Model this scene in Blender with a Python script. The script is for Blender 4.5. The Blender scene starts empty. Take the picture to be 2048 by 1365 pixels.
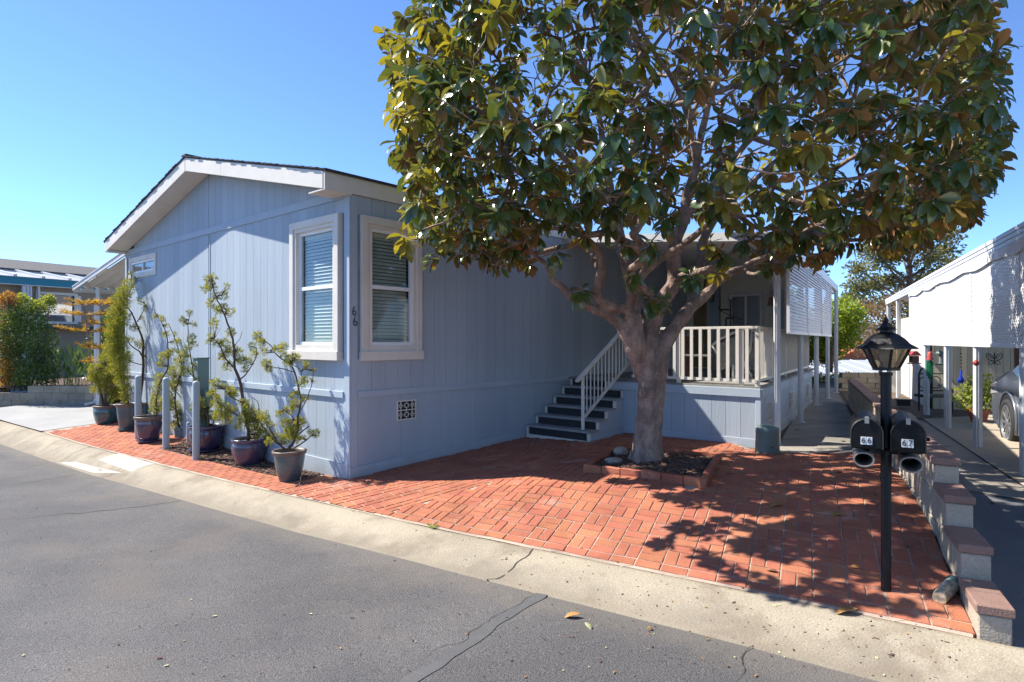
import bpy, bmesh, math, random
import numpy as np
from mathutils import Vector, Matrix, Quaternion
from mathutils import noise as mnoise
random.seed(7); rng = np.random.default_rng(7)
R = math.radians
SC = bpy.context.scene
COL = SC.collection
# ------------------------------------------------------------------ camera, world, sun, exposure
F = 1230.0; CX = 1024.0; CY = 682.5            # eye is the origin of the scene, z up, y is the viewing direction
cam_d = bpy.data.cameras.new("camera"); cam = bpy.data.objects.new("camera", cam_d); COL.objects.link(cam)
cam_d.sensor_width = 36.0; cam_d.lens = F / 2048.0 * 36.0
cam.location = (0, 0, 0); cam.rotation_euler = (R(90), 0, 0)
cam_d.clip_start = 0.05; cam_d.clip_end = 3000
SC.camera = cam
SUN_D = Vector((.870, -.265, -1.0)).normalized()
SUN_EL = math.asin(-SUN_D.z); SUN_AZ = math.atan2(-SUN_D.x, -SUN_D.y)
W = bpy.data.worlds.new("World"); SC.world = W; W.use_nodes = True
wn = W.node_tree; bg = wn.nodes["Background"]
sky = wn.nodes.new("ShaderNodeTexSky"); sky.sky_type = 'NISHITA'; sky.sun_disc = False
sky.sun_elevation = SUN_EL; sky.sun_rotation = SUN_AZ
sky.altitude = 4500; sky.air_density = 1.0; sky.dust_density = 0.0; sky.ozone_density = 7.5
wn.links.new(sky.outputs[0], bg.inputs[0]); bg.inputs[1].default_value = 0.145
sl = bpy.data.lights.new("sun", 'SUN'); sl.energy = 4.7; sl.angle = R(0.53); sl.color = (1.0, .94, .85)
sun = bpy.data.objects.new("sun", sl); COL.objects.link(sun)
sun.rotation_euler = SUN_D.to_track_quat('-Z', 'Y').to_euler()
SC.view_settings.view_transform = 'Standard'; SC.view_settings.look = 'None'
SC.view_settings.exposure = 1.2; SC.view_settings.gamma = 1.0; SC.view_settings.use_curve_mapping = False
SC.render.engine = 'CYCLES'; SC.cycles.max_bounces = 7; SC.cycles.transparent_max_bounces = 16

# ------------------------------------------------------------------ helpers
def tag(o, label=None, cat=None, group=None, kind=None):
    if label: o["label"] = label
    if cat: o["category"] = cat
    if group: o["group"] = group
    if kind: o["kind"] = kind
    return o
def thing(name, label, cat, loc=(0, 0, 0), group=None):
    o = bpy.data.objects.new(name, None); COL.objects.link(o); o.location = loc; o.empty_display_size = .1
    return tag(o, label, cat, group)
def wloc(o):
    v = Vector((0, 0, 0))
    while o is not None:
        v += Vector(o.location); o = o.parent
    return v
class MB:
    def __init__(s): s.v = []; s.f = []; s.m = []; s.cm = 0; s.a = []; s.ca = 0.0
    def add(s, vs, fs):
        b = len(s.v); s.v.extend([tuple(p) for p in vs])
        for f in fs:
            s.f.append(tuple(b + i for i in f)); s.m.append(s.cm); s.a.append(s.ca)
        return s
    def hexa(s, p):       # 8 points: bottom ring 0-3, top ring 4-7
        return s.add(p, [(3, 2, 1, 0), (4, 5, 6, 7), (0, 1, 5, 4), (1, 2, 6, 5), (2, 3, 7, 6), (3, 0, 4, 7)])
    def box(s, c, sx, sy, sz, ax=(1, 0), up=(0, 0, 1)):   # c centre; ax: 2d direction of local x
        ux = Vector((ax[0], ax[1], 0)).normalized(); uz = Vector(up); uy = uz.cross(ux)
        c = Vector(c); p = []
        for z in (-.5, .5):
            for x, y in ((-.5, -.5), (.5, -.5), (.5, .5), (-.5, .5)):
                p.append(c + ux * x * sx + uy * y * sy + uz * z * sz)
        return s.hexa(p)
    def bar(s, a, b, w, h, up=(0, 0, 1)):                # straight bar of rectangular section
        a = Vector(a); b = Vector(b); d = (b - a).normalized(); up = Vector(up)
        x = d.cross(up)
        if x.length < 1e-4: x = d.cross(Vector((1, 0, 0)))
        x.normalize(); y = x.cross(d).normalized(); p = []
        for e in (a, b):
            for i, j in ((-.5, -.5), (.5, -.5), (.5, .5), (-.5, .5)):
                p.append(e + x * i * w + y * j * h)
        return s.hexa(p)
    def tube(s, pts, rad, n=6, cap=True):
        pts = [Vector(p) for p in pts]
        if not hasattr(rad, '__len__'): rad = [rad] * len(pts)
        b = len(s.v); prev = None; k = len(pts)
        for i, p in enumerate(pts):
            d = (pts[min(i + 1, k - 1)] - pts[max(i - 1, 0)])
            d = d.normalized() if d.length > 1e-9 else Vector((0, 0, 1))
            if prev is None:
                x = d.cross(Vector((0.31, 0.95, 0.1)));
                if x.length < .05: x = d.cross(Vector((1, 0, 0)))
            else:
                x = prev - d * prev.dot(d)
            x.normalize(); prev = x; y = d.cross(x)
            for j in range(n):
                a = 2 * math.pi * j / n
                s.v.append(tuple(p + (x * math.cos(a) + y * math.sin(a)) * rad[i]))
        for i in range(k - 1):
            for j in range(n):
                j2 = (j + 1) % n
                s.f.append((b + i * n + j, b + i * n + j2, b + (i + 1) * n + j2, b + (i + 1) * n + j)); s.m.append(s.cm); s.a.append(s.ca)
        if cap:
            s.f.append(tuple(b + j for j in reversed(range(n)))); s.m.append(s.cm); s.a.append(s.ca)
            s.f.append(tuple(b + (k - 1) * n + j for j in range(n))); s.m.append(s.cm); s.a.append(s.ca)
        return s
    def lathe(s, c, prof, n=24, caps=(False, False), sx=1, sy=1):   # prof: (r, z) from bottom up
        c = Vector(c); b = len(s.v); k = len(prof)
        for r, z in prof:
            for j in range(n):
                a = 2 * math.pi * j / n
                s.v.append((c.x + r * math.cos(a) * sx, c.y + r * math.sin(a) * sy, c.z + z))
        for i in range(k - 1):
            for j in range(n):
                j2 = (j + 1) % n
                s.f.append((b + i * n + j, b + i * n + j2, b + (i + 1) * n + j2, b + (i + 1) * n + j)); s.m.append(s.cm); s.a.append(s.ca)
        if caps[0]: s.f.append(tuple(b + j for j in reversed(range(n)))); s.m.append(s.cm); s.a.append(s.ca)
        if caps[1]: s.f.append(tuple(b + (k - 1) * n + j for j in range(n))); s.m.append(s.cm); s.a.append(s.ca)
        return s
    def prism(s, poly, ext):      # poly: 3d loop, ext: vector
        n = len(poly); e = Vector(ext)
        vs = [Vector(p) for p in poly] + [Vector(p) + e for p in poly]
        fs = [tuple(reversed(range(n))), tuple(range(n, 2 * n))] + [(i, (i + 1) % n, n + (i + 1) % n, n + i) for i in range(n)]
        return s.add(vs, fs)
    def build(s, name, mats, parent=None, smooth=False, attr=False, bevel=0):
        me = bpy.data.meshes.new(name)
        off = wloc(parent) if parent is not None else Vector((0, 0, 0))
        v = np.array(s.v, dtype=float).reshape(-1, 3) - np.array(off)
        me.from_pydata(v.tolist(), [], s.f)
        if not isinstance(mats, (list, tuple)): mats = [mats]
        for m in mats: me.materials.append(m)
        if len(mats) > 1: me.polygons.foreach_set("material_index", s.m)
        if smooth: me.polygons.foreach_set("use_smooth", [True] * len(s.f))
        if attr:
            at = me.attributes.new("var", 'FLOAT', 'FACE'); at.data.foreach_set("value", s.a)
        me.update()
        o = bpy.data.objects.new(name, me); COL.objects.link(o)
        if parent is not None: o.parent = parent
        if bevel:
            md = o.modifiers.new("edge", 'BEVEL'); md.width = bevel; md.segments = 1; md.limit_method = 'ANGLE'
        return o
def P(px, py, Y): return Vector(((px - CX) / F * Y, Y, (CY - py) / F * Y))

# ------------------------------------------------------------------ materials
def mat(name, col, rough=.8, col2=None, nscale=6, namt=.5, bump=0.0, bscale=60, spec=.5, metal=0, objvar=0, fine=0.0, fscale=200, bdist=.01, stretch=None, attrvar=False, trans=0, coat=0, dirt=None):
    m = bpy.data.materials.new(name); m.use_nodes = True; nt = m.node_tree; N = nt.nodes; L = nt.links
    b = N["Principled BSDF"]; b.inputs["Roughness"].default_value = rough; b.inputs["Metallic"].default_value = metal
    b.inputs["Specular IOR Level"].default_value = spec
    if coat: b.inputs["Coat Weight"].default_value = coat; b.inputs["Coat Roughness"].default_value = .08
    geo = N.new("ShaderNodeNewGeometry"); vec = geo.outputs["Position"]
    if stretch:
        mp = N.new("ShaderNodeVectorMath"); mp.operation = 'MULTIPLY'; mp.inputs[1].default_value = stretch
        L.new(vec, mp.inputs[0]); vec = mp.outputs[0]
    c = col if len(col) == 4 else (*col, 1)
    if col2 is None: col2 = tuple(x * .78 for x in col[:3])
    no = N.new("ShaderNodeTexNoise"); no.inputs["Scale"].default_value = nscale; no.inputs["Detail"].default_value = 5; no.inputs["Roughness"].default_value = .6
    L.new(vec, no.inputs["Vector"])
    rp = N.new("ShaderNodeValToRGB"); rp.color_ramp.elements[0].position = .5 - .3 * (1.05 - namt); rp.color_ramp.elements[1].position = .5 + .3 * (1.05 - namt) + .05
    rp.color_ramp.elements[0].color = (*col2[:3], 1); rp.color_ramp.elements[1].color = c
    L.new(no.outputs["Fac"], rp.inputs["Fac"]); out = rp.outputs["Color"]
    if fine:
        nf = N.new("ShaderNodeTexNoise"); nf.inputs["Scale"].default_value = fscale; nf.inputs["Detail"].default_value = 3
        L.new(geo.outputs["Position"], nf.inputs["Vector"])
        mr = N.new("ShaderNodeMapRange"); mr.inputs["From Min"].default_value = .3; mr.inputs["From Max"].default_value = .7
        mr.inputs["To Min"].default_value = 1 - fine; mr.inputs["To Max"].default_value = 1 + fine
        L.new(nf.outputs["Fac"], mr.inputs["Value"])
        mx = N.new("ShaderNodeVectorMath"); mx.operation = 'SCALE'; L.new(out, mx.inputs[0]); L.new(mr.outputs[0], mx.inputs["Scale"]); out = mx.outputs[0]
    if objvar or attrvar:
        oi = N.new("ShaderNodeObjectInfo"); src = oi.outputs["Random"]
        if attrvar:
            at = N.new("ShaderNodeAttribute"); at.attribute_name = "var"
            ad = N.new("ShaderNodeMath"); ad.operation = 'ADD'; L.new(src, ad.inputs[0]); L.new(at.outputs["Fac"], ad.inputs[1])
            fr = N.new("ShaderNodeMath"); fr.operation = 'FRACT'; L.new(ad.outputs[0], fr.inputs[0]); src = fr.outputs[0]
        mr = N.new("ShaderNodeMapRange"); mr.inputs["To Min"].default_value = 1 - objvar; mr.inputs["To Max"].default_value = 1 + objvar
        L.new(src, mr.inputs["Value"])
        mx = N.new("ShaderNodeVectorMath"); mx.operation = 'SCALE'; L.new(out, mx.inputs[0]); L.new(mr.outputs[0], mx.inputs["Scale"]); out = mx.outputs[0]
        hs = N.new("ShaderNodeHueSaturation"); mh = N.new("ShaderNodeMapRange"); mh.inputs["To Min"].default_value = .5 - .02 * objvar * 4; mh.inputs["To Max"].default_value = .5 + .02 * objvar * 3
        m7 = N.new("ShaderNodeMath"); m7.operation = 'MULTIPLY'; m7.inputs[1].default_value = 7.31; f7 = N.new("ShaderNodeMath"); f7.operation = 'FRACT'
        L.new(src, m7.inputs[0]); L.new(m7.outputs[0], f7.inputs[0]); L.new(f7.outputs[0], mh.inputs["Value"]); L.new(mh.outputs[0], hs.inputs["Hue"]); L.new(out, hs.inputs["Color"]); out = hs.outputs[0]
    if dirt:      # (colour, scale, threshold, amount)
        nd = N.new("ShaderNodeTexNoise"); nd.inputs["Scale"].default_value = dirt[1]; nd.inputs["Detail"].default_value = 8; nd.inputs["Roughness"].default_value = .65
        L.new(vec, nd.inputs["Vector"])
        rd = N.new("ShaderNodeMapRange"); rd.inputs["From Min"].default_value = dirt[2]; rd.inputs["From Max"].default_value = dirt[2] + .12; rd.inputs["To Max"].default_value = dirt[3]
        L.new(nd.outputs["Fac"], rd.inputs["Value"])
        mm = N.new("ShaderNodeMix"); mm.data_type = 'RGBA'; L.new(rd.outputs[0], mm.inputs[0]); L.new(out, mm.inputs[6]); mm.inputs[7].default_value = (*dirt[0], 1); out = mm.outputs[2]
    L.new(out, b.inputs["Base Color"])
    if bump:
        nb = N.new("ShaderNodeTexNoise"); nb.inputs["Scale"].default_value = bscale; nb.inputs["Detail"].default_value = 6; L.new(vec, nb.inputs["Vector"])
        bp = N.new("ShaderNodeBump"); bp.inputs["Strength"].default_value = bump; bp.inputs["Distance"].default_value = bdist
        L.new(nb.outputs["Fac"], bp.inputs["Height"]); L.new(bp.outputs[0], b.inputs["Normal"])
    if trans:
        tr = N.new("ShaderNodeBsdfTranslucent"); L.new(out, tr.inputs["Color"]); ms = N.new("ShaderNodeMixShader"); ms.inputs[0].default_value = trans
        L.new(b.outputs[0], ms.inputs[1]); L.new(tr.outputs[0], ms.inputs[2]); L.new(ms.outputs[0], N["Material Output"].inputs["Surface"])
    return m
M = {}
M['blue'] = mat("blue_siding_paint", (.385, .44, .485), .75, (.325, .38, .43), 1.6, .6, .3, 30, objvar=.045, stretch=(1, 1, .12), spec=.25, dirt=((.27, .32, .37), 2.4, .60, .35))
M['blue_trim'] = mat("blue_trim_paint", (.395, .455, .505), .7, (.35, .41, .465), 2, .4, .2, 40, spec=.25)
M['bluegap'] = mat("blue_groove", (.27, .32, .37), .9)
M['white'] = mat("white_paint", (.69, .645, .57), .6, (.61, .57, .50), 3, .5, .15, 60, spec=.3)
M['whitemetal'] = mat("white_metal", (.62, .63, .63), .45, (.54, .55, .55), 4, .5, spec=.4)
M['oldwhite'] = mat("peeling_white", (.76, .75, .70), .7, (.66, .64, .58), 5, .6, .3, 30, dirt=((.30, .24, .18), 9, .66, .8))
M['vinyl'] = mat("white_vinyl", (.80, .80, .80), .5, (.74, .74, .75), 2, .4)
M['tan'] = mat("tan_siding", (.34, .27, .19), .8, (.30, .235, .165), 2, .4)
M['teal'] = mat("teal_fascia", (.02, .22, .27), .6, (.02, .18, .23), 2, .4)
M['beige'] = mat("beige_siding", (.58, .50, .36), .8, (.52, .45, .33), 2, .4)
M['shingle'] = mat("dark_shingle", (.09, .085, .085), .95, (.05, .05, .05), 14, .5, .5, 90, fine=.3, fscale=150, objvar=.15)
M['asphalt'] = mat("asphalt", (.110, .105, .104), .85, (.075, .073, .074), .55, .75, .8, 110, fine=.7, fscale=140, dirt=((.140, .115, .098), .8, .55, .4), spec=.35)
M['seal'] = mat("crack_sealer", (.096, .096, .099), .8, (.070, .070, .072), 5, .5, .3, 150, fine=.3)
M['kerb'] = mat("kerb_concrete", (.36, .315, .235), .9, (.27, .235, .18), 1.3, .5, .5, 70, fine=.28, fscale=150, dirt=((.19, .155, .115), 2.2, .52, .65), spec=.2)
M['kerblight'] = mat("new_concrete", (.41, .385, .33), .9, (.35, .33, .28), 3, .5, .3, 80, fine=.1)
M['conc'] = mat("walkway_concrete", (.30, .275, .235), .9, (.22, .20, .17), 1.6, .55, .3, 50, fine=.15, fscale=120, dirt=((.10, .085, .07), 3.1, .60, .5), spec=.2)
M['concl'] = mat("pale_driveway", (.34, .34, .335), .9, (.28, .28, .275), 1.2, .5, .2, 50, fine=.08, dirt=((.35, .33, .30), 4, .62, .5), spec=.2)
M['concd'] = mat("driveway_asphalt", (.135, .14, .15), .9, (.10, .105, .112), 1.4, .5, .4, 90, fine=.3, fscale=200)
M['mortar'] = mat("pale_mortar", (.46, .37, .29), .95, (.26, .20, .16), 2.5, .6, .4, 120, fine=.2)
M['brick'] = mat("red_brick", (.40, .148, .080), .85, (.29, .10, .058), 2.6, .6, .5, 90, objvar=.095, fine=.16, fscale=140, attrvar=True, dirt=((.44, .33, .27), 2.3, .58, .45), spec=.25)
M['block'] = mat("tan_block", (.40, .345, .265), .95, (.30, .255, .195), 3, .5, .6, 100, objvar=.07, fine=.2, fscale=160, spec=.15)
M['blockgrey'] = mat("grey_block", (.30, .27, .215), .95, (.20, .18, .14), 3, .5, .6, 100, objvar=.1, fine=.2, spec=.15)
M['cap'] = mat("brown_cap_brick", (.29, .185, .145), .9, (.22, .14, .11), 5, .5, .5, 100, objvar=.1, fine=.15, spec=.2)
M['dirt'] = mat("dirt", (.14, .10, .07), .95, (.09, .065, .045), 3, .5, .6, 60, fine=.3)
M['mulch'] = mat("mulch", (.11, .062, .04), .95, (.05, .032, .024), 12, .5, .8, 90, objvar=0, fine=.4)
M['chip'] = mat("bark_chip", (.17, .095, .058), .9, (.09, .055, .04), 20, .5, attrvar=True, objvar=.45)
M['bark'] = mat("magnolia_bark", (.35, .255, .20), .85, (.18, .13, .105), 9, .75, 1.0, 34, fine=.3, fscale=110, bdist=.03, stretch=(1, 1, .55), spec=.25, dirt=((.10, .075, .06), 6, .66, .6))
M['twig'] = mat("juniper_bark", (.12, .075, .055), .9, (.07, .045, .035), 20, .5, .5, 80)
M['black'] = mat("black_paint", (.008, .008, .010), .42, (.006, .006, .007), 10, .5, .2, 60, spec=.3, dirt=((.26, .25, .23), 30, .665, .7))
M['blackm'] = mat("mailbox_black", (.009, .009, .009), .5, (.006, .006, .006), 10, .5, .15, 60, spec=.2, dirt=((.14, .135, .13), 26, .66, .5))
M['iron'] = mat("black_iron", (.02, .02, .02), .5)
M['riser'] = mat("dark_riser_turf", (.05, .052, .055), .95, (.03, .032, .035), 60, .6, .8, 200, fine=.5, fscale=300)
M['tread'] = mat("grey_tread_edge", (.34, .34, .34), .6, (.26, .26, .26), 6, .5)
M['deck'] = mat("deck_floor", (.24, .23, .21), .9)
M['pale'] = mat("grey_utility", (.34, .37, .37), .6, (.31, .34, .34), 4, .4)
M['greenbox'] = mat("green_pedestal", (.15, .215, .19), .5, (.13, .19, .17), 4, .5, spec=.4)
M['teal_glaze'] = mat("teal_glaze", (.045, .14, .135), .22, (.03, .075, .085), 7, .6, coat=.5, dirt=((.20, .11, .06), 5, .64, .6))
M['green_glaze'] = mat("green_grey_glaze", (.10, .135, .135), .35, (.06, .085, .09), 6, .6, coat=.25, dirt=((.23, .13, .07), 5, .62, .55))
M['blue_glaze'] = mat("cobalt_glaze", (.028, .028, .085), .2, (.05, .03, .055), 6, .6, coat=.5)
M['purple_glaze'] = mat("purple_glaze", (.085, .055, .085), .25, (.04, .035, .075), 6, .6, coat=.5)
M['rim_glaze'] = mat("brown_rim", (.17, .115, .085), .45, (.10, .075, .06), 9, .5)
M['greypot'] = mat("grey_pot", (.22, .23, .22), .7)
M['terra'] = mat("terracotta", (.42, .12, .055), .8)
M['red'] = mat("red_paint", (.40, .045, .035), .45)
M['rust'] = mat("rusty_metal", (.10, .045, .03), .7)
M['greenp'] = mat("green_tube", (.02, .22, .10), .4)
M['bluep'] = mat("blue_glassware", (.01, .03, .35), .3)
M['yellow'] = mat("yellow_fabric", (.75, .38, .05), .8)
M['wood'] = mat("brown_wood", (.22, .085, .035), .6, (.15, .06, .03), 8, .5)
M['cream'] = mat("cream_wall", (.74, .70, .60), .8, (.68, .64, .55), 2, .4)
M['drape'] = mat("tan_drape", (.36, .27, .14), .8, (.26, .19, .10), 3, .5)
M['roofmetal'] = mat("pale_roof_metal", (.40, .41, .42), .45, (.33, .34, .35), 3, .5)
M['awning'] = mat("awning_metal", (.62, .62, .60), .5, (.55, .55, .53), 3, .5)
M['redtile'] = mat("red_roof_tile", (.40, .115, .05), .85, (.30, .085, .04), 6, .5)
M['rubber'] = mat("tyre_rubber", (.025, .025, .025), .85, bump=.3)
M['alloy'] = mat("alloy_rim", (.62, .62, .63), .3, metal=.8)
M['carpaint'] = mat("grey_car_paint", (.16, .17, .20), .3, (.15, .16, .19), 2, .3, metal=.4, coat=.8)
M['lens'] = mat("headlight_lens", (.6, .6, .62), .1, coat=1)
M['stone'] = mat("pale_stone", (.40, .34, .27), .9, (.30, .25, .20), 12, .5, .5, 40)
M['blind'] = mat("blind_slat", (.58, .55, .48), .6, (.52, .49, .43), 3, .4)
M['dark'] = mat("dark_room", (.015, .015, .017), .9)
M['bulb'] = mat("frosted_bulb", (.75, .75, .72), .3)
M['paperw'] = mat("white_number_plate", (.78, .77, .72), .6)
M['greenfab'] = mat("green_patterned_fabric", (.03, .11, .02), .8, (.02, .07, .01), 4, .5)
M['hill'] = mat("hazy_hill", (.10, .14, .19), 1, (.08, .12, .17), .02, .5)
M['petal'] = mat("dry_leaf", (.42, .22, .06), .6, (.30, .15, .05), 30, .5)
M['paledry'] = mat("pale_dry_leaf", (.50, .50, .26), .6)

def banddirt(m, nrm, off, lo, hi, col, amt, sc=3.0):
    # grime that has settled in a band along a line on the ground (world position), broken up by noise
    nt = m.node_tree; N = nt.nodes; L = nt.links; b = N["Principled BSDF"]; src = b.inputs["Base Color"].links[0].from_socket
    geo = N.new("ShaderNodeNewGeometry"); dp = N.new("ShaderNodeVectorMath"); dp.operation = 'DOT_PRODUCT'; dp.inputs[1].default_value = nrm; L.new(geo.outputs["Position"], dp.inputs[0])
    no = N.new("ShaderNodeTexNoise"); no.inputs["Scale"].default_value = sc; no.inputs["Detail"].default_value = 8; no.inputs["Roughness"].default_value = .65; L.new(geo.outputs["Position"], no.inputs["Vector"])
    ma = N.new("ShaderNodeMath"); ma.operation = 'MULTIPLY_ADD'; ma.inputs[1].default_value = (hi - lo) * 1.6; ma.inputs[2].default_value = -off - (hi - lo) * .8; L.new(no.outputs["Fac"], ma.inputs[0])
    ad = N.new("ShaderNodeMath"); ad.operation = 'ADD'; L.new(dp.outputs["Value"], ad.inputs[0]); L.new(ma.outputs[0], ad.inputs[1])
    mr = N.new("ShaderNodeMapRange"); mr.interpolation_type = 'SMOOTHSTEP'; mr.inputs["From Min"].default_value = lo; mr.inputs["From Max"].default_value = hi; mr.inputs["To Min"].default_value = amt; mr.inputs["To Max"].default_value = 0; L.new(ad.outputs[0], mr.inputs["Value"])
    mm = N.new("ShaderNodeMix"); mm.data_type = 'RGBA'; L.new(mr.outputs[0], mm.inputs[0]); L.new(src, mm.inputs[6]); mm.inputs[7].default_value = (*col, 1); L.new(mm.outputs[2], b.inputs["Base Color"])
def glass(name, tint=(.9, .95, .95), op=.25, rough=.03):
    m = bpy.data.materials.new(name); m.use_nodes = True; nt = m.node_tree; N = nt.nodes; L = nt.links
    N.remove(N["Principled BSDF"])
    tr = N.new("ShaderNodeBsdfTransparent"); tr.inputs[0].default_value = (*tint, 1)
    gl = N.new("ShaderNodeBsdfGlossy"); gl.inputs["Roughness"].default_value = rough
    fr = N.new("ShaderNodeLayerWeight"); fr.inputs[0].default_value = .5
    pw = N.new("ShaderNodeMath"); pw.operation = 'POWER'; pw.inputs[1].default_value = 5; L.new(fr.outputs["Facing"], pw.inputs[0])
    ad = N.new("ShaderNodeMath"); ad.operation = 'ADD'; ad.inputs[1].default_value = op; ad.use_clamp = True
    mx = N.new("ShaderNodeMixShader"); L.new(pw.outputs[0], ad.inputs[0]); L.new(ad.outputs[0], mx.inputs[0])
    L.new(tr.outputs[0], mx.inputs[1]); L.new(gl.outputs[0], mx.inputs[2]); L.new(mx.outputs[0], N["Material Output"].inputs["Surface"])
    return m
M['glass'] = glass("window_glass", op=.04)
M['glassr'] = glass("reflecting_glass", (.5, .55, .6), op=.5)
M['lampglass'] = glass("dusty_lamp_glass", (.72, .68, .60), op=.12, rough=.3)
M['plastic'] = glass("clear_plastic_bag", (.97, .98, .99), op=.10, rough=.12)

def leafmat(name, c1, c2, rough=.4, trans=.35, back=None, spec=.5, glow=1.0):
    m = bpy.data.materials.new(name); m.use_nodes = True; nt = m.node_tree; N = nt.nodes; L = nt.links
    b = N["Principled BSDF"]; b.inputs["Roughness"].default_value = rough; b.inputs["Specular IOR Level"].default_value = spec
    oi = N.new("ShaderNodeObjectInfo"); at = N.new("ShaderNodeAttribute"); at.attribute_name = "var"
    ad = N.new("ShaderNodeMath"); ad.operation = 'ADD'; L.new(oi.outputs["Random"], ad.inputs[0]); L.new(at.outputs["Fac"], ad.inputs[1])
    fr = N.new("ShaderNodeMath"); fr.operation = 'FRACT'; L.new(ad.outputs[0], fr.inputs[0])
    rp = N.new("ShaderNodeValToRGB"); rp.color_ramp.elements[0].color = (*c1, 1); rp.color_ramp.elements[1].color = (*c2, 1)
    L.new(fr.outputs[0], rp.inputs[0]); col = rp.outputs[0]
    if back:
        g = N.new("ShaderNodeNewGeometry"); mm = N.new("ShaderNodeMix"); mm.data_type = 'RGBA'
        m5 = N.new("ShaderNodeMath"); m5.operation = 'MULTIPLY'; m5.inputs[1].default_value = 5.37; f5 = N.new("ShaderNodeMath"); f5.operation = 'FRACT'
        L.new(fr.outputs[0], m5.inputs[0]); L.new(m5.outputs[0], f5.inputs[0])
        rb = N.new("ShaderNodeValToRGB"); rb.color_ramp.elements[0].color = (*back[0], 1); rb.color_ramp.elements[1].color = (*back[1], 1)
        L.new(f5.outputs[0], rb.inputs[0])
        L.new(g.outputs["Backfacing"], mm.inputs[0]); L.new(col, mm.inputs[6]); L.new(rb.outputs[0], mm.inputs[7]); colf = mm.outputs[2]
        mr = N.new("ShaderNodeMapRange"); mr.inputs["To Min"].default_value = rough; mr.inputs["To Max"].default_value = .85
        L.new(g.outputs["Backfacing"], mr.inputs["Value"]); L.new(mr.outputs[0], b.inputs["Roughness"])
    else: colf = col
    L.new(colf, b.inputs["Base Color"])
    tr = N.new("ShaderNodeBsdfTranslucent"); sc = N.new("ShaderNodeVectorMath"); sc.operation = 'MULTIPLY'; sc.inputs[1].default_value = (2.3 * glow, 2.0 * glow, .7 * glow)
    L.new(col, sc.inputs[0]); L.new(sc.outputs[0], tr.inputs["Color"])
    ms = N.new("ShaderNodeMixShader"); ms.inputs[0].default_value = trans
    L.new(b.outputs[0], ms.inputs[1]); L.new(tr.outputs[0], ms.inputs[2]); L.new(ms.outputs[0], N["Material Output"].inputs["Surface"])
    return m
M['mag'] = leafmat("magnolia_leaf", (.038, .082, .025), (.11, .14, .036), .2, .2, ((.34, .15, .055), (.20, .15, .06)), .7)
M['magy'] = leafmat("magnolia_young_leaf", (.14, .16, .03), (.22, .20, .04), .3, .3, ((.24, .12, .03), (.20, .16, .04)), .5)
M['jun'] = leafmat("juniper_leaf", (.13, .17, .035), (.31, .30, .06), .7, .3, None, .2)
M['jund'] = leafmat("juniper_leaf_dark", (.08, .12, .035), (.19, .20, .065), .7, .3, None, .2)
M['nan'] = leafmat("shrub_leaf", (.05, .11, .035), (.13, .19, .06), .5, .3, None, .3)
M['nany'] = leafmat("shrub_leaf_lime", (.16, .23, .05), (.28, .30, .08), .5, .35, None, .3)
M['nanr'] = leafmat("shrub_leaf_orange", (.30, .11, .04), (.30, .24, .07), .5, .35, None, .3)
M['strap'] = leafmat("strap_leaf", (.06, .12, .05), (.12, .19, .09), .45, .25, None, .4)
M['arau'] = leafmat("yellowed_conifer_leaf", (.30, .24, .035), (.42, .24, .05), .6, .3, None, .3)
M['pine'] = leafmat("distant_conifer_leaf", (.085, .11, .055), (.21, .19, .09), .7, .25, None, .2)
M['browntree'] = leafmat("brownish_tree_leaf", (.17, .11, .075), (.22, .17, .11), .7, .25, None, .2)
M['lime'] = leafmat("bright_tree_leaf", (.12, .20, .025), (.27, .32, .05), .5, .4, None, .3)
# ------------------------------------------------------------------ ground shape
K0 = np.array([2.387, 3.15]); U = np.array([-.805, .593]); U /= np.linalg.norm(U); NV = np.array([U[1], -U[0]])
V1 = np.array([.431, .902]); V1 /= np.linalg.norm(V1); V1R = np.array([V1[1], -V1[0]])     # along the block wall, and to its right
def sn(x, y): d = np.array([x, y]) - K0; return d @ U, d @ NV
def xy(s, n): p = K0 + U * s + NV * n; return float(p[0]), float(p[1])
_ks = [-30, -4, 0, .7, 1.3, 1.9, 2.7, 3.7, 5, 5.8, 7.1, 9.1, 11.5, 14, 16, 24, 50]; _kz = [-1.46, -1.49, -1.523, -1.545, -1.564, -1.583, -1.612, -1.648, -1.664, -1.678, -1.697, -1.706, -1.700, -1.66, -1.64, -1.60, -1.5]
_bs = [-30, -4, 0, .5, 1, 1.55, 2.3, 2.8, 3.5, 4.2, 5.1, 7.3, 8.3, 10, 11.5, 14, 18, 24, 50]; _bz = [-1.56, -1.60, -1.635, -1.645, -1.652, -1.672, -1.700, -1.717, -1.733, -1.757, -1.79, -1.826, -1.842, -1.875, -1.87, -1.85, -1.82, -1.78, -1.7]
def zk(s): return float(np.interp(s, _ks, _kz))
def zb(s): return float(np.interp(s, _bs, _bz))
CT = [(-1.88, 7.14, -1.60), (-4.7, 9.6, -1.57), (-7.57, 12.07, -1.54), (-.77, 8.43, -1.545), (.32, 9.68, -1.49), (1.137, 8.8, -1.44), (1.70, 9.45, -1.41), (3.27, 8.10, -1.397),
      (6.32, 12.97, -1.285), (4.79, 10.2, -1.355), (7.1, 13.9, -1.32), (1.29, 5.75, -1.335), (.347, 6.017, -1.41), (2.6, 5.0, -1.28), (2.93, 4.30, -1.315), (3.54, 5.58, -1.255), (1.45, 6.7, -1.335),
      (5.0, 8.6, -1.33), (7.5, 13.9, -1.29), (-11.6, 13.9, -1.50), (-9.0, 14.2, -1.5), (-8, 20, -1.4), (10, 20, -1.28), (0, 20, -1.3), (0, 32, -1.4), (-22, 20, -1.45), (-16, 16, -1.5), (22, 30, -1.4), (-20, 40, -1.4), (20, 50, -1.5)]
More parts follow.
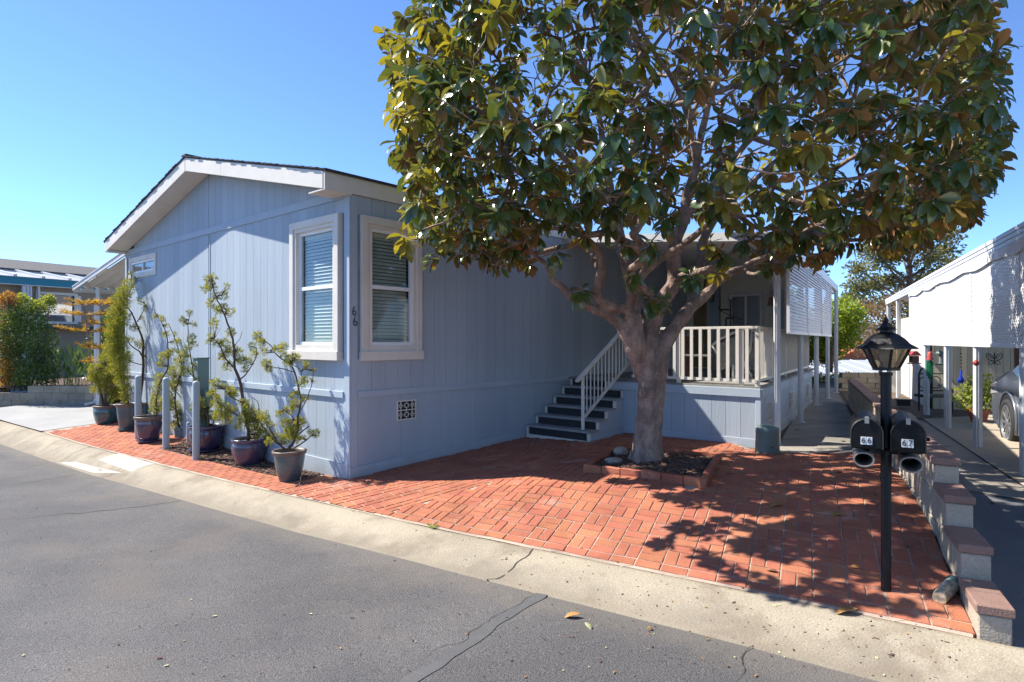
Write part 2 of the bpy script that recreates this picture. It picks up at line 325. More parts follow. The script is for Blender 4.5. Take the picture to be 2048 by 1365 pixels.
for s_ in (-4, -2, -1, 0, .5, 1, 1.6, 2.2, 2.8, 3.5, 4.2, 5, 6, 7, 8, 9, 10, 11, 12, 13, 14, 15, 16, 18, 21, 25, 30, 40):
    x_, y_ = xy(s_, 0); CT.append((x_, y_, zk(s_)))
CT = np.array(CT)
def _rbf():
    n = len(CT); D = np.linalg.norm(CT[:, None, :2] - CT[None, :, :2], axis=2)
    A = np.zeros((n + 1, n + 1)); A[:n, :n] = -D - np.eye(n) * -0.015; A[:n, n] = 1; A[n, :n] = 1
    return np.linalg.solve(A, np.append(CT[:, 2], 0))
RW = _rbf()
def gv(X):      # vectorised yard height
    D = np.linalg.norm(X[:, None, :] - CT[None, :, :2], axis=2); return -D @ RW[:-1] + RW[-1]
def yard(x, y): return float(gv(np.array([[x, y]]))[0])
def wallside(x, y): d = np.array([x, y]) - K0; return float(d @ V1R), float(d @ V1)
def right(x, y): w, a = wallside(x, y); return float(np.interp(a, [-4, 0, 3.2, 20], [-1.54, -1.535, -1.45, -1.45])) + .01 * max(0, w - 2)
def g(x, y):
    s, n = sn(x, y)
    if n < -.5: return zb(s) + .022 * min(3.0, (-n - .5))
    if n < 0:
        m = -n / .5; sh = np.interp(m, [0, .22, .5, .75, .9, 1], [0, .09, .42, .86, 1.04, 1.0]); return zk(s) + (zb(s) - zk(s)) * sh
    w, a = wallside(x, y)
    if w > .07 and a < 40: return right(x, y)
    return yard(x, y)
def G(px, py, dz=0.0):      # where the ray through a pixel meets the ground
    rx, rz = (px - CX) / F, (CY - py) / F; lo = 1.5; Y = lo
    while Y < 80:
        if rz * Y < g(rx * Y, Y) + dz: break
        lo = Y; Y *= 1.03
    hi = Y
    for _ in range(30):
        m = .5 * (lo + hi)
        if rz * m < g(rx * m, m) + dz: hi = m
        else: lo = m
    return Vector((rx * hi, hi, g(rx * hi, hi)))
def gz(x, y, dz=0.0): return Vector((x, y, g(x, y) + dz))

def clip_poly_grid(poly, res):
    xs = [p[0] for p in poly]; ys = [p[1] for p in poly]; x0, x1, y0, y1 = min(xs), max(xs), min(ys), max(ys)
    bm = bmesh.new(); nx = max(1, int((x1 - x0) / res)); ny = max(1, int((y1 - y0) / res))
    vs = [[bm.verts.new((x0 + (x1 - x0) * i / nx, y0 + (y1 - y0) * j / ny, 0)) for i in range(nx + 1)] for j in range(ny + 1)]
    for j in range(ny):
        for i in range(nx): bm.faces.new((vs[j][i], vs[j][i + 1], vs[j + 1][i + 1], vs[j + 1][i]))
    ar = sum(poly[i][0] * poly[(i + 1) % len(poly)][1] - poly[(i + 1) % len(poly)][0] * poly[i][1] for i in range(len(poly)))
    if ar < 0: poly = poly[::-1]
    for i in range(len(poly)):
        a, b = poly[i], poly[(i + 1) % len(poly)]; nrm = (b[1] - a[1], -(b[0] - a[0]), 0)
        bmesh.ops.bisect_plane(bm, geom=bm.verts[:] + bm.edges[:] + bm.faces[:], plane_co=(a[0], a[1], 0), plane_no=nrm, clear_outer=True, dist=1e-5)
    return bm
def drape(name, poly, hf, dz, res, m, parent=None, kind='structure', smooth=True):
    bm = clip_poly_grid(poly, res)
    if hf is yard:
        X = np.array([(v.co.x, v.co.y) for v in bm.verts]); Z = gv(X)
        for v, z in zip(bm.verts, Z): v.co.z = z + dz
    else:
        for v in bm.verts: v.co.z = hf(v.co.x, v.co.y) + dz
    me = bpy.data.meshes.new(name); bm.to_mesh(me); bm.free(); me.materials.append(m)
    if smooth: me.polygons.foreach_set("use_smooth", [True] * len(me.polygons))
    o = bpy.data.objects.new(name, me); COL.objects.link(o)
    if parent: o.parent = parent
    elif kind: o["kind"] = kind
    return o
def P2(a, b): return tuple(K0 + V1 * a + U * b)
banddirt(M['kerb'], (NV[0], NV[1], 0), float(K0 @ NV), -.46, -.16, (.16, .135, .105), .5, 2.6)
banddirt(M['asphalt'], (-NV[0], -NV[1], 0), -float(K0 @ NV) + .0, .50, .95, (.17, .15, .125), .45, 3.4)
# road, kerb
def strip(name, svals, nvals, hf, m, dz=0):
    mb = MB()
    for s in svals:
        for n in nvals: x, y = xy(s, n); mb.v.append((x, y, hf(x, y, s, n) + dz))
    k = len(nvals)
    for i in range(len(svals) - 1):
        for j in range(k - 1):
            mb.f.append((i * k + j, i * k + j + 1, (i + 1) * k + j + 1, (i + 1) * k + j)); mb.m.append(0); mb.a.append(0)
    return mb.build(name, m, smooth=True)
svals = list(np.arange(-8, 22, .22)) + list(np.arange(22, 60, 2))
def hroad(x, y, s, n): return zb(s) + .022 * min(3.0, (-n - .5)) - (.006 if n > -.52 else 0)
ro = strip("road", svals, [-16, -12, -9, -7, -5.5, -4.5, -3.5, -2.5, -1.8, -1.3, -.9, -.7, -.58, -.495], hroad, M['asphalt']); ro["kind"] = 'structure'
def hk(x, y, s, n): return g(x, y) if n > -.499 else zb(s) - .03 + (0.034 if n > -.53 else 0)
# kerb poured in lengths with open joints between them
joints = [-8, -1.0, 9.55, 11.35, 17.5, 24, 31, 45]
for i in range(len(joints) - 1):
    a, b = joints[i] + .006, joints[i + 1] - .006; k = max(2, int((b - a) / .25))
    sv = list(np.linspace(a, b, k))
    mb = MB(); nv = [-.515 + .012 * 0, -.5, -.45, -.4, -.32, -.25, -.18, -.11, -.05, -.012, -.004]
    wob = lambda s: .012 * mnoise.noise(Vector((s * 1.7, 3.1, 0))) + .006 * mnoise.noise(Vector((s * 9, 1, 0)))
    for s in sv:
        for q, n in enumerate(nv):
            n2 = n + (wob(s) if q < 3 else 0); x, y = xy(s, n2)
            z = zb(s) - .02 if q == 0 else g(*xy(s, n)) + .004
            if q == len(nv) - 1: z -= .02
            mb.v.append((x, y, z))
    kk = len(nv)
    for ii in range(len(sv) - 1):
        for j in range(kk - 1):
            mb.f.append((ii * kk + j, ii * kk + j + 1, (ii + 1) * kk + j + 1, (ii + 1) * kk + j)); mb.m.append(0); mb.a.append(0)
    tag(mb.build("kerb", M['kerb'], smooth=True), kind='structure')
# a newer pale square patched into the kerb
mbp = MB()
for (pts) in ([(196, 907), (240, 908), (310, 927), (262, 947), (200, 940), (178, 925)],):
    pass
poly = [G(px, py) for px, py in [(120, 925), (190, 948), (258, 946), (312, 928.5), (236, 907.5), (193, 920), (205, 928)]]
drape("kerb_patch", [(G(px, py).x, G(px, py).y) for px, py in [(196, 921), (238, 908.5), (311, 929), (262, 945)]], g, .007, .05, M['kerblight'])
drape("kerb_patch", [(G(px, py).x, G(px, py).y) for px, py in [(112, 925), (150, 924.5), (245, 947), (186, 947)]], g, .007, .05, M['kerblight'])
# sealed crack and finer cracks in the asphalt
def ribbon(name, pts, w, m, dz=.0035, parent=None, taper=False):
    mb = MB(); k = len(pts)
    pp = [np.array(p[:2]) for p in pts]
    for i, p in enumerate(pp):
        d = pp[min(i + 1, k - 1)] - pp[max(i - 1, 0)]; d /= np.linalg.norm(d) + 1e-9; nn = np.array([-d[1], d[0]])
        ww = w * (1 + .35 * mnoise.noise(Vector((p[0] * 6, p[1] * 6, 0)))) * (min(1, (k - 1 - i) / k * 2 + .15) if taper else 1)
        for sgn in (-.5, .5):
            q = p + nn * ww * sgn; mb.v.append((q[0], q[1], g(q[0], q[1]) + dz))
    for i in range(k - 1): mb.f.append((2 * i, 2 * i + 1, 2 * i + 3, 2 * i + 2)); mb.m.append(0); mb.a.append(0)
    o = mb.build(name, m, parent, smooth=True)
    if not parent: o["kind"] = 'structure'
    return o
def wiggle(pix, n=24, amp=.012, seed=0):
    P_ = [G(*p) for p in pix]; out = []
    for i in range(len(P_) - 1):
        for k in range(n):
            t = k / n; q = P_[i].lerp(P_[i + 1], t); q.x += amp * mnoise.noise(Vector((q.x * 7 + seed, q.y * 7, 0))) * 2; q.y += amp * mnoise.noise(Vector((q.x * 7, q.y * 7 + seed, 5))) * 2; out.append(q)
    out.append(P_[-1]); return out
ribbon("road_crack_seal", wiggle([(1085, 1189), (1000, 1240), (940, 1285), (830, 1358), (780, 1392)], 20), .085, M['seal'])
M['crk'] = mat("crack_dark", (.035, .032, .03), .95)  # plain dark colour of the road and kerb cracks
ribbon("road_crack", wiggle([(1062, 1196), (1000, 1228), (948, 1262), (920, 1290), (880, 1300), (815, 1325)], 24, .02, 3), .004, M['crk'], .0045, taper=True)
ribbon("road_crack", wiggle([(1498, 1292), (1488, 1325), (1478, 1340), (1475, 1364)], 24, .02, 5), .005, M['crk'], .0045, taper=True)
ribbon("road_crack", wiggle([(365, 1003), (250, 1018), (120, 1030), (0, 1042)], 20, .03, 8), .012, M['crk'], .004, taper=True)
ribbon("road_crack", wiggle([(150, 950), (60, 966), (0, 972)], 20, .02, 9), .010, M['crk'], .004, taper=True)
ribbon("kerb_crack", wiggle([(1068, 1099), (1050, 1118), (1020, 1140), (975, 1162)], 24, .02, 11), .013, M['crk'], .0055)
# yard sheets
big = MB(); big.add([(-700, -300, -2.6), (900, -300, -2.6), (900, 1500, -2.6), (-700, 1500, -2.6)], [(0, 1, 2, 3)])
big.build("ground", M['dirt'])["kind"] = 'structure'
a0 = P2(.0, 0); a1 = P2(46, 0)
drape("yard_soil", [xy(0, 0.0), a1, xy(60, 45), xy(60, 0)], yard, -.03, .6, M['dirt'])
r0 = tuple(K0 + V1R * .07); r1 = tuple(K0 + V1R * .07 + V1 * 46)
right_poly = [tuple(K0 + V1R * .07 + V1 * (-.0)), tuple(K0 + V1R * .07 + V1 * 46), tuple(K0 + V1R * 20 + V1 * 46), tuple(K0 + V1R * 20 + V1 * (20 * .2))]
drape("neighbour_driveway", [tuple(K0 + V1R * .07), tuple(K0 + V1R * .07 + V1 * 46), tuple(K0 + V1R * 25 + V1 * 46), xy(-26, 0)], g if False else right, 0, .6, M['concd'])
# carport post line: from A (5.4,6.5) along V1, slab beyond it
PL0 = np.array([5.38, 6.48])
sl = [tuple(PL0 - V1 * 6 + V1R * -.12), tuple(PL0 + V1 * 8.3 + V1R * -.12), tuple(PL0 + V1 * 8.3 + V1R * 6), tuple(PL0 - V1 * 6 + V1R * 6)]
M['slab'] = mat("carport_slab", (.40, .335, .25), .9, (.32, .27, .20), 1.5, .5, .3, 60, fine=.12, dirt=((.16, .13, .10), 2.5, .6, .4))
drape("carport_slab", sl, right, .022, .7, M['slab'])
wk2 = [tuple(K0 + V1R * .08 + V1 * 3.7), tuple(K0 + V1R * .08 + V1 * 13), tuple(PL0 + V1 * 8.3 - V1R * .125), tuple(PL0 - V1 * 1.2 - V1R * .125)]
drape("neighbour_path", wk2, right, .008, .7, M['conc'])
# our walkway in cast bays with joints between, and the pale driveway on the left
WK = [(2.75, 7.26), (4.55, 7.22)]
WL = [(3.29, 8.1), (4.79, 10.65), (6.3, 13.0), (8.2, 16.3)]
bays = [0, .22, .46, .72, 1.0]
e0, e1 = np.array([3.04, 7.25]), np.array(K0 + V1 * 4.52 - V1R * .08)
f0, f1 = np.array([8.1, 16.6]), np.array(K0 + V1 * 15.2 - V1R * .08)
for i in range(7):
    t0, t1 = (i / 7) ** 1.0, ((i + 1) / 7) ** 1.0
    q = [e0 + (f0 - e0) * (t0 + .0012), e1 + (f1 - e1) * (t0 + .0012), e1 + (f1 - e1) * (t1 - .0012), e0 + (f0 - e0) * (t1 - .0012)]
    drape("walkway", [tuple(p) for p in q], yard, .006, .5, M['conc'])
dl = [(G(245, 905).x, G(245, 905).y), (G(80, 862).x, G(80, 862).y)]
dp = [xy(13.72, .01), xy(60, .01), xy(60, 14), tuple(np.array([-7.55, 12.1]) + np.array([.655, .756]) * 10), (-7.55, 12.12)]
drape("driveway", dp, yard, .008, .5, M['concl'])
# ------------------------------------------------------------------ brick paving
C0 = np.array([-1.88, 7.14]); DF = np.array([-.756, .655]); DS = np.array([.655, .756]); NF = -DS; NS = -DF
DK0 = np.array([1.704, 9.454]); DK1 = np.array([3.27, 8.10]); DKS = np.array([3.05, 4.87]); DKS /= np.linalg.norm(DKS)
PLN = [(1166, 946), (1412, 979), (1444, 921), (1252, 876)]
plan = [G(*p) for p in PLN]; plan2 = [np.array([p.x, p.y]) for p in plan]
plan2 = [plan2[0], plan2[1], plan2[1] + (plan2[2] - plan2[1]), plan2[0] + (plan2[2] - plan2[1])]
mulpix = [(345, 893), (372, 905), (440, 925), (508, 945), (560, 934), (592, 925), (640, 905)]
mul2 = [G(*p) for p in [(352, 899), (505, 943), (585, 922), (690, 900)]]
mA, mB_ = xy(6.35, .40), xy(9.9, .42)
mulp = [mA, mB_, xy(9.9, 2.2), xy(6.35, 1.5)]
def inpoly(x, y, P_, pad=0.0):
    n = len(P_); sgn = 0
    for i in range(n):
        a, b = np.array(P_[i]), np.array(P_[(i + 1) % n]); e = b - a; c = (e[0] * (y - a[1]) - e[1] * (x - a[0])) / np.linalg.norm(e)
        if i == 0: sgn = 1 if c > 0 else -1
        if c * sgn < -pad: return False
    return True
def inbrick(x, y):
    s, n = sn(x, y)
    if n < (-.06 if s > BZ else .0) or s > 13.66: return False
    w, a = wallside(x, y)
    if w > .03: return False
    q = np.array([x, y]) - C0
    if q @ NS < -.03 and q @ NF < -.03: return False
    if q @ DF > 0 and q @ NF < -.02: return False
    if q @ DF > 7.6: return False
    # stairs and deck
    st = np.array([x, y]) - (C0 + DS * 3.16)
    if -.05 < st @ NS < 1.24 and st @ DS > .03: return False
    dq = np.array([x, y]) - DK0
    if dq @ NF < -.04 and st @ NS > 1.0 and (np.array([x, y]) - DK1) @ np.array([DKS[1], -DKS[0]]) < .05: return False
    if x > 3.02 and (np.array([x, y]) - e0) @ np.array([-(e1 - e0)[1], (e1 - e0)[0]]) > 0: return False
    if (np.array([x, y]) - e0) @ DKS > 1.4: return False
    if inpoly(x, y, plan2, .0): return False
    if inpoly(x, y, mulp, .02): return False
    return True
BZ = 3.4
bricks = []   # (x, y, ang, kind, length, width) kind 0: sheared basket pair, 1: plain
TW = .0885; TL = .1825; GAP = .009; UN = .192
BZ = 18 * UN       # where the basket weave meets the fan of curved courses
def fan(a):
    ks = [0, 1.2, 3.2, 6.0]; 
    def integ(x):
        r = -.58 * min(x, 1.2)
        if x > 1.2: y = min(x, 3.2) - 1.2; r += -.58 * y + .93 * y * y / 4
        if x > 3.2: r += .35 * min(x - 3.2, .8)
        return r
    return integ(a) + 1.07
def warp(a, b): return b + fan(a) if b >= BZ - 1e-6 else b
def addb(a, b, la, lb, raw=False, sq=False):     # brick centred at (a,b), extents la along V1, lb along U
    if raw == 1:
        if b > BZ and b - lb * .25 > BZ + fan(a): return
    wf_ = (lambda a, b: b) if raw else warp
    bw = wf_(a, b); p = K0 + V1 * a + U * bw
    if not inbrick(p[0], p[1]): return
    p2 = K0 + V1 * (a + .02) + U * wf_(a + .02, b); d = p2 - p
    if sq: st = np.linalg.norm(d) / .02; dn = d / np.linalg.norm(d); la = round(la * st * 200) / 200 - .001; lb = round(lb * abs(dn[0] * U[1] - dn[1] * U[0]) * 250) / 250 - .005
    ang = math.atan2(d[1], d[0]) - math.atan2(V1[1], V1[0])
    if sq and (sn(p[0], p[1])[0] > 6.42 or sn(p[0], p[1])[1] < -.06): return
    bricks.append((p[0], p[1], ang, la, lb, sq))
nb = 18
for j in range(-6, nb + 8):        # columns counted from the wall
    for i in range(0, 40):
        a0_, b0_ = .03 + i * UN, j * UN
        if i == 0:
            # cut row along the kerb
            addb(a0_ + TW / 2, b0_ + UN / 2, TW, TL, True); continue
        a0_ -= UN / 2 
        if (i + j) % 2 == 0:
            addb(a0_ + UN * .25 , b0_ + UN * .5, TW, TL, True); addb(a0_ + UN * .75, b0_ + UN * .5, TW, TL, True)
        else:
            addb(a0_ + UN * .5, b0_ + UN * .25, TL, TW, True); addb(a0_ + UN * .5, b0_ + UN * .75, TL, TW, True)
b = BZ; j = 0
while b < 6.35:
    if j % 5 in (0, 1, 3):
        for i in range(-4, 32): addb(.03 + (i + .5 * (j % 2) + .5) * UN, b + UN / 4, TL, TW, False, True)
        b += UN / 2
    else:
        for i in range(-7, 64): addb(.03 + (i + .5) * UN / 2, b + UN / 2, TW, TL, False, True)
        b += UN
    j += 1
bC = 6.30
for r in range(0, 60):
    for i in range(0, 60): addb(.03 + (r + .5) * UN / 2 , bC + (i + .5 * (r % 2) + .5) * UN, TW, TL, 2)
# the brick templates have their corners on the weave's own directions
paving = drape("brick_paving", [xy(-.02, .0), P2(5.0, 0), tuple(DK1), tuple(DK0 + NS * -.2), tuple(C0 + DS * 4), tuple(C0), (-7.5, 12.0), xy(13.7, 0)], yard, -.006, .3, M['mortar']) if False else None
pav = MB()
def sheet_cells(hf, cond, x0, x1, y0, y1, r, dz):
    mb = MB(); nx, ny = int((x1 - x0) / r), int((y1 - y0) / r)
    XX, YY = np.meshgrid(x0 + np.arange(nx + 1) * r, y0 + np.arange(ny + 1) * r); Z = gv(np.stack([XX.ravel(), YY.ravel()], 1)).reshape(XX.shape)
    idx = {}
    for jj in range(ny):
        for ii in range(nx):
            xc, yc = XX[jj, ii] + r / 2, YY[jj, ii] + r / 2
            if not cond(xc, yc): continue
            f = []
            for (di, dj) in ((0, 0), (1, 0), (1, 1), (0, 1)):
                k = (ii + di, jj + dj)
                if k not in idx: idx[k] = len(mb.v); mb.v.append((XX[k[1], k[0]], YY[k[1], k[0]], Z[k[1], k[0]] + dz))
                f.append(idx[k])
            mb.f.append(tuple(f)); mb.m.append(0); mb.a.append(0)
    return mb
def bedcond(x, y):
    s, n = sn(x, y); w, a = wallside(x, y)
    if n < .06 or s > 13.7 or w > -.05 or n > 7.6 or y > 12.6: return False
    if inpoly(x, y, plan2, -.08) or inpoly(x, y, mulp, -.06): return False
    if x > 3.02 and (np.array([x, y]) - e0) @ np.array([-(e1 - e0)[1], (e1 - e0)[0]]) > .0: return False
    return True
paving = sheet_cells(yard, bedcond, -9.2, 4.6, 3.0, 12.6, .12, .0028).build("brick_paving", M['mortar'], smooth=True); paving["kind"] = 'structure'
stripk = strip("mortar_edge", [v for v in np.arange(0.02, 13.8, .2)], [-.006, .02, .16], lambda x, y, s, n: yard(x, y), M['mortar'], .0015); stripk["kind"] = 'structure'
def brick_verts(la, lb, h=.012, ch=.004, sq=False):
    a, b = V1, (U if not sq else -V1R); out = []
    for z, s in ((-h, 1.0), (h * .45, 1.0), (h * .78, None)):
        for i, j in ((-.5, -.5), (.5, -.5), (.5, .5), (-.5, .5)):
            da = (la - (0 if s else 2 * ch)) * i; db = (lb - (0 if s else 2 * ch)) * j; p = a * da + b * db; out.append((p[0], p[1], z))
    return out
BF = [(4, 5, 1, 0), (5, 6, 2, 1), (6, 7, 3, 2), (7, 4, 0, 3), (8, 9, 5, 4), (9, 10, 6, 5), (10, 11, 7, 6), (11, 8, 4, 7), (11, 10, 9, 8)]
BF = [tuple(reversed(f)) for f in BF]
tmpl = {}
def btm(la, lb, sq=False):
    k = (round(la, 3), round(lb, 3), sq)
    if k not in tmpl:
        me = bpy.data.meshes.new("brick"); me.from_pydata(brick_verts(la, lb, sq=sq), [], BF); me.materials.append(M['brick']); me.update()
        bm = bmesh.new(); bm.from_mesh(me); bmesh.ops.recalc_face_normals(bm, faces=bm.faces); bm.to_mesh(me); bm.free()
        tmpl[k] = me
    return tmpl[k]
def bmat(x, y, ang, jit=True):
    e = .04; z = yard(x, y); nx = (yard(x + e, y) - z) / e; ny = (yard(x, y + e) - z) / e
    n = Vector((-nx, -ny, 1)).normalized(); q = Vector((0, 0, 1)).rotation_difference(n)
    q2 = Quaternion((0, 0, 1), ang + (random.gauss(0, .009) if jit else 0)); q3 = Quaternion((1, 0, 0), random.gauss(0, .008)) @ Quaternion((0, 1, 0), random.gauss(0, .008))
    return Vector((x, y, z + random.uniform(-.0015, .0018))), q @ q2 @ q3
bricks.sort(key=lambda t: math.hypot(t[0], t[1]) if -.75 < t[0] / t[1] < .85 else 99)
rest = MB()
for i, (x, y, ang, la, lb, sq) in enumerate(bricks):
    loc, q = bmat(x, y, ang)
    nk = sn(x, y)[1]
    if nk < .13 and sn(x, y)[0] > 3.0:      # cut straight along the kerb
        bmx = bmesh.new(); Rm = q.to_matrix(); vsx = [bmx.verts.new(Rm @ Vector(v) + loc) for v in brick_verts(la, lb, sq=sq)]
        for f in BF: bmx.faces.new([vsx[k] for k in reversed(f)])
        kx, ky = xy(0, .008); r_ = bmesh.ops.bisect_plane(bmx, geom=bmx.verts[:] + bmx.edges[:] + bmx.faces[:], plane_co=(kx, ky, 0), plane_no=(-NV[0], -NV[1], 0), clear_outer=True)
        ed = [e for e in r_['geom_cut'] if isinstance(e, bmesh.types.BMEdge)]
        if ed: bmesh.ops.holes_fill(bmx, edges=ed)
        if len(bmx.faces) > 2:
            bmx.verts.index_update(); rest.ca = random.random(); rest.add([tuple(v.co) for v in bmx.verts], [tuple(v.index for v in f.verts) for f in bmx.faces])
        bmx.free(); continue
    if i < 300:
        o = bpy.data.objects.new("brick", btm(la, lb, sq)); COL.objects.link(o); o.parent = paving
        o.location = loc; o.rotation_mode = 'QUATERNION'; o.rotation_quaternion = q
    else:
        rest.ca = random.random(); Rm = q.to_matrix()
        vs = [Rm @ Vector(v) + loc for v in brick_verts(la, lb, sq=sq)]; rest.add(vs, [tuple(reversed(f)) for f in BF])
ob = rest.build("bricks", M['brick'], paving, attr=True); ob["kind"] = 'stuff'
bm = bmesh.new(); bm.from_mesh(ob.data); bmesh.ops.recalc_face_normals(bm, faces=bm.faces); bm.to_mesh(ob.data); bm.free()
# mulch bed by the pots and chips
def chips(name, cond, x0, x1, y0, y1, count, dz=.0, parent=None, size=(.018, .05), m='chip'):
    mb = MB(); k = 0; tries = 0
    while k < count and tries < count * 30:
        tries += 1; x = random.uniform(x0, x1); y = random.uniform(y0, y1)
        if not cond(x, y): continue
        k += 1; mb.ca = random.random(); z = yard(x, y) + dz + random.uniform(0, .012)
        a = random.random() * 6.28; l = random.uniform(*size); w = l * random.uniform(.25, .5); tl = Vector((random.gauss(0, .35), random.gauss(0, .35), 1)).normalized()
        mb.box((x, y, z), l, w, .005, (math.cos(a), math.sin(a)), tl)
    o = mb.build(name, M[m], parent, attr=True); o["kind"] = 'stuff'; return o
mcond = lambda x, y: inpoly(x, y, mulp, -.02) and not ((np.array([x, y]) - C0) @ NF < .03)
drape("mulch_bed", [tuple(p) for p in mulp], yard, .006, .12, M['mulch'])
chips("mulch", lambda x, y: inpoly(x, y, mulp, .07) and not ((np.array([x, y]) - C0) @ NF < .03), -6.5, -1.5, 6.5, 11, 2600, .012)
# ------------------------------------------------------------------ the home
class Wf:      # a wall plane: origin, direction t, outward normal; height z
    def __init__(s, o, d, n): s.o = np.array(o); s.d = np.array(d) / np.linalg.norm(d); s.n = np.array(n) / np.linalg.norm(n)
    def p(s, t, z, dep=0): q = s.o + s.d * t + s.n * dep; return Vector((q[0], q[1], z))
    def box(s, mb, t0, t1, z0, z1, d0, d1):
        return mb.hexa([s.p(t0, z0, d0), s.p(t1, z0, d0), s.p(t1, z0, d1), s.p(t0, z0, d1), s.p(t0, z1, d0), s.p(t1, z1, d0), s.p(t1, z1, d1), s.p(t0, z1, d1)])
    def quad(s, mb, t0, t1, za0, za1, zb0, zb1, d0, d1):   # sloping top/bottom: z at t0 (za0..zb0), at t1 (za1..zb1)
        return mb.hexa([s.p(t0, za0, d0), s.p(t1, za1, d0), s.p(t1, za1, d1), s.p(t0, za0, d1), s.p(t0, zb0, d0), s.p(t1, zb1, d0), s.p(t1, zb1, d1), s.p(t0, zb0, d1)])
FW = Wf(C0, DF, NF); SW = Wf(C0, DS, NS); HWID = 7.53; HLEN = 16.0
home = thing("mobile_home", "blue-grey single-storey manufactured home with white trim and house number 66", "house", (C0[0], C0[1], -1.6))
RZ = lambda t: 1.706 + (2.583 - 1.706) * (t / 3.765 if t < 3.765 else (2 * 3.765 - t) / 3.765)    # underside of rake
banddirt(M['blue'], (0, 0, 1), 0, -1.64, -1.36, (.24, .215, .175), .45, 5.0); banddirt(M['blue_trim'], (0, 0, 1), 0, -1.66, -1.42, (.24, .215, .175), .5, 6.0)
def boards(W_, t0, t1, pitch, zlo, zhi, opens=(), m='blue', name="siding_board", d0=.0, d1=.014, parent=home):
    n = int(round((t1 - t0) / pitch)); pt = (t1 - t0) / n
    for i in range(n):
        a, b = t0 + i * pt + .002, t0 + (i + 1) * pt - .002; tc = (a + b) / 2
        segs = [(zlo(tc) if callable(zlo) else zlo, None)]
        for (o0, o1, oz0, oz1) in opens:
            if a < o1 - .03 and b > o0 + .03: segs = [(segs[0][0], oz0), (oz1, None)]
        for z0, z1 in segs:
            mb = MB()
            if z1 is None:
                za, zb_ = (zhi(a), zhi(b)) if callable(zhi) else (zhi, zhi)
                if min(za, zb_) <= z0 + .02: continue
                W_.quad(mb, a, b, z0, z0, za, zb_, d0, d1)
            else: W_.box(mb, a, b, z0, z1, d0, d1)
            mb.build(name, M[m], parent)
BZ0, BZ1 = -.667, -.590       # belly band
UB0, UB1 = 1.665, 1.765       # upper band on the gable
FWIN = (.14, 1.235, -.21, 1.50); SWIN = (.13, 1.06, -.215, 1.485); MWIN = (5.925, 7.30, 1.19, 1.59)
# body core behind the boards
mb = MB()
mb.cm = 0
FW.box(mb, 0.01, HWID - .01, -1.75, 1.6, -.02, -.002)
pts = [FW.p(.01, 1.6, -.002), FW.p(HWID - .01, 1.6, -.002), FW.p(HWID - .01, RZ(HWID) - .02, -.002), FW.p(3.765, RZ(3.765), -.002), FW.p(.01, RZ(0) - .02, -.002)]
mb.prism(pts, Vector((*(-NF * .02), 0)))
SW.box(mb, 0.0, 8.95, -1.75, 1.72, -.02, -.002)
LW = Wf(C0 + DF * HWID, DS, -NS); LW.box(mb, 0, HLEN, -1.75, 1.74, -.02, .0)
core = mb.build("wall", M['bluegap'], home)
boards(FW, .09, 3.72, .198, BZ1, UB0, [FWIN])
boards(FW, 3.765, HWID - .09, .198, BZ1, UB0, [MWIN])
boards(FW, .09, 3.72, .198, UB1, lambda t: RZ(t) + .01)
boards(FW, 3.765, HWID - .09, .198, UB1, lambda t: RZ(t) + .01)
boards(FW, .09, HWID - .09, .2, lambda t: -1.62, BZ0)
boards(SW, .09, 8.9, .2, BZ1, 1.70, [SWIN])
# side skirt panels
n = 5
for i in range(n):
    a, b = .09 + i * .66, .09 + (i + 1) * .66 - .004; mb = MB(); SW.box(mb, a, b, -1.62, BZ0, 0, .012); mb.build("skirt_panel", M['blue'], home)
mb = MB(); SW.box(mb, 3.39, 9, -1.6, BZ0, 0, .012); mb.build("skirt_panel", M['blue'], home)
# trim: corner boards, bands, base boards
def trim(W_, a, b, z0, z1, d0, d1, m='blue_trim', name="trim_board", parent=home):
    mb = MB(); W_.box(mb, a, b, z0, z1, d0, d1); return mb.build(name, M[m], parent, bevel=.003)
trim(FW, -.022, .088, -1.66, 1.70, -.0, .024); trim(SW, .002, .088, -1.66, 1.70, .001, .022)
trim(FW, HWID - .088, HWID, -1.6, 1.72, 0, .022)
trim(FW, .09, 3.52, BZ0, BZ1, .002, .04); trim(FW, 3.86, HWID - .0, BZ0, BZ1, .002, .04)
trim(FW, .09, 5.0, UB0, UB1, .002, .03); trim(FW, 5.004, HWID - .02, UB0, UB1, .002, .03)
trim(FW, 3.722, 3.762, UB1, RZ(3.74), 0, .012); trim(FW, 3.69, 3.722, BZ1, UB0, .0, .022)
trim(SW, .09, 4.6, BZ0, BZ1, .002, .03)
def slopeboard(W_, a, b, za, zb_, h, d0, d1):
    mb = MB(); W_.quad(mb, a, b, za - .3, zb_ - .3, za + h, zb_ + h, d0, d1); return mb.build("base_board", M['blue_trim'], home)
slopeboard(SW, -.02, 1.66, -1.605, -1.55, .135, .013, .034); slopeboard(SW, 1.664, 3.15, -1.55, -1.497, .13, .013, .032)
slopeboard(FW, .0, 3.7, -1.60, -1.575, .17, .015, .035); slopeboard(FW, 3.705, HWID, -1.575, -1.545, .15, .015, .035)
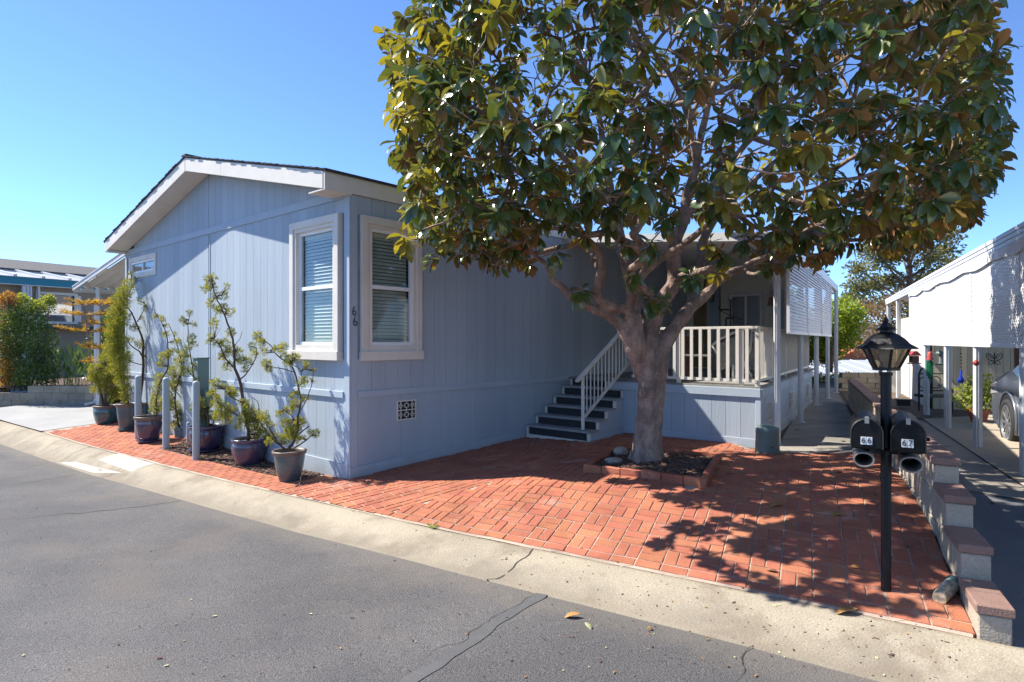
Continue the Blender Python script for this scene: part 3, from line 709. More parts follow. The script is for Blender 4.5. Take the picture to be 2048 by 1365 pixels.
# rake fascia, soffit, roof
OV = .335; FD = .026
def rake(t0, t1, side):
    z0, z1 = RZ(t0), RZ(t1); mb = MB()
    o = C0 + NF * OV
    W_ = Wf(o, DF, NF); W_.quad(mb, t0, t1, z0, z1, z0 + .195, z1 + .195, 0, FD); return mb.build("fascia_board", M['white'], home)
rake(-.0, 2.55, 0); rake(2.556, 3.755, 0); rake(3.775, HWID, 1)
OWf = Wf(C0 + NF * OV, DF, NF)
mb = MB(); OWf.box(mb, 3.756, 3.774, RZ(3.765) - .012, RZ(3.765) + .19, -.0, .02); mb.build("ridge_joint", M['oldwhite'], home)
mb = MB()
for t0, t1 in ((0.0, 3.755), (3.775, HWID)): FW.quad(mb, t0, t1, RZ(t0) + .012, RZ(t1) + .012, RZ(t0) + .03, RZ(t1) + .03, .016, OV)
mb.build("soffit", M['white'], home)
mb = MB(); SW.box(mb, -OV - .02, .0, 1.690, 1.7055, -.30, .036); mb.build("soffit_return", M['white'], home)
mb = MB(); FW.box(mb, HWID - .12, HWID, 1.700, 1.735, .0, OV + .02); mb.build("soffit_return", M['white'], home)
# side fascia
mb = MB(); SW.box(mb, -OV - .02, 8.2, 1.706, 1.895, .012, .036); sf = mb.build("fascia_board", M['white'], home)
mb = MB(); LW.box(mb, -OV - .02, HLEN, 1.706, 1.895, .0, .03); mb.build("fascia_board", M['white'], home)
# roof slabs with shingle courses
roof = MB()
sl_ = (2.583 - 1.706) / 3.765
def roofz(t): return RZ(t) + .197
for (t0, t1) in ((-.06, 3.765), (3.765, HWID + .06)):
    z0 = roofz(0) - .06 * sl_ if t0 < 0 else roofz(3.765); z1 = roofz(3.765) if t0 < 0 else roofz(HWID) - .06 * sl_
    FW.quad(roof, t0, t1, z0, z1, z0 + .02, z1 + .02, -HLEN, OV + .03)
ro_ = roof.build("roof", M['shingle'], home)
for side in (0, 1):
    for r in range(26):
        ta = -.075 + r * .148; tb = ta + .155
        if ta > 3.70: break
        for q in range(1 if r % 1 == 0 else 1):
            mb = MB(); t0, t1 = (ta, tb) if side == 0 else (HWID - ta, HWID - tb)
            za = 1.706 + .197 + ta * sl_ + .02; zb_ = 1.706 + .197 + min(tb, 3.76) * sl_ + .02
            o_ = OV + .045 + random.uniform(-.006, .012)
            if side == 0: FW.quad(mb, t0, min(t1, 3.77), za + .004, zb_ - .002, za + .014, zb_ + .004, -8, o_)
            else: FW.quad(mb, max(t1, 3.76), t0, zb_ - .002, za + .004, zb_ + .004, za + .014, -8, o_)
            mb.build("shingle_course", M['shingle'], ro_)
mb = MB(); mb.bar(FW.p(3.765, roofz(3.765) + .035, OV + .05), FW.p(3.765, roofz(3.765) + .035, -8), .16, .02); mb.build("ridge_cap", M['shingle'], ro_)

def window(W_, a, b, z0, z1, dep=.055, parent=home, sill=True, tr=.09, wm='white', slider=False, blinds=True, name="window", twolayer=True):
    """white trim, vinyl frame, two sashes, glass and a slatted blind"""
    mb = MB()
    W_.box(mb, a, a + tr, z0, z1, 0.0, dep); W_.box(mb, b - tr, b, z0, z1, 0.0, dep)
    W_.box(mb, a + tr, b - tr, z1 - tr, z1, 0.0, dep); 
    W_.box(mb, a - .012, b + .012, z0 - (.02 if sill else 0), z0 + tr, 0.0, dep + (.018 if sill else .001))
    w = mb.build(name, M[wm], parent, bevel=.004)
    i0, i1, j0, j1 = a + tr, b - tr, z0 + tr, z1 - tr
    if twolayer:
        mb = MB(); q = .045; d1 = dep - .018
        W_.box(mb, i0, i0 + q, j0, j1, -.0, d1); W_.box(mb, i1 - q, i1, j0, j1, -.0, d1); W_.box(mb, i0 + q, i1 - q, j1 - q, j1, 0, d1); W_.box(mb, i0 + q, i1 - q, j0, j0 + q * 1.6, 0, d1)
        mb.build("casing", M[wm], w); i0 += q; i1 -= q; j0 += q * 1.6; j1 -= q
    fr = .038; mb = MB()
    W_.box(mb, i0, i0 + fr, j0, j1, -.03, .012); W_.box(mb, i1 - fr, i1, j0, j1, -.03, .012); W_.box(mb, i0 + fr, i1 - fr, j1 - fr, j1, -.03, .012); W_.box(mb, i0 + fr, i1 - fr, j0, j0 + fr, -.03, .016)
    mid = (j0 + j1) / 2 if not slider else (i0 + i1) / 2
    if slider: W_.box(mb, mid - .02, mid + .02, j0 + fr, j1 - fr, -.03, .014)
    else: W_.box(mb, i0 + fr, i1 - fr, mid - .022, mid + .022, -.03, .018)
    mb.build("sash", M['vinyl'], w)
    for (p0, p1, q0, q1) in ([(i0 + fr, i1 - fr, j0 + fr, mid - .022), (i0 + fr, i1 - fr, mid + .022, j1 - fr)] if not slider else [(i0 + fr, mid - .02, j0 + fr, j1 - fr), (mid + .02, i1 - fr, j0 + fr, j1 - fr)]):
        mb = MB(); W_.box(mb, p0, p1, q0, q1, -.012, -.008); mb.build("pane", M['glass'], w)
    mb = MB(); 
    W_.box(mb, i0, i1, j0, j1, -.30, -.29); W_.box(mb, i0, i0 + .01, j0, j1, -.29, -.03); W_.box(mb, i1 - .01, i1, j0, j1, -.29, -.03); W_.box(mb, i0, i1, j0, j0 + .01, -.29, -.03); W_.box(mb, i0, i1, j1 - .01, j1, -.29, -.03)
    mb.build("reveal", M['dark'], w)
    if blinds:
        mb = MB(); k = int((j1 - j0 - .08) / .043); z = j1 - .08
        W_.box(mb, i0 + fr, i1 - fr, j1 - fr - .05, j1 - fr, -.085, -.045)
        for i in range(k):
            zz = j1 - fr - .06 - i * .043
            if zz < j0 + fr + .02: break
            h = .022; dx = .011 + random.gauss(0, .0012); ta, tb = i0 + fr + .008, i1 - fr - .008
            mb.hexa([W_.p(ta, zz - h, -.062 + dx), W_.p(tb, zz - h, -.062 + dx), W_.p(tb, zz - h + .0015, -.0605 + dx), W_.p(ta, zz - h + .0015, -.0605 + dx),
                     W_.p(ta, zz + h * .7, -.064 - dx), W_.p(tb, zz + h * .7, -.064 - dx), W_.p(tb, zz + h * .7 + .0015, -.062 - dx), W_.p(ta, zz + h * .7 + .0015, -.062 - dx)])
        W_.box(mb, i0 + fr, i1 - fr, j0 + fr + .005, j0 + fr + .02, -.075, -.05)
        for tt in (.25, .75): x = i0 + (i1 - i0) * tt; W_.box(mb, x - .002, x + .002, j0 + fr, j1 - fr, -.05, -.048)
        bl = mb.build("blind", M['blind'], w); bl["kind"] = 'stuff'
    return w
def cutcore():  # openings in the core wall: rebuild core as pieces would be heavier; reveals sit in front through a boolean-free gap
    pass
wf = window(FW, *FWIN, dep=.075); ws = window(SW, *SWIN, dep=.05)
wm_ = window(FW, *MWIN, dep=.03, sill=False, slider=True, blinds=False, twolayer=False)
# the core wall with real openings
bpy.data.objects.remove(core)
def holed(mb, W_, t0, t1, z0, z1, opens, d0, d1):
    ts = sorted({t0, t1, *[o[0] for o in opens], *[o[1] for o in opens]})
    for a, b in zip(ts[:-1], ts[1:]):
        zz = [(z0, z1)]
        for o in opens:
            if o[0] <= a + 1e-6 and o[1] >= b - 1e-6: zz = [(z0, o[2]), (o[3], z1)]
        for p, q in zz: W_.box(mb, a, b, p, q, d0, d1)
shr = lambda w, k=.1: (w[0] + k, w[1] - k, w[2] + k, w[3] - k)
mb = MB()
holed(mb, FW, .01, HWID - .01, -1.75, 1.6, [shr(FWIN), shr(MWIN, .08)], -.02, -.002)
mb.prism(pts, Vector((*(-NF * .02), 0)))
holed(mb, SW, 0.0, 8.95, -1.75, 1.72, [shr(SWIN)], -.02, -.002)
LW.box(mb, 0, HLEN, -1.75, 1.74, -.02, .0)
mb.build("wall", M['bluegap'], home)
# curtain inside the little window, right half
mb = MB(); FW.box(mb, 6.02, 6.55, 1.24, 1.54, -.12, -.11); mb.build("curtain", M['greypot'], wm_)
# vents in the skirt: pierced decorative screens
def vent(W_, a, b, z0, z1, parent, d=.012):
    mb = MB(); W_.box(mb, a + .012, b - .012, z0 + .012, z1 - .012, d - .004, d + .001); v0 = None
    mf = MB(); e = .014; D0, D1 = d, d + .016
    W_.box(mf, a, b, z1 - e, z1, D0, D1); W_.box(mf, a, b, z0, z0 + e, D0, D1); W_.box(mf, a, a + e, z0 + e, z1 - e, D0, D1); W_.box(mf, b - e, b, z0 + e, z1 - e, D0, D1)
    zm = (z0 + z1) / 2; W_.box(mf, a + e, b - e, zm - .006, zm + .006, D0, D1)
    w = b - a
    for (r0, r1) in ((z0 + e, zm - .006), (zm + .006, z1 - e)):
        h = r1 - r0
        for c, hw in ((.2, .05), (.5, .1), (.8, .05)):
            x = a + w * c; q = hw * w; t = .006
            W_.box(mf, x - q, x + q, r1 - h * .3, r1 - h * .3 + t, D0, D1 - .002); W_.box(mf, x - q, x + q, r0 + h * .3 - t, r0 + h * .3, D0, D1 - .002)
            W_.box(mf, x - q, x - q + t, r0 + h * .3, r1 - h * .3, D0, D1 - .002); W_.box(mf, x + q - t, x + q, r0 + h * .3, r1 - h * .3, D0, D1 - .002)
            W_.box(mf, x - t / 2, x + t / 2, r1 - h * .3 + t, r1, D0, D1 - .003); W_.box(mf, x - t / 2, x + t / 2, r0, r0 + h * .3 - t, D0, D1 - .003)
        for c in (.08, .335, .665, .92): x = a + w * c; W_.box(mf, x - w * .05, x + w * .05, (r0 + r1) / 2 - .003, (r0 + r1) / 2 + .003, D0, D1 - .004)
    o = mf.build("skirt_vent", M['white'], parent); mb.build("vent_opening", M['dark'], o); return o
vent(SW, .668, .972, -.99, -.745, home)
# house numbers
def text(name, s, loc, size, rot, m, parent, ext=.002):
    cu = bpy.data.curves.new(name, 'FONT'); cu.body = s; cu.size = size; cu.extrude = ext; cu.align_x = 'CENTER'; cu.align_y = 'CENTER'; cu.materials.append(M[m])
    o = bpy.data.objects.new(name, cu); COL.objects.link(o)
    dg = bpy.context.evaluated_depsgraph_get(); me = bpy.data.meshes.new_from_object(o.evaluated_get(dg)); bpy.data.objects.remove(o)
    o = bpy.data.objects.new(name, me); COL.objects.link(o); me.materials.clear(); me.materials.append(M[m])
    o.location = Vector(loc) - (wloc(parent) if parent else Vector()); o.rotation_euler = rot
    if parent: o.parent = parent
    return o
sa = math.atan2(DS[1], DS[0])
for k, (tt, zz) in enumerate(((.040, .345), (.052, .225))):
    # cast number six: a hook and a ring
    mb = MB(); c = SW.p(tt, zz, .03); px_ = Vector((*DS, 0)); pz = Vector((0, 0, 1))
    ring = [c + px_ * .022 * math.cos(a) + pz * (.026 * math.sin(a) - .02) for a in np.linspace(0, 2 * math.pi, 17)]
    mb.tube(ring, .0055, 6); hook = [c + px_ * (-.022) + pz * (-.02), c + px_ * (-.021) + pz * .012, c + px_ * (-.010) + pz * .038, c + px_ * .008 + pz * .053]
    mb.tube(hook, [.006, .006, .0055, .005], 6); mb.build("number_six", M['iron'], home)
# twisted leaf hanging in front of the window edge (dry twig)
# ------------------------------------------------------------------ left awning with corrugated pan and its post
aw = thing("carport_awning", "white corrugated metal awning sloping down from the left side of the blue home", "awning", (float((C0 + DF * (HWID + 1))[0]), float((C0 + DF * (HWID + 1))[1]), -1.5))
LT0 = C0 + DF * (HWID + .03)
mb = MB(); n = 60; X = []
zA, zB = 1.52, 1.12; WA = 3.75
# front edge from the house corner (z 1.60) out to the left (z 1.0)
def awp(u, v, dz=0): p = C0 + DF * (HWID + .04 + WA * u) + DS * (.12 + v); return Vector((p[0], p[1], 1.80 - .54 * u + dz))
aL = 9.0; wv = .24
k = int(aL / (wv / 2))
for j in range(k + 1):
    v = j * wv / 2; dz = .04 if j % 2 else -.04
    mb.v += [tuple(awp(0, v, dz)), tuple(awp(1, v, dz))]
for j in range(k): mb.f.append((2 * j, 2 * j + 1, 2 * j + 3, 2 * j + 2)); mb.m.append(0); mb.a.append(0)
mb.build("corrugated_pan", M['awning'], aw)
mb = MB()
mb.bar(awp(-.0, -.05, .0), awp(1.02, -.05, .0), .04, .10); mb.bar(awp(0, -.075, .045), awp(1.02, -.075, .045), .02, .02); mb.build("front_fascia", M['whitemetal'], aw)
mb = MB(); mb.bar(awp(1.01, -.05, -.06), awp(1.01, aL, -.06), .05, .07); mb.bar(awp(.93, -.0, -.09), awp(.93, aL, -.09), .05, .06); mb.build("gutter", M['whitemetal'], aw)
pb = G(196, 812); ptop = None
pp = np.array([pb.x, pb.y])
mb = MB(); mb.box((pb.x, pb.y, (pb.z + 1.24) / 2), .075, .075, 1.24 - pb.z, (1, .3)); mb.box((pb.x - .075, pb.y + .03, (pb.z + 1.0) / 2 + .05), .055, .05, .9 - pb.z, (1, .3)); 
mb.build("post", M['whitemetal'], aw)
mb = MB(); mb.tube([(pb.x - .075, pb.y + .03, pb.z + .16), (pb.x - .08, pb.y, pb.z + .08), (pb.x - .2, pb.y - .15, pb.z + .04)], .035, 8); mb.build("downspout_elbow", M['whitemetal'], aw)

# ------------------------------------------------------------------ stairs, deck, railings, porch awning
st0 = C0 + DS * 3.157       # front of the first tread at the wall
STW = Wf(st0, NS, NF)        # t across the stair from the wall, depth negative = up the stair
stairs = thing("stairs", "six grey-edged porch steps with dark carpeted risers and white side railing", "stairs", (st0[0], st0[1], -1.45))
zt = -1.29; RI = .138; GO = .232; SWD = 1.21
for k in range(6):
    z = zt + k * RI; d = -k * GO
    mb = MB(); STW.box(mb, .03, SWD - .0, z - .030, z, d - GO - .02, d + .012); mb.build("tread", M['tread'], stairs, bevel=.004)
    zl = z - RI if k else -1.50
    mb = MB(); STW.box(mb, .075, SWD - .06, zl, z - .0302, d - .05, d - .035); mb.build("riser", M['riser'], stairs)
    for qa, qb in ((.03, .073), (SWD - .058, SWD - .012)): mb = MB(); STW.box(mb, qa, qb, zl, z - .0302, d - .05, d - .018); mb.build("stile", M['white'], stairs)
    if k == 0: mb = MB(); STW.box(mb, .073, SWD - .058, -1.50, -1.432, d - .05, d - .012); mb.build("base_strip", M['white'], stairs)
mb = MB()
for k in range(6):
    z = zt + k * RI; d = -k * GO; STW.box(mb, SWD - .035, SWD - .015, -1.55, z - .031, d - .05 - GO, d - .0505)
STW.box(mb, SWD - .035, SWD - .015, -1.55, -.66, -6 * GO - .35, -6 * GO - .05)
mb.build("side_panel", M['blue'], stairs)
mb = MB(); p0, p1 = STW.p(SWD - .008, -1.40, -.06), STW.p(SWD - .008, -1.38, -1.1); mb.hexa([STW.p(SWD - .014, -1.6, -.05), STW.p(SWD - .014, -1.6, -1.2), STW.p(SWD + .004, -1.6, -1.2), STW.p(SWD + .004, -1.6, -.05), STW.p(SWD - .014, -1.36, -.05), STW.p(SWD - .014, -1.31, -1.2), STW.p(SWD + .004, -1.31, -1.2), STW.p(SWD + .004, -1.36, -.05)]); mb.build("base_board", M['blue_trim'], stairs)
# stair rail
RT = SWD - .13; slope = RI / GO
def rp(d, dz): return STW.p(RT, zt + dz + (-d) * slope, d)
mb = MB(); mb.bar(rp(-.02, 0.0), rp(-.02, .80), .045, .045, (0, 1, 0)); mb.build("newel", M['white'], stairs, bevel=.003)
mb = MB(); mb.bar(rp(.13, .795), rp(-1.32, .795), .06, .035); mb.build("handrail", M['white'], stairs, bevel=.003)
mb = MB(); mb.bar(rp(-.04, .16), rp(-1.30, .16), .03, .035); mb.build("bottom_rail", M['white'], stairs)
for i in range(12):
    d = -.12 - i * .1; mb = MB(); mb.bar(rp(d, .17), rp(d, .79), .017, .024, (0, 1, 0)); mb.build("baluster", M['white'], stairs)
# deck
DW = Wf(DK0, -DF, NF); DLEN = float(np.linalg.norm(DK1 - DK0)); DW = Wf(DK0, (DK1 - DK0), NF)
DSW = Wf(DK1, DKS, np.array([DKS[1], -DKS[0]])); DSL = 5.75
deck = thing("porch_deck", "raised blue-skirted porch deck with white railing behind the tree", "deck", (float(DK1[0]), float(DK1[1]), -1.4))
DZ = -.605
dfar = DK1 + DKS * 6.6
mb = MB(); hp = C0 + DS * 12
poly = [DK0 - NF * .0, DK1, dfar, C0 + DS * 8.95, C0 + DS * 4.3]
mb.prism([Vector((p[0], p[1], DZ - .03)) for p in poly], (0, 0, .03)); mb.build("deck_floor", M['deck'], deck)
boards(DW, .0, DLEN - .06, .2, -1.45, -.72, name="skirt_board", d0=-.02, d1=.0, parent=deck)
boards(DSW, .06, DSL, .2, -1.45, -.72, name="skirt_board", d0=-.02, d1=.0, parent=deck)
mb = MB(); DW.box(mb, 0, DLEN, -1.7, -.73, -.05, -.021); DSW.box(mb, 0, DSL, -1.7, -.73, -.05, -.021); mb.build("skirt_backing", M['bluegap'], deck)
trim(DW, -.3, DLEN + .01, -.745, -.632, -.02, .03, parent=deck); trim(DSW, .0, DSL, -.745, -.632, -.02, .03, parent=deck)
trim(DW, DLEN - .06, DLEN + .012, -1.42, -.745, -.02, .014, parent=deck); trim(DSW, .0, .06, -1.42, -.745, -.02, .012, parent=deck)
trim(DW, -.1, DLEN, -1.45, -1.30, -.0, .012, parent=deck, name="base_board"); trim(DSW, .0, DSL, -1.45, -1.23, .0, .012, parent=deck, name="base_board")
for a in (.55, 2.6, 4.9): vent(DSW, a, a + .28, -1.12, -.86, deck, .002)
# deck railing, front: wide flat pickets
RZT, RZB = .20, -.535
dr = thing("deck_railing", "white picket railing along the front and side of the porch deck", "railing", (float(DK1[0]), float(DK1[1]), DZ))
ins = -.07
mb = MB(); DW.box(mb, .12, DLEN - .05, RZT - .035, RZT, ins - .03, ins + .03); mb.build("top_rail", M['white'], dr, bevel=.003)
mb = MB(); DW.box(mb, .12, DLEN - .05, RZB - .02, RZB + .02, ins - .015, ins + .015); mb.build("bottom_rail", M['white'], dr)
tp = .155
while tp < DLEN - .12:
    mb = MB(); DW.box(mb, tp, tp + .044, RZB - .015, RZT - .035, ins + .016, ins + .032); mb.build("picket", M['white'], dr); tp += .131
for tt in (.55 * 0 + .86, DLEN - .30, DLEN - .09): mb = MB(); DW.box(mb, tt, tt + .05, DZ, RZT - .036, ins - .03, ins + .012); mb.build("rail_post", M['white'], dr)
mb = MB(); DSW.box(mb, .05, DSL, RZT - .035, RZT, ins - .03, ins + .03); mb.build("top_rail", M['white'], dr)
mb = MB(); DSW.box(mb, .05, DSL, RZB - .02, RZB + .02, ins - .015, ins + .015); mb.build("bottom_rail", M['white'], dr)
tp = .12
while tp < DSL - .05:
    mb = MB(); DSW.box(mb, tp, tp + .022, RZB + .02, RZT - .035, ins - .011, ins + .011); mb.build("picket", M['white'], dr); tp += .11
for tt in (1.2, 2.6, 4.1, DSL - .05): mb = MB(); DSW.box(mb, tt, tt + .045, DZ - .1, RZT - .035, ins - .02, ins + .02); mb.build("rail_post", M['white'], dr)
# porch awning
A1 = np.array([3.50, 7.98]); A5 = np.array([8.12, 15.38]); aD = (A5 - A1) / np.linalg.norm(A5 - A1); aLen = np.linalg.norm(A5 - A1)
H1 = C0 + DS * 4.28; H5 = C0 + DS * 12.2
pa = thing("porch_awning", "white corrugated metal awning over the porch beside the blue home", "awning", (float(A1[0]), float(A1[1]), -1.36))
mb = MB(); k = 90
def ap(u, v, dz=0): a = A1 + (A5 - A1) * v; h = H1 + (H5 - H1) * v; p = a + (h - a) * u; return Vector((p[0], p[1], (1.36 - .06 * v) * (1 - u) + 1.72 * u + dz))
for j in range(k + 1):
    dz = (.012, .012, -.02)[j % 3]; mb.v += [tuple(ap(0, j / k, dz)), tuple(ap(1, j / k, dz))]
for j in range(k): mb.f.append((2 * j, 2 * j + 1, 2 * j + 3, 2 * j + 2)); mb.m.append(0); mb.a.append(0)
mb.build("corrugated_pan", M['awning'], pa)
mb = MB(); mb.bar(ap(0, -.012, .01), ap(0, 1.01, .01), .05, .15); mb.build("side_fascia", M['whitemetal'], pa)
for vv in (0, .99): mb = MB(); mb.bar(ap(-.005, vv, .0), ap(1, vv, .0), .05, .12); mb.build("end_fascia", M['whitemetal'], pa)
mb = MB(); mb.bar(ap(.035, 0.0, -.10), ap(.035, 1.0, -.10), .07, .09); mb.build("beam", M['whitemetal'], pa)
posts = [(1555, 8.1), (1602, 10.2), (1633.5, 12.35), (1656, 14.0), (1673, 15.25)]
pd = ["nearest post of the porch awning, by the green utility box", "second post of the porch awning beside the deck skirt", "third post of the porch awning, under the slatted shade", "fourth post of the porch awning under the far end of the shade", "farthest post of the porch awning at its far corner"]
def post(name, x, y, zt_, m, label, cat, group, w=.075, ax=(1, 0)):
    t = thing(name, label, cat, (x, y, g(x, y)), group); z0 = g(x, y) - .01; ax = np.array(ax) / np.linalg.norm(ax); px_ = np.array([-ax[1], ax[0]])
    mb = MB(); c = Vector((x, y, (z0 + zt_) / 2)); h = zt_ - z0
    # a folded metal post: two flanges and a web
    mb.box(c, w, .012, h, ax); mb.box(c + Vector((*(ax * (w / 2 - .006)), 0)) + Vector((*(px_ * .03), 0)), .012, .05, h, ax); mb.box(c - Vector((*(ax * (w / 2 - .006)), 0)) + Vector((*(px_ * .03), 0)), .012, .05, h, ax)
    mb.box(c - Vector((*(px_ * .012), 0)), w * .35, .012, h, ax)
    mb.build("shaft", M[m], t)
    mb = MB(); mb.box((x, y, z0 + .02), w + .05, .09, .012, ax); mb.build("foot_plate", M[m], t); return t
for (px, Y), lab in zip(posts, pd):
    p = P(px, 690, Y); post("awning_post", p.x, p.y, 1.28, 'whitemetal', lab, "post", "posts of the porch awning", ax=(1, -.2))
# slatted white shades hanging between the posts
shade = thing("slatted_shade", "white horizontally slatted shade panels hanging from the porch awning edge", "shade", (4.2, 9.2, .12))
for (x0, x1) in ((1575, 1612.2), (1613, 1640.6), (1641.4, 1660.6)):
    def onl(px):    # pixel column to a distance along the awning line
        r = (px - CX) / F; q = A1 + np.array([.02, -.01]); return (r * q[1] - q[0]) / (aD[0] - r * aD[1])
    t0, t1 = onl(x0), onl(x1); SH = Wf(A1, aD, np.array([aD[1], -aD[0]])); z = .125; mb = MB(); ztop = 1.27
    k = 0
    while z < ztop - .03:
        mb.hexa([SH.p(t0 + .01, z, .045), SH.p(t1 - .01, z, .045), SH.p(t1 - .01, z, .049), SH.p(t0 + .01, z, .049), SH.p(t0 + .01, z + .050, .018), SH.p(t1 - .01, z + .050, .018), SH.p(t1 - .01, z + .050, .022), SH.p(t0 + .01, z + .050, .022)]); z += .046
    pn = mb.build("shade_panel", M['vinyl'], shade)
    mb = MB()
    SH.box(mb, t0, t0 + .02, .11, ztop, .01, .05); SH.box(mb, t1 - .02, t1, .11, ztop, .01, .05); SH.box(mb, t0 + .02, t1 - .02, .095, .125, .01, .055); mb.build("panel_frame", M['vinyl'], pn)
# back wall of the porch
BW = Wf(C0 + DS * 8.9, NS, NF)
bw = thing("porch_back_wall", "cream end wall of the porch with a white sliding window", "wall", (3.96, 13.9, DZ))
mb = MB(); WX = [(1.02, 1.90, .08, .92)]
holed(mb, BW, 0, 2.12, DZ, 1.75, [(.93, 1.70, .08, 1.02)], -.06, 0); mb.build("wall_panel", M['cream'], bw)
mb = MB()
BW.box(mb, .0, .16, DZ, 1.75, .003, .03); mb.build("trim_board", M['white'], bw)
for i in range(7):
    mb = MB(); BW.box(mb, .17 + i * .045, .17 + i * .045 + .030, DZ + .03, 1.35, .01, .045); mb.build("drape_fold", M['drape'], bw)
mb = MB(); BW.box(mb, .50, .74, DZ, 1.6, .003, .02); mb.build("blue_panel", M['blue'], bw)
mb = MB(); BW.box(mb, .745, .775, DZ, 1.6, .003, .03); mb.build("dark_strip", M['greypot'], bw)
for k in range(14): mb = MB(); BW.box(mb, 1.74, 2.1, DZ + k * .16 + .005, DZ + (k + 1) * .16 - .005, .003, .016); mb.build("lap_board", M['cream'], bw)
wn_ = window(BW, .93, 1.70, .05, 1.04, dep=.03, parent=bw, sill=False, tr=.05, slider=True, blinds=False, twolayer=False)
for c in list(wn_.children):
    if c.name.startswith("pane"): c.data.materials[0] = M['glassr']
mb = MB(); BW.box(mb, 1.86, 2.10, DZ, 1.05, .018, .03); mb.build("door_panel", M['blue_trim'], bw)
mb = MB(); BW.box(mb, 1.80, 1.86, DZ, 1.1, .018, .04); BW.box(mb, 1.86, 2.11, 1.05, 1.11, .018, .04); mb.build("door_frame", M['white'], bw)
# wall lantern
lt = thing("wall_lantern", "small black coach lantern on the pale blue porch wall", "lantern", tuple(BW.p(.62, .95, .02)))
c = BW.p(.62, .95, .1); mb = MB(); mb.bar(BW.p(.62, 1.03, .0), BW.p(.62, 1.03, .10), .02, .02); mb.build("bracket", M['iron'], lt)
mb = MB(); mb.lathe(c, [(.001, .10), (.015, .085), (.07, .045), (.065, .038)][::-1], 6); mb.lathe(c, [(.035, -.10), (.04, -.085)], 6, (True, True))
for a in range(4): an = a * math.pi / 2 + .4; mb.bar(c + Vector((.036 * math.cos(an), .036 * math.sin(an), -.09)), c + Vector((.058 * math.cos(an), .058 * math.sin(an), .042)), .008, .008)
mb.build("lantern_cage", M['iron'], lt)
mb = MB(); mb.lathe(c, [(.028, -.085), (.045, .035)], 8); mb.build("lamp_glass", M['lampglass'], lt)
# ------------------------------------------------------------------ stepped block wall on the right
bwl = thing("retaining_wall", "tan concrete block retaining wall with brown brick caps, stepping down to the street", "wall", (float(K0[0]), float(K0[1]), -1.53))
WV = Wf(K0, V1, V1R)     # depth 0..WT to the right
WT = .14; BL = .398
def blk(t0, t1, z0, z1, name, m, d0=0, d1=WT, off=0):
    key = (round(t1 - t0, 3), round(z1 - z0, 3), round(d1 - d0, 3), name)
    if key not in tmpl:
        mb = MB(); L_, H_, D_ = t1 - t0, z1 - z0, d1 - d0; W0 = Wf((0, 0), V1, V1R); c = .006
        mb.hexa([W0.p(-L_ / 2, -H_ / 2, -D_ / 2), W0.p(L_ / 2, -H_ / 2, -D_ / 2), W0.p(L_ / 2, -H_ / 2, D_ / 2), W0.p(-L_ / 2, -H_ / 2, D_ / 2), W0.p(-L_ / 2, H_ / 2, -D_ / 2), W0.p(L_ / 2, H_ / 2, -D_ / 2), W0.p(L_ / 2, H_ / 2, D_ / 2), W0.p(-L_ / 2, H_ / 2, D_ / 2)])
        me = bpy.data.meshes.new(name); me.from_pydata(mb.v, [], mb.f); me.materials.append(M[m]); bm = bmesh.new(); bm.from_mesh(me)
        bmesh.ops.recalc_face_normals(bm, faces=bm.faces); bmesh.ops.bevel(bm, geom=bm.edges[:], offset=c, segments=1, affect='EDGES'); bm.to_mesh(me); bm.free(); tmpl[key] = me
    o = bpy.data.objects.new(name, tmpl[key]); COL.objects.link(o); o.parent = bwl
    c_ = WV.p((t0 + t1) / 2, (z0 + z1) / 2, (d0 + d1) / 2 + random.gauss(0, .0015)); o.location = c_ - wloc(bwl); o.rotation_euler = (0, random.gauss(0, .002), random.gauss(0, .003)); return o
CAPH = .052; CH = .19
tops = [-1.345, -1.155, -.967, -.80]
core_ = MB()
nblk = 27
for i in range(nblk):
    t0 = .0 + i * BL; t1 = t0 + BL - .008; k = min(i, 3); top = tops[k] - (0.0 if i < 4 else .0)
    zbt = top - CAPH
    z = zbt; row = 0
    low = min(right(*WV.p(t0, 0, 0)[:2]), yard(*WV.p(t0 + .1, 0, -.1)[:2])) - .06
    while z > low:
        z0 = z - CH + .008
        if row % 2 == 0 or i == 0: blk(t0, t1, z0, z, "block", 'block')
        else: blk(t0 - BL / 2, t1 - BL / 2, z0, z, "block", 'block')
        z -= CH; row += 1
    blk(t0 - .012, t0 + BL / 2 - .009 , top - CAPH + .004, top, "cap_brick", 'cap', -.012, WT + .012)
    blk(t0 + BL / 2 - .004, t0 + BL - .006 + (.0 if i > 2 else -.0), top - CAPH + .004, top, "cap_brick", 'cap', -.012, WT + .012)
    WV.box(core_, t0 + .01, t0 + BL - .004, low, top - CAPH + .002, .008, WT - .008)
core_.build("mortar_core", M['mortar'], bwl)
# ------------------------------------------------------------------ tree planter edging, mulch, rocks
pl = thing("tree_planter", "low square planter edged with red bricks around the tree trunk", "planter", tuple(gz(*plan2[0])))
for e in range(4):
    a, b_ = plan2[e], plan2[(e + 1) % 4]; L_ = np.linalg.norm(b_ - a); n = max(1, int(L_ / .212)); d = (b_ - a) / L_; nn = np.array([-d[1], d[0]])
    for i in range(n):
        s0 = i * L_ / n; c = a + d * (s0 + L_ / n / 2) + nn * .028; z = yard(*c)
        mb = MB(); mb.box((c[0], c[1], z + .028 + random.uniform(-.004, .006)), L_ / n - .008, .052, .10, d + nn * random.gauss(0, .012)); mb.build("edging_brick", M['brick'], pl, bevel=.004)
drape("planter_soil", [tuple(p) for p in plan2], yard, .028, .12, M['mulch'])
chips("planter_mulch", lambda x, y: inpoly(x, y, plan2, -.05), 0, 3.2, 5, 8.5, 1500, .034)
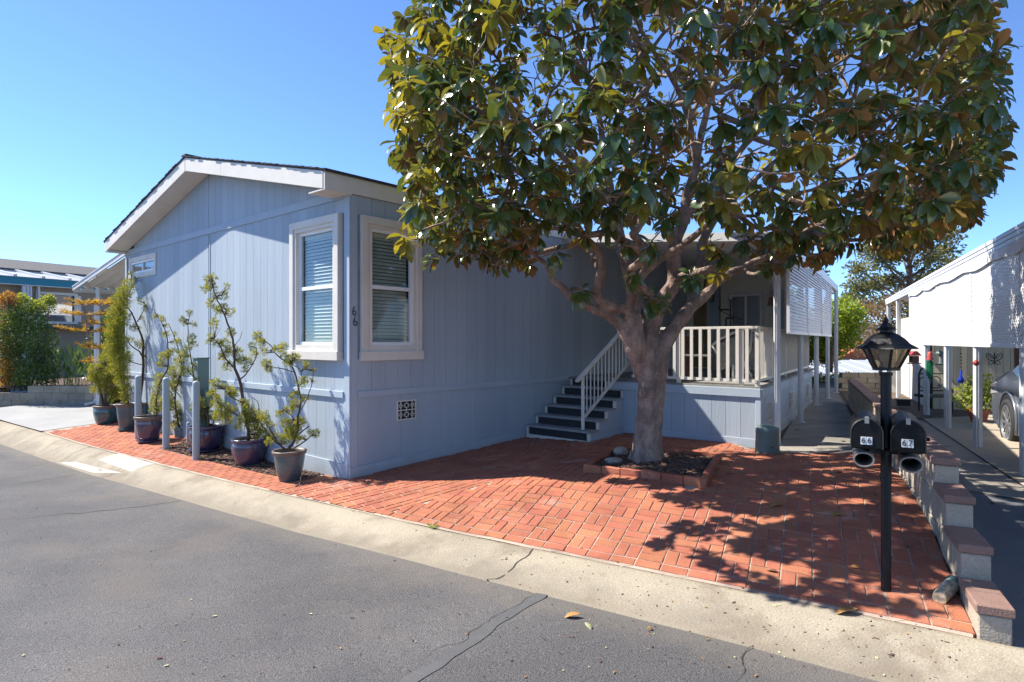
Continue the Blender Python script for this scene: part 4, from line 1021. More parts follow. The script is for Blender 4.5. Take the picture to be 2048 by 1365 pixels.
def rock(name, px, py, r, lab, fl=.7):
    c = G(px, py); bm = bmesh.new(); bmesh.ops.create_icosphere(bm, subdivisions=3, radius=r)
    for v in bm.verts:
        f = 1 + .22 * mnoise.noise(v.co * (1.6 / r) + c * 3) + .06 * mnoise.noise(v.co * (5 / r)); v.co *= f; v.co.z *= fl
    me = bpy.data.meshes.new(name); bm.to_mesh(me); bm.free(); me.polygons.foreach_set("use_smooth", [True] * len(me.polygons)); me.materials.append(M['stone'])
    o = bpy.data.objects.new(name, me); COL.objects.link(o); o.location = (c.x, c.y, c.z + r * fl * .6 + .02); tag(o, lab, "rock"); return o
rock("rock", 1241, 915, .085, "round pale rock at the left of the tree trunk, resting highest", .8)
rock("rock", 1228, 930, .10, "flat grey rock lying low in the mulch below the round one", .38)
# ------------------------------------------------------------------ magnolia
TB = G(1294, 926); TY = TB.y
tree = thing("magnolia_tree", "large spreading magnolia with glossy green and rusty leaves over the brick paving", "tree", tuple(TB))
def T(px, py, dy=0): return P(px, py, TY + dy)
trunk_pts = [(1292, 958, .0, 43), (1292, 930, .0, 36), (1293, 900, .0, 29), (1295, 860, .0, 26), (1299, 820, .0, 25.5), (1301, 780, .0, 26.5), (1303, 745, .0, 30), (1303, 715, .0, 32), (1301, 695, .0, 27), (1298, 678, 0, 22), (1297, 664, 0, 12)]
LIMBS = [  # px, py, depth offset, radius px
    [(1268, 700, -.12, 20), (1256, 668, -.14, 17), (1240, 648, -.16, 13), (1216, 632, -.22, 10.5), (1193, 622, -.28, 9), (1172, 612, -.32, 8.5), (1150, 600, -.38, 8), (1128, 580, -.42, 7), (1104, 556, -.46, 6), (1092, 532, -.5, 5), (1066, 508, -.6, 4), (1050, 470, -.8, 3.2)],
    [(1275, 690, -.16, 17), (1272, 650, -.2, 14), (1262, 630, -.2, 12), (1252, 617, -.2, 11), (1222, 613, -.26, 10.5), (1196, 592, -.3, 11), (1200, 562, -.36, 10.5), (1203, 535, -.4, 9.5), (1198, 510, -.42, 8), (1186, 490, -.5, 7), (1156, 463, -.62, 5.5), (1110, 458, -.8, 4), (1050, 457, -1.0, 3)],
    [(1258, 620, -.2, 10), (1270, 575, -.3, 9), (1292, 535, -.36, 9), (1290, 500, -.4, 8), (1276, 482, -.45, 7.5), (1264, 468, -.5, 7), (1280, 456, -.5, 6), (1282, 420, -.55, 5), (1276, 380, -.6, 4), (1262, 330, -.8, 3.3)],
    [(1290, 545, -.36, 7.5), (1315, 522, -.42, 8), (1340, 504, -.48, 8), (1366, 490, -.55, 7), (1400, 460, -.66, 6), (1425, 436, -.8, 4.5), (1460, 395, -1.0, 3.4), (1500, 340, -1.3, 3)],
    [(1298, 690, 0, 19), (1306, 650, 0, 17), (1318, 615, 0, 16), (1336, 585, .0, 15.5), (1350, 560, 0, 15), (1346, 515, 0, 14), (1352, 480, 0, 13), (1366, 440, 0, 11.5), (1374, 395, 0, 10), (1392, 330, 0, 8.5), (1404, 260, -.1, 7), (1430, 160, -.2, 5.5), (1440, 60, -.3, 4), (1450, -60, -.4, 3)],
    [(1290, 690, .14, 18), (1280, 640, .3, 15), (1266, 590, .4, 13), (1254, 540, .5, 12.5), (1240, 480, .6, 12), (1232, 430, .65, 11.5), (1222, 390, .7, 10), (1210, 330, .8, 9), (1202, 260, .9, 7.5), (1180, 170, 1.0, 6), (1150, 80, 1.1, 4.6), (1120, -40, 1.3, 3.5)],
    [(1330, 690, 0, 16), (1348, 655, .05, 14), (1372, 625, .1, 12.5), (1400, 600, .14, 11.5), (1428, 572, .2, 10), (1452, 552, .22, 9), (1475, 540, .25, 8), (1512, 524, .25, 7), (1545, 508, .2, 6), (1572, 486, .1, 5.5), (1600, 466, 0, 5), (1640, 450, -.1, 4), (1690, 440, -.3, 3.2), (1740, 436, -.5, 2.6)],
    [(1352, 560, -.1, 8), (1372, 550, -.2, 8), (1400, 543, -.35, 8), (1430, 536, -.45, 7), (1455, 520, -.55, 6), (1470, 503, -.6, 5), (1500, 480, -.75, 4), (1560, 440, -1.0, 3.2), (1620, 400, -1.3, 2.6)],
    [(1335, 680, .16, 15), (1365, 640, .35, 13), (1392, 590, .5, 12), (1400, 540, .6, 11), (1404, 490, .7, 10), (1428, 440, .8, 9), (1470, 395, .9, 7.5), (1520, 350, 1.0, 6), (1580, 300, 1.1, 5), (1650, 250, 1.3, 4), (1720, 200, 1.4, 3)],
    [(1366, 440, 0, 8), (1400, 400, -.1, 7.5), (1440, 350, -.2, 7), (1490, 290, -.3, 6), (1540, 240, -.5, 5), (1620, 170, -.7, 4), (1700, 110, -.9, 3)],
    [(1228, 410, .65, 8), (1180, 370, .5, 7.5), (1130, 320, .4, 6.5), (1080, 270, .3, 5.6), (1020, 210, .2, 4.6), (960, 150, .1, 3.6), (900, 110, 0, 2.8)],
    [(1200, 540, -.4, 7), (1180, 500, -.1, 7), (1150, 440, .2, 6.5), (1130, 390, .4, 5.6), (1080, 350, .5, 4.6), (1010, 310, .6, 3.8), (930, 280, .7, 3)],
    [(1392, 330, 0, 7), (1380, 250, -.2, 6), (1350, 170, -.5, 5), (1300, 90, -.8, 4), (1250, 0, -1.1, 3)],
    [(1156, 463, -.62, 4.5), (1120, 430, -.5, 4.2), (1060, 380, -.4, 3.8), (990, 350, -.3, 3.2), (920, 340, -.3, 2.6)],
]
def smooth_poly(pts, rad, n=3):
    out = []; rr = []; k = len(pts)
    for i in range(k - 1):
        p0 = pts[max(i - 1, 0)]; p1 = pts[i]; p2 = pts[i + 1]; p3 = pts[min(i + 2, k - 1)]
        for j in range(n):
            t = j / n; out.append(.5 * ((2 * p1) + (p2 - p0) * t + (2 * p0 - 5 * p1 + 4 * p2 - p3) * t * t + (-p0 + 3 * p1 - 3 * p2 + p3) * t ** 3)); rr.append(rad[i] + (rad[i + 1] - rad[i]) * t)
    out.append(pts[-1]); rr.append(rad[-1]); return out, rr
S_ = TY / F
tmb = MB()
tp_ = [T(a, b, c) for a, b, c, r in trunk_pts]; tr_ = [r * S_ for a, b, c, r in trunk_pts]
tp_, tr_ = smooth_poly(tp_, tr_, 4)
# trunk ring by ring, with lobes running up into the limbs and a root flare
nn_ = 44; b0 = len(tmb.v)
for p, r in zip(tp_, tr_):
    for j in range(nn_):
        a = 2 * math.pi * j / nn_; h = p.z - TB.z
        lob = 1 + .055 * math.sin(3 * a + 1.2 + h * .8) + .03 * math.sin(5 * a + 2 + h) + .03 * math.sin(8 * a + 3 * h) * max(0, 1 - h * 3)
        fl = 1 + .10 * max(0, 1 - h / .28) * (.6 + .6 * math.sin(5 * a + .7))
        groove = -.16 * math.exp(-((a - 4.85) / .13) ** 2) * min(1, max(0, (h - .75) / .4))
        rr = r * (lob * fl + groove) ; q = Vector((p.x + rr * math.cos(a), p.y + rr * math.sin(a), p.z))
        q += Vector((math.cos(a), math.sin(a), 0)) * (.012 * mnoise.noise(q * 9) + .005 * mnoise.noise(q * 30)); tmb.v.append(tuple(q))
for i in range(len(tp_) - 1):
    for j in range(nn_):
        j2 = (j + 1) % nn_; tmb.f.append((b0 + i * nn_ + j, b0 + i * nn_ + j2, b0 + (i + 1) * nn_ + j2, b0 + (i + 1) * nn_ + j)); tmb.m.append(0); tmb.a.append(0)
tmb.f.append(tuple(b0 + (len(tp_) - 1) * nn_ + j for j in range(nn_))); tmb.m.append(0); tmb.a.append(0); tmb.f.append(tuple(b0 + j for j in reversed(range(nn_)))); tmb.m.append(0); tmb.a.append(0)
nodes = []; par = []; nrad = []     # skeleton for the branching
limbs_xyz = []
for L_ in LIMBS:
    pts = [T(a, b, c) for a, b, c, r in L_]; rd = [r * S_ for a, b, c, r in L_]
    if L_[0][1] > 640: pts = [T(L_[0][0] + (1298 - L_[0][0]) * .45, L_[0][1] + 62, L_[0][2] * .1)] + pts; rd = [rd[0] * .4] + rd
    pts, rd = smooth_poly(pts, rd, 3)
    pts = [p + Vector((mnoise.noise(p * 6), mnoise.noise(p * 6 + Vector((5, 0, 0))), mnoise.noise(p * 6 + Vector((0, 9, 0))))) * .02 * min(1, i / 4) for i, p in enumerate(pts)]
    rd = [r * (1 + .10 * mnoise.noise(p * 11)) for p, r in zip(pts, rd)]
    limbs_xyz.append((pts, rd)); tmb.tube(pts, rd, 12)
    for i, p in enumerate(pts):
        if i > 3: nodes.append(np.array(p)); par.append(-1); nrad.append(rd[i])
# pruned stub / knot hole on the trunk
kc = T(1288, 786, -.178)
ringk = [kc + Vector((.045 * math.cos(a), -.012, .045 * math.sin(a))) for a in np.linspace(0, 2 * math.pi, 15)]
tmb.tube(ringk, .020, 8)
trk = tmb.build("trunk", M['bark'], tree, smooth=True)
rm = trk.modifiers.new("blend", 'REMESH'); rm.mode = 'VOXEL'; rm.voxel_size = .013; rm.use_smooth_shade = True
smd = trk.modifiers.new("soft", 'SMOOTH'); smd.iterations = 3; smd.factor = .5
mb = MB(); mb.lathe((0, 0, 0), [(.002, 0), (.03, .0)], 12); 
# crown targets
TC = np.array([1.90, TY - .30]); targets = []
def wallsd(p): q = np.array([p[0], p[1]]) - C0; return q @ NS
tries = 0; TA = np.full((4000, 3), 99.0)
while len(targets) < 1380 and tries < 70000:
    tries += 1
    a = random.random() * 2 * math.pi; ct = random.uniform(-1, 1); st_ = math.sqrt(1 - ct * ct); rr = random.uniform(.5, 1.0) ** .42
    x = st_ * math.cos(a) * rr; y = st_ * math.sin(a) * rr; z = ct * rr
    if z < 0: q_ = (1 - min(.98, -z) ** 4) ** (1 / 4) / math.sqrt(max(.05, 1 - min(.98, z * z))); q_ = min(q_, 1.45); x *= q_; y *= q_
    X = TC[0] + x * 3.42 * (1.0 + .06 * math.sin(3 * a)); Y = TC[1] + y * (2.75 if y < 0 else 2.15)
    Z = 2.1 + z * (3.1 if z > 0 else 1.35)
    # lower rim lifts towards the middle, a flat bottomed crown
    r2 = math.hypot(x, y)
    if Z < .80 + .55 * max(0, .75 - r2) : continue
    if Z > 5.0: continue
    px = CX + F * X / Y; py = CY - F * Z / Y
    if wallsd((X, Y)) < .3 and Z < 2.6: continue
    if y < -.2 and 1040 < px < 1480 and 40 < py < 290 and random.random() < .5: continue     # open middle: bare twigs seen from below
    if py > 545 + 12 * math.sin(px * .02) or (px < 1050 and py > 520) or (px > 1680 and py > 500): continue
    if py > -60 and (px < np.interp(py, [0, 50, 100, 150, 200, 300, 350, 400, 450, 540], [800, 765, 752, 758, 782, 800, 818, 824, 838, 900]) or px > np.interp(py, [0, 50, 100, 200, 280, 350, 400, 450, 500, 540], [1990, 2005, 2035, 2030, 2005, 1985, 1975, 1930, 1800, 1700])): continue
    if py <= -60 and not (700 < px < 2150): continue
    if 1060 < px < 1520 and py > 435: continue
    if px > 1900 and py > 420: continue
    p = np.array([X, Y, Z])
    if TA is not None and len(targets) and (np.linalg.norm(TA[:len(targets)] - p, axis=1) < .213).any(): continue
    TA[len(targets)] = p
    targets.append((p, True))
for _ in range(640):       # leafless twigs inside
    a = random.random() * 6.283; r = random.uniform(.15, .8); h = random.uniform(-.5, .75)
    p = np.array([TC[0] + 3.2 * r * math.cos(a), TC[1] + 2.5 * r * math.sin(a), 2.7 + 2.3 * h * (1 - r * .4)])
    if p[2] < .9 or (wallsd(p) < .3 and p[2] < 2.6): continue
    targets.append((p, False))
# low hanging sprays that the photograph shows at the rim
for (px, py, dy) in [(853, 510, -.25), (885, 470, -.2), (985, 530, -.5), (960, 500, -.4), (1010, 480, -.6), (1115, 500, -.8), (1160, 470, -1.0), (1165, 575, -.55), (1300, 590, -.65), (1260, 540, -.8), (1240, 480, -1.0), (1330, 600, -.7), (1305, 480, -1.1), (1420, 480, -.8), (1440, 500, -.8), (1490, 470, -.8), (1440, 545, -.3), (1380, 550, -.5),
                     (1540, 525, -.2), (1600, 500, -.5), (1640, 510, -.5), (1590, 470, -.8), (1660, 490, -.4), (1720, 480, -.6), (1780, 480, -.4), (1850, 470, -.2), (1900, 430, -.2), (1760, 440, -1.0), (1950, 380, -.2), (2010, 130, -.4), (2010, 250, -.3), (1985, 320, -.2), (780, 110, -.2), (770, 60, -.2), (800, 190, -.2), (815, 280, -.3), (830, 350, -.3), (845, 420, -.3), (900, 350, -.9), (930, 400, -.9), (1000, 420, -1.2), (1080, 430, -1.2), (1180, 380, -1.4), (1250, 330, -1.4), (1110, 330, -1.5), (1020, 260, -1.3), (1290, 240, -1.6), (1060, 470, -.9), (1130, 440, -1.1), (1210, 440, -1.1)]:
    targets.append((np.array(P(px, py, TY + dy)), True))
for S_px in [(1335, 1088), (1375, 1060), (1415, 1118), (1350, 1000), (1470, 1140), (1520, 1165), (1560, 1180), (1620, 1200), (1690, 1212), (1590, 1120), (1740, 1195), (1500, 1090), (1660, 1170), (1440, 1060), (1800, 1215), (1840, 1225), (1790, 1170), (1850, 1150), (1700, 1150)]:
    S3 = G(*S_px)
    for h in (3.6, 3.4, 3.2, 3.0, 2.8, 2.6, 2.4):
        q_ = S3 - SUN_D * (h / -SUN_D.z)
        if CX + F * q_.x / q_.y > 775 + random.uniform(0, 60): targets.append((np.array(q_), True)); break
targets.sort(key=lambda t: np.linalg.norm(t[0][:2] - TC) * .6 + abs(t[0][2] - .8) * .5)
NA = np.array(nodes); branches = []; tips = []
NL = len(nodes); use = np.zeros(60000)
NAl = np.zeros((60000, 3)); NAl[:NL] = NA; cnt = NL; parent = [-1] * NL
root = np.array([TB.x, TB.y, .1]); CTRm = np.zeros(60000); CTRm[:NL] = np.linalg.norm(NAl[:NL] - root, axis=1)
radN = np.zeros(60000); radN[:NL] = nrad
for (p, leafy) in targets:
    d = np.linalg.norm(NAl[:cnt] - p, axis=1)
    dr = np.linalg.norm(p - root); cost = d + .9 * np.maximum(0, CTRm[:cnt] - dr + .1) + (.25 * (NAl[:cnt, 2] > p[2] + .25))
    i = int(np.argmin(cost)); q = NAl[i]
    L_ = d[i]
    if L_ < .06: continue
    n = max(2, int(L_ / .11)); dirp = (p - q) / L_
    side = np.cross(dirp, rng.normal(size=3)); side /= np.linalg.norm(side) + 1e-9; bow = L_ * random.uniform(.04, .16)
    sag = np.array([0, 0, -1.0]) * L_ * .09
    last = i; ids = [i]
    for k in range(1, n + 1):
        t = k / n; r_ = q + (p - q) * t + (side * bow + sag) * math.sin(math.pi * t) + rng.normal(size=3) * .012 * (k < n)
        if wallsd(r_) < .08 and r_[2] < 2.1: r_[:2] += NS * .1
        NAl[cnt] = r_; CTRm[cnt] = np.linalg.norm(r_ - root); parent.append(last); last = cnt; ids.append(cnt); cnt += 1
    branches.append((ids, leafy)); 
    if leafy: tips.append((p, (NAl[ids[-1]] - NAl[ids[-2]])))
# pipe model radii
load = np.zeros(cnt)
for ids, leafy in branches: load[ids[-1]] += .0046 ** 2.5 if leafy else .0036 ** 2.5
for k in range(cnt - 1, -1, -1):
    if parent[k] >= 0: load[parent[k]] += load[k]
rad = np.maximum(load ** (1 / 2.5), .0036)
fmb = MB(); nbig = 0
br_sorted = sorted(branches, key=lambda b: -rad[b[0][1]]); thr = rad[br_sorted[min(240, len(br_sorted) - 1)][0][1]]
for ids, leafy in branches:
    pts = [Vector(NAl[i]) for i in ids]; r0 = [min(rad[i], .045) for i in ids]; r0[0] = min(r0[1] * 1.15, max(rad[ids[0]], r0[1]))
    r0 = [max(.003, r) for r in r0]
    if rad[ids[1]] > thr: bmb = MB(); bmb.tube(pts, r0, 7, cap=True); bmb.build("branch", M['bark'], tree, smooth=True)
    else: fmb.tube(pts, r0, 4, cap=True)
fo = fmb.build("twigs", M['bark'], tree, smooth=True); fo["kind"] = 'stuff'
# leaves
def leaf_template(fold=.10, curl=.18, wid=.42, seed=0):
    xs = [0, .09, .28, .52, .76, .92, 1.0]; ws = [.02, .13, .40, .53, .46, .24, .0]; vs = []; fs = []
    for i, (x, w) in enumerate(zip(xs, ws)):
        z = -curl * x * x + .02 * math.sin(x * 9 + seed); w *= wid
        vs += [(x, -w, z + fold * w * 2.0), (x, 0, z), (x, w, z + fold * w * 2.0 + .012 * math.sin(x * 14 + seed))]
    for i in range(len(xs) - 1):
        a = 3 * i; fs += [(a, a + 3, a + 4, a + 1), (a + 1, a + 4, a + 5, a + 2)]
    return np.array(vs), fs
LT = [leaf_template(.12, .16, .46, 0), leaf_template(.25, .30, .44, 1), leaf_template(.05, -.08, .46, 2), leaf_template(.18, .45, .42, 3)]
LM = []
for k, (v, f) in enumerate(LT):
    for mm in ('mag', 'magy'):
        me = bpy.data.meshes.new("leaf"); me.from_pydata(v.tolist(), [], f); me.materials.append(M[mm]); me.polygons.foreach_set("use_smooth", [True] * len(f)); me.update(); LM.append(me)
leaves = []
for p, d in tips:
    d = np.array(d); d = d / (np.linalg.norm(d) + 1e-9) + np.array([0, 0, .55]); d /= np.linalg.norm(d)
    x = np.cross(d, [0.3, .9, .1]); x /= np.linalg.norm(x); y = np.cross(d, x); n = random.randint(12, 18); ph = random.random() * 6.28
    young = random.random() < .13 or (p[0] < -.6 and random.random() < .35); old = random.random(); base = random.uniform(.12, .172); droop = random.uniform(.9, 2.0)
    for k in range(n):
        a = ph + k * 2.4; u_ = k / n; el = random.gauss(.75 - .9 * u_, .22)
        rdir = (x * math.cos(a) + y * math.sin(a)); dd = rdir * math.cos(el) + d * math.sin(el); dd[2] -= droop * (.15 + .85 * u_); dd /= np.linalg.norm(dd)
        L_ = base * random.uniform(.75, 1.15) * (.62 if k < 2 else 1); o_ = p + rdir * .008 - d * (.11 * u_)
        up = d * .9 + np.array([0, 0, .5]) + rng.normal(size=3) * .28; zz = up - dd * (up @ dd); zz /= np.linalg.norm(zz) + 1e-9; yy = np.cross(zz, dd)
        leaves.append((o_, dd, yy, zz, L_, random.randrange(4), young))
def score(l):
    o = l[0] + l[1] * l[4] / 2; 
    if o[1] < 1: return 1e9
    px = CX + F * o[0] / o[1]; py = CY - F * o[2] / o[1]
    if not (-20 < px < 2068 and -20 < py < 800): return 1e9
    return o[1] / l[4]
leaves.sort(key=score)
fol = MB(); lv_v = []; 
for i, (o_, dd, yy, zz, L_, k, yg) in enumerate(leaves):
    if i < 300:
        ob = bpy.data.objects.new("leaf", LM[k * 2 + (1 if yg else 0)]); COL.objects.link(ob); ob.parent = tree
        Rm = Matrix((dd, yy, zz)).transposed(); ob.location = Vector(o_) - wloc(tree); ob.rotation_mode = 'QUATERNION'; ob.rotation_quaternion = Rm.to_quaternion(); ob.scale = (L_,) * 3
    else:
        v, f = LT[k]; w = o_ + (v[:, :1] * dd + v[:, 1:2] * yy + v[:, 2:3] * zz) * L_
        fol.cm = 1 if yg else 0; fol.ca = random.random(); fol.add(w.tolist(), f)
fo = fol.build("foliage", [M['mag'], M['magy']], tree, smooth=True, attr=True); fo["kind"] = 'stuff'
print("tree nodes", cnt, "leaves", len(leaves), "tips", len(tips))
# ------------------------------------------------------------------ lamp post with lantern
LB = G(1772, 1183); LY = LB.y; LS = LY / F
def Lp(px, py, dy=0): return P(px, py, LY + dy)
lamp = thing("lamp_post", "black street lamp post with a six-sided glass lantern between two mailboxes", "lamp post", tuple(LB))
cx_ = LB.x
pc = lambda py: Vector((cx_, LY, (CY - py) / F * LY))
mb = MB(); zt_ = pc(745).z
prof = [(.027, LB.z - .03), (.0265, LB.z + .2), (.027, (LB.z + zt_) / 2), (.029, (LB.z + zt_) / 2 + .001), (.029, zt_)]
mb.lathe((cx_, LY, 0), prof, 20); mb.lathe((cx_, LY, 0), [(.034, zt_ - .02), (.036, zt_)], 20); mb.lathe((cx_, LY, 0), [(.032, pc(905).z), (.034, pc(900).z), (.034, pc(880).z), (.032, pc(876).z)], 20, (True, True))
mb.build("pole", M['black'], lamp, smooth=False)
n6 = 6; rot = math.radians(12)
def ring6(r, z, n=6): return [Vector((cx_ + r * math.cos(rot + i * 2 * math.pi / n), LY + r * math.sin(rot + i * 2 * math.pi / n), z)) for i in range(n)]
zb0, zb1 = pc(741).z, pc(737).z; zg0, zg1 = pc(736).z, pc(697).z
rb, rt = .068, .125
mb = MB(); mb.prism(ring6(rb + .006, zb0), (0, 0, zb1 - zb0 + .004)); mb.prism(ring6(rt + .004, zg1), (0, 0, .008)); A_, B_ = ring6(rb, zg0), ring6(rt, zg1)
for a, b in zip(A_, B_): mb.bar(a, b, .013, .013)
mb.build("lantern_frame", M['black'], lamp)
for i in range(6):
    j = (i + 1) % 6; mb = MB(); s = .97
    c0 = Vector((cx_, LY, 0)); q = [A_[i], A_[j], B_[j], B_[i]]; q = [Vector((c0.x + (v.x - c0.x) * s, c0.y + (v.y - c0.y) * s, v.z)) for v in q]
    nrm = (q[1] - q[0]).cross(q[3] - q[0]).normalized() * .002; mb.prism(q, nrm); mb.build("glass_pane", M['lampglass'], lamp)
mb = MB(); pts = []
zr = pc(697).z + .004
for r, dz in [(.170, -.008), (.165, .0), (.128, .022), (.10, .052), (.065, .078), (.034, .090), (.034, .105), (.062, .106), (.034, .122), (.020, .148), (.012, .150), (.018, .158), (.009, .172), (.002, .196)]: pts.append((r, zr + dz))
b_ = len(mb.v)
for r, z in pts: mb.v += [tuple(v) for v in ring6(r, z)]
for i in range(len(pts) - 1):
    for j in range(6): mb.f.append((b_ + i * 6 + j, b_ + i * 6 + (j + 1) % 6, b_ + (i + 1) * 6 + (j + 1) % 6, b_ + (i + 1) * 6 + j)); mb.m.append(0); mb.a.append(0)
mb.build("lantern_roof", M['black'], lamp, bevel=.002)
mb = MB(); mb.lathe((cx_, LY, zg0), [(.016, 0), (.016, .03), (.030, .05), (.036, .075), (.028, .098), (.008, .108)], 14); mb.build("bulb", M['bulb'], lamp, smooth=True)
mb = MB(); mb.tube([Lp(1745, 901, -.12), Lp(1772, 899, -.02), Lp(1800, 903, -.12)], .012, 6); mb.bar(Lp(1712, 904, .02), Lp(1838, 906, .02), .06, .012); mb.build("cross_bracket", M['black'], lamp)
mb = MB(); ft_ = [(cx_ + (.085 + .03 * mnoise.noise(Vector((a * 2, 0, 0)))) * math.cos(a), LY + (.085 + .03 * mnoise.noise(Vector((a * 2, 4, 0)))) * math.sin(a)) for a in np.linspace(0, 2 * math.pi, 15)[:-1]]
mb.prism([gz(x, y, -.01) for x, y in ft_], (0, 0, .0175)); mb.build("cement_footing", M['kerb'], lamp)
# mailboxes
def mailbox(px0, px1, ytop, ybot, num, label, plate, tube, flagside):
    Yf = LY - .16; s = Yf / F; c = P((px0 + px1) / 2, ybot, Yf); w = (px1 - px0) * s; h = (ybot - ytop) * s; t = thing("mailbox", label, "mailbox", tuple(c), "mailboxes on the lamp post")
    ax = Vector((c.x, c.y, 0)).normalized() * .6 + Vector((V1[0], V1[1], 0)) * .4; ax.normalize(); sx = Vector((ax.y, -ax.x, 0)); Ln = .46
    def arch(r, zo=0, n=14):
        out = [sx * (-r) + Vector((0, 0, zo)), ] ; hs = h - r
        out = [sx * r + Vector((0, 0, zo))] + [sx * (r * math.cos(a)) + Vector((0, 0, hs + r * math.sin(a))) for a in np.linspace(0, math.pi, n)] + [sx * -r + Vector((0, 0, zo))]; return out
    r = w / 2
    mb = MB(); mb.prism([c + q + ax * .03 for q in arch(r * .95)], ax * Ln); mb.build("body", M['blackm'], t)
    mb = MB(); mb.prism([c + q + ax * .018 for q in arch(r * 1.0)], ax * .02); mb.build("rim", M['blackm'], t, bevel=.003)
    mb = MB(); mb.prism([c + q * .93 + Vector((0, 0, h * .035)) + ax * .004 for q in arch(r)], ax * .014); d = mb.build("door", M['blackm'], t, bevel=.004)
    mb = MB(); mb.tube([c + q * .955 + Vector((0, 0, h * .02)) + ax * .006 for q in arch(r)], .0035, 5); mb.build("bead", M['iron'], d)
    mb = MB(); cc = c + Vector((0, 0, h)); mb.bar(cc + ax * .05 + Vector((0, 0, .004)), cc - ax * .002 + Vector((0, 0, .006)), .018, .006); mb.bar(cc - ax * .002 + Vector((0, 0, .008)), cc - ax * .004 - Vector((0, 0, .026)), .022, .004, ax); mb.build("latch", M['greypot'], d)
    a, b, y0, y1 = plate; pcn = P((a + b) / 2, (y0 + y1) / 2, Yf - .004); pw, phh = (b - a) * s, (y1 - y0) * s
    Mx = Matrix((sx, ax, Vector((0, 0, 1)))).transposed()
    front = c + ax * .002; pcn2 = front + sx * ((pcn - c).dot(sx)) + Vector((0, 0, pcn.z - c.z))
    for k, ch in enumerate(num):
        cc = pcn2 + sx * (pw * (.255 if k else -.255)); mb = MB(); mb.prism([cc + sx * (x * pw * .245) + Vector((0, 0, z * phh / 2)) for x, z in ((-1, -1), (1, -1), (1, 1), (-1, 1))], -ax * .0015); pl_ = mb.build("number_plate", M['paperw'], d)
        tt = text("digit", ch, (0, 0, 0), phh * 1.06, (0, 0, 0), 'iron', None, .0006); tt.parent = d; tt.location = cc - ax * .0028 - wloc(d)
        tt.rotation_euler = Matrix((sx, Vector((0, 0, 1)), -ax)).transposed().to_euler()
    # newspaper tube below
    tx, ty_, tr = tube; tc = P(tx, ty_, Yf + .02); R0 = tr * s
    mb = MB(); b0 = len(mb.v); prof = [(R0 * .84, .40), (R0 * .84, .0), (R0, -.0), (R0 * 1.02, .02), (R0 * .97, .40)]
    nn = 26
    for rr, l in prof:
        for j in range(nn): an = 2 * math.pi * j / nn; mb.v.append(tuple(tc + ax * l + sx * (rr * math.cos(an)) + Vector((0, 0, rr * math.sin(an) * .78))))
    for i in range(len(prof) - 1):
        for j in range(nn): mb.f.append((i * nn + j, i * nn + (j + 1) % nn, (i + 1) * nn + (j + 1) % nn, (i + 1) * nn + j)); mb.m.append(0); mb.a.append(0)
    mb.f.append(tuple(range(nn))); mb.m.append(0); mb.a.append(0)
    M.setdefault('tube', mat("weathered_paper_tube", (.33, .27, .22), .8, (.20, .16, .13), 8, .5))
    mb.build("paper_tube", M['tube'], t, smooth=False)
    if flagside:
        mb = MB(); q = c + sx * (r + .004) + Vector((0, 0, h * .42)) + ax * .05; mb.bar(q, q + ax * .14, .006, .02); mb.bar(q, q + sx * .014, .02, .02); mb.build("flag", M['blackm'], t)
mailbox(1704.6, 1763, 838, 899.5, "66", "black arched mailbox marked 66 left of the lamp post", (1722.7, 1743, 874.5, 890), (1727.6, 920, 19), False)
mailbox(1785.5, 1847.6, 840.5, 907, "67", "black arched mailbox marked 67 right of the lamp post", (1804.7, 1825.4, 879.6, 896), (1823, 930.5, 21), True)
# newspaper in a bag
nb_ = G(1886, 1207); npp = thing("newspaper", "rolled newspaper in a clear plastic bag lying by the lowest block of the wall", "newspaper", tuple(nb_))
a_, b2 = G(1868, 1220), G(1908, 1178); up_ = Vector((0, 0, .035)); mb = MB(); dv = (b2 - a_)
mb.tube([a_ + dv * .25 + up_, a_ + dv * .6 + up_, a_ + dv * .95 + up_], [.036, .041, .038], 12); M['news'] = mat("newsprint", (.80, .66, .38), .8, (.32, .28, .20), 26, .85); mb.build("paper_roll", M['news'], npp)
mb = MB(); mb.tube([a_ + dv * .88 + up_ * 1.02, a_ + dv * 1.0 + up_], [.041, .040], 12); mb.build("green_band", M['teal'], npp)
mb = MB(); mb.tube([a_ + dv * 1.06 + up_, a_ + dv * .98 + up_, a_ + dv * .6 + up_, a_ + dv * .25 + up_, a_ + dv * .12 + up_ * .6, a_ - dv * .05 + up_ * .3], [.026, .046, .048, .045, .03, .06], 12, cap=False)
for i, v in enumerate(mb.v): v = Vector(v); n_ = mnoise.noise(v * 40) * .010; mb.v[i] = (v.x + n_, v.y + n_, max(v.z + n_, g(v.x, v.y) + .004))
mb.build("plastic_bag", M['plastic'], npp, smooth=True)
# ------------------------------------------------------------------ utility things
ub = G(1542.5, 909); u_ = thing("utility_pedestal", "rounded grey-green plastic utility pedestal at the porch corner", "utility box", tuple(ub)); r = 23.5 * ub.y / F; h = 55 * ub.y / F
mb = MB(); mb.lathe((ub.x, ub.y + r * .8, ub.z), [(r * 1.0, -.02), (r * 1.02, .02), (r * .97, h * .7), (r * .99, h * .72), (r * .98, h * .9), (r * .88, h * .97), (r * .6, h), (.001, h * 1.01)], 22, sx=1.0, sy=.85); mb.build("cover", M['greenbox'], u_, smooth=True)
mb = MB(); mb.box((ub.x + .01, ub.y + r * .8 - r * .83, ub.z + h * .25), .018, .012, .018); mb.build("lock", M['iron'], u_)
bd = thing("meter_pedestal", "tall flat grey-green electrical pedestal behind the pots against the blue wall", "utility box", tuple(G(398, 893)))
def onFW(px, d):   # x,y on the front wall plane pushed out by d
    o = C0 + NF * d; r = (px - CX) / F; t = (r * o[1] - o[0]) / (DF[0] - r * DF[1]); return t
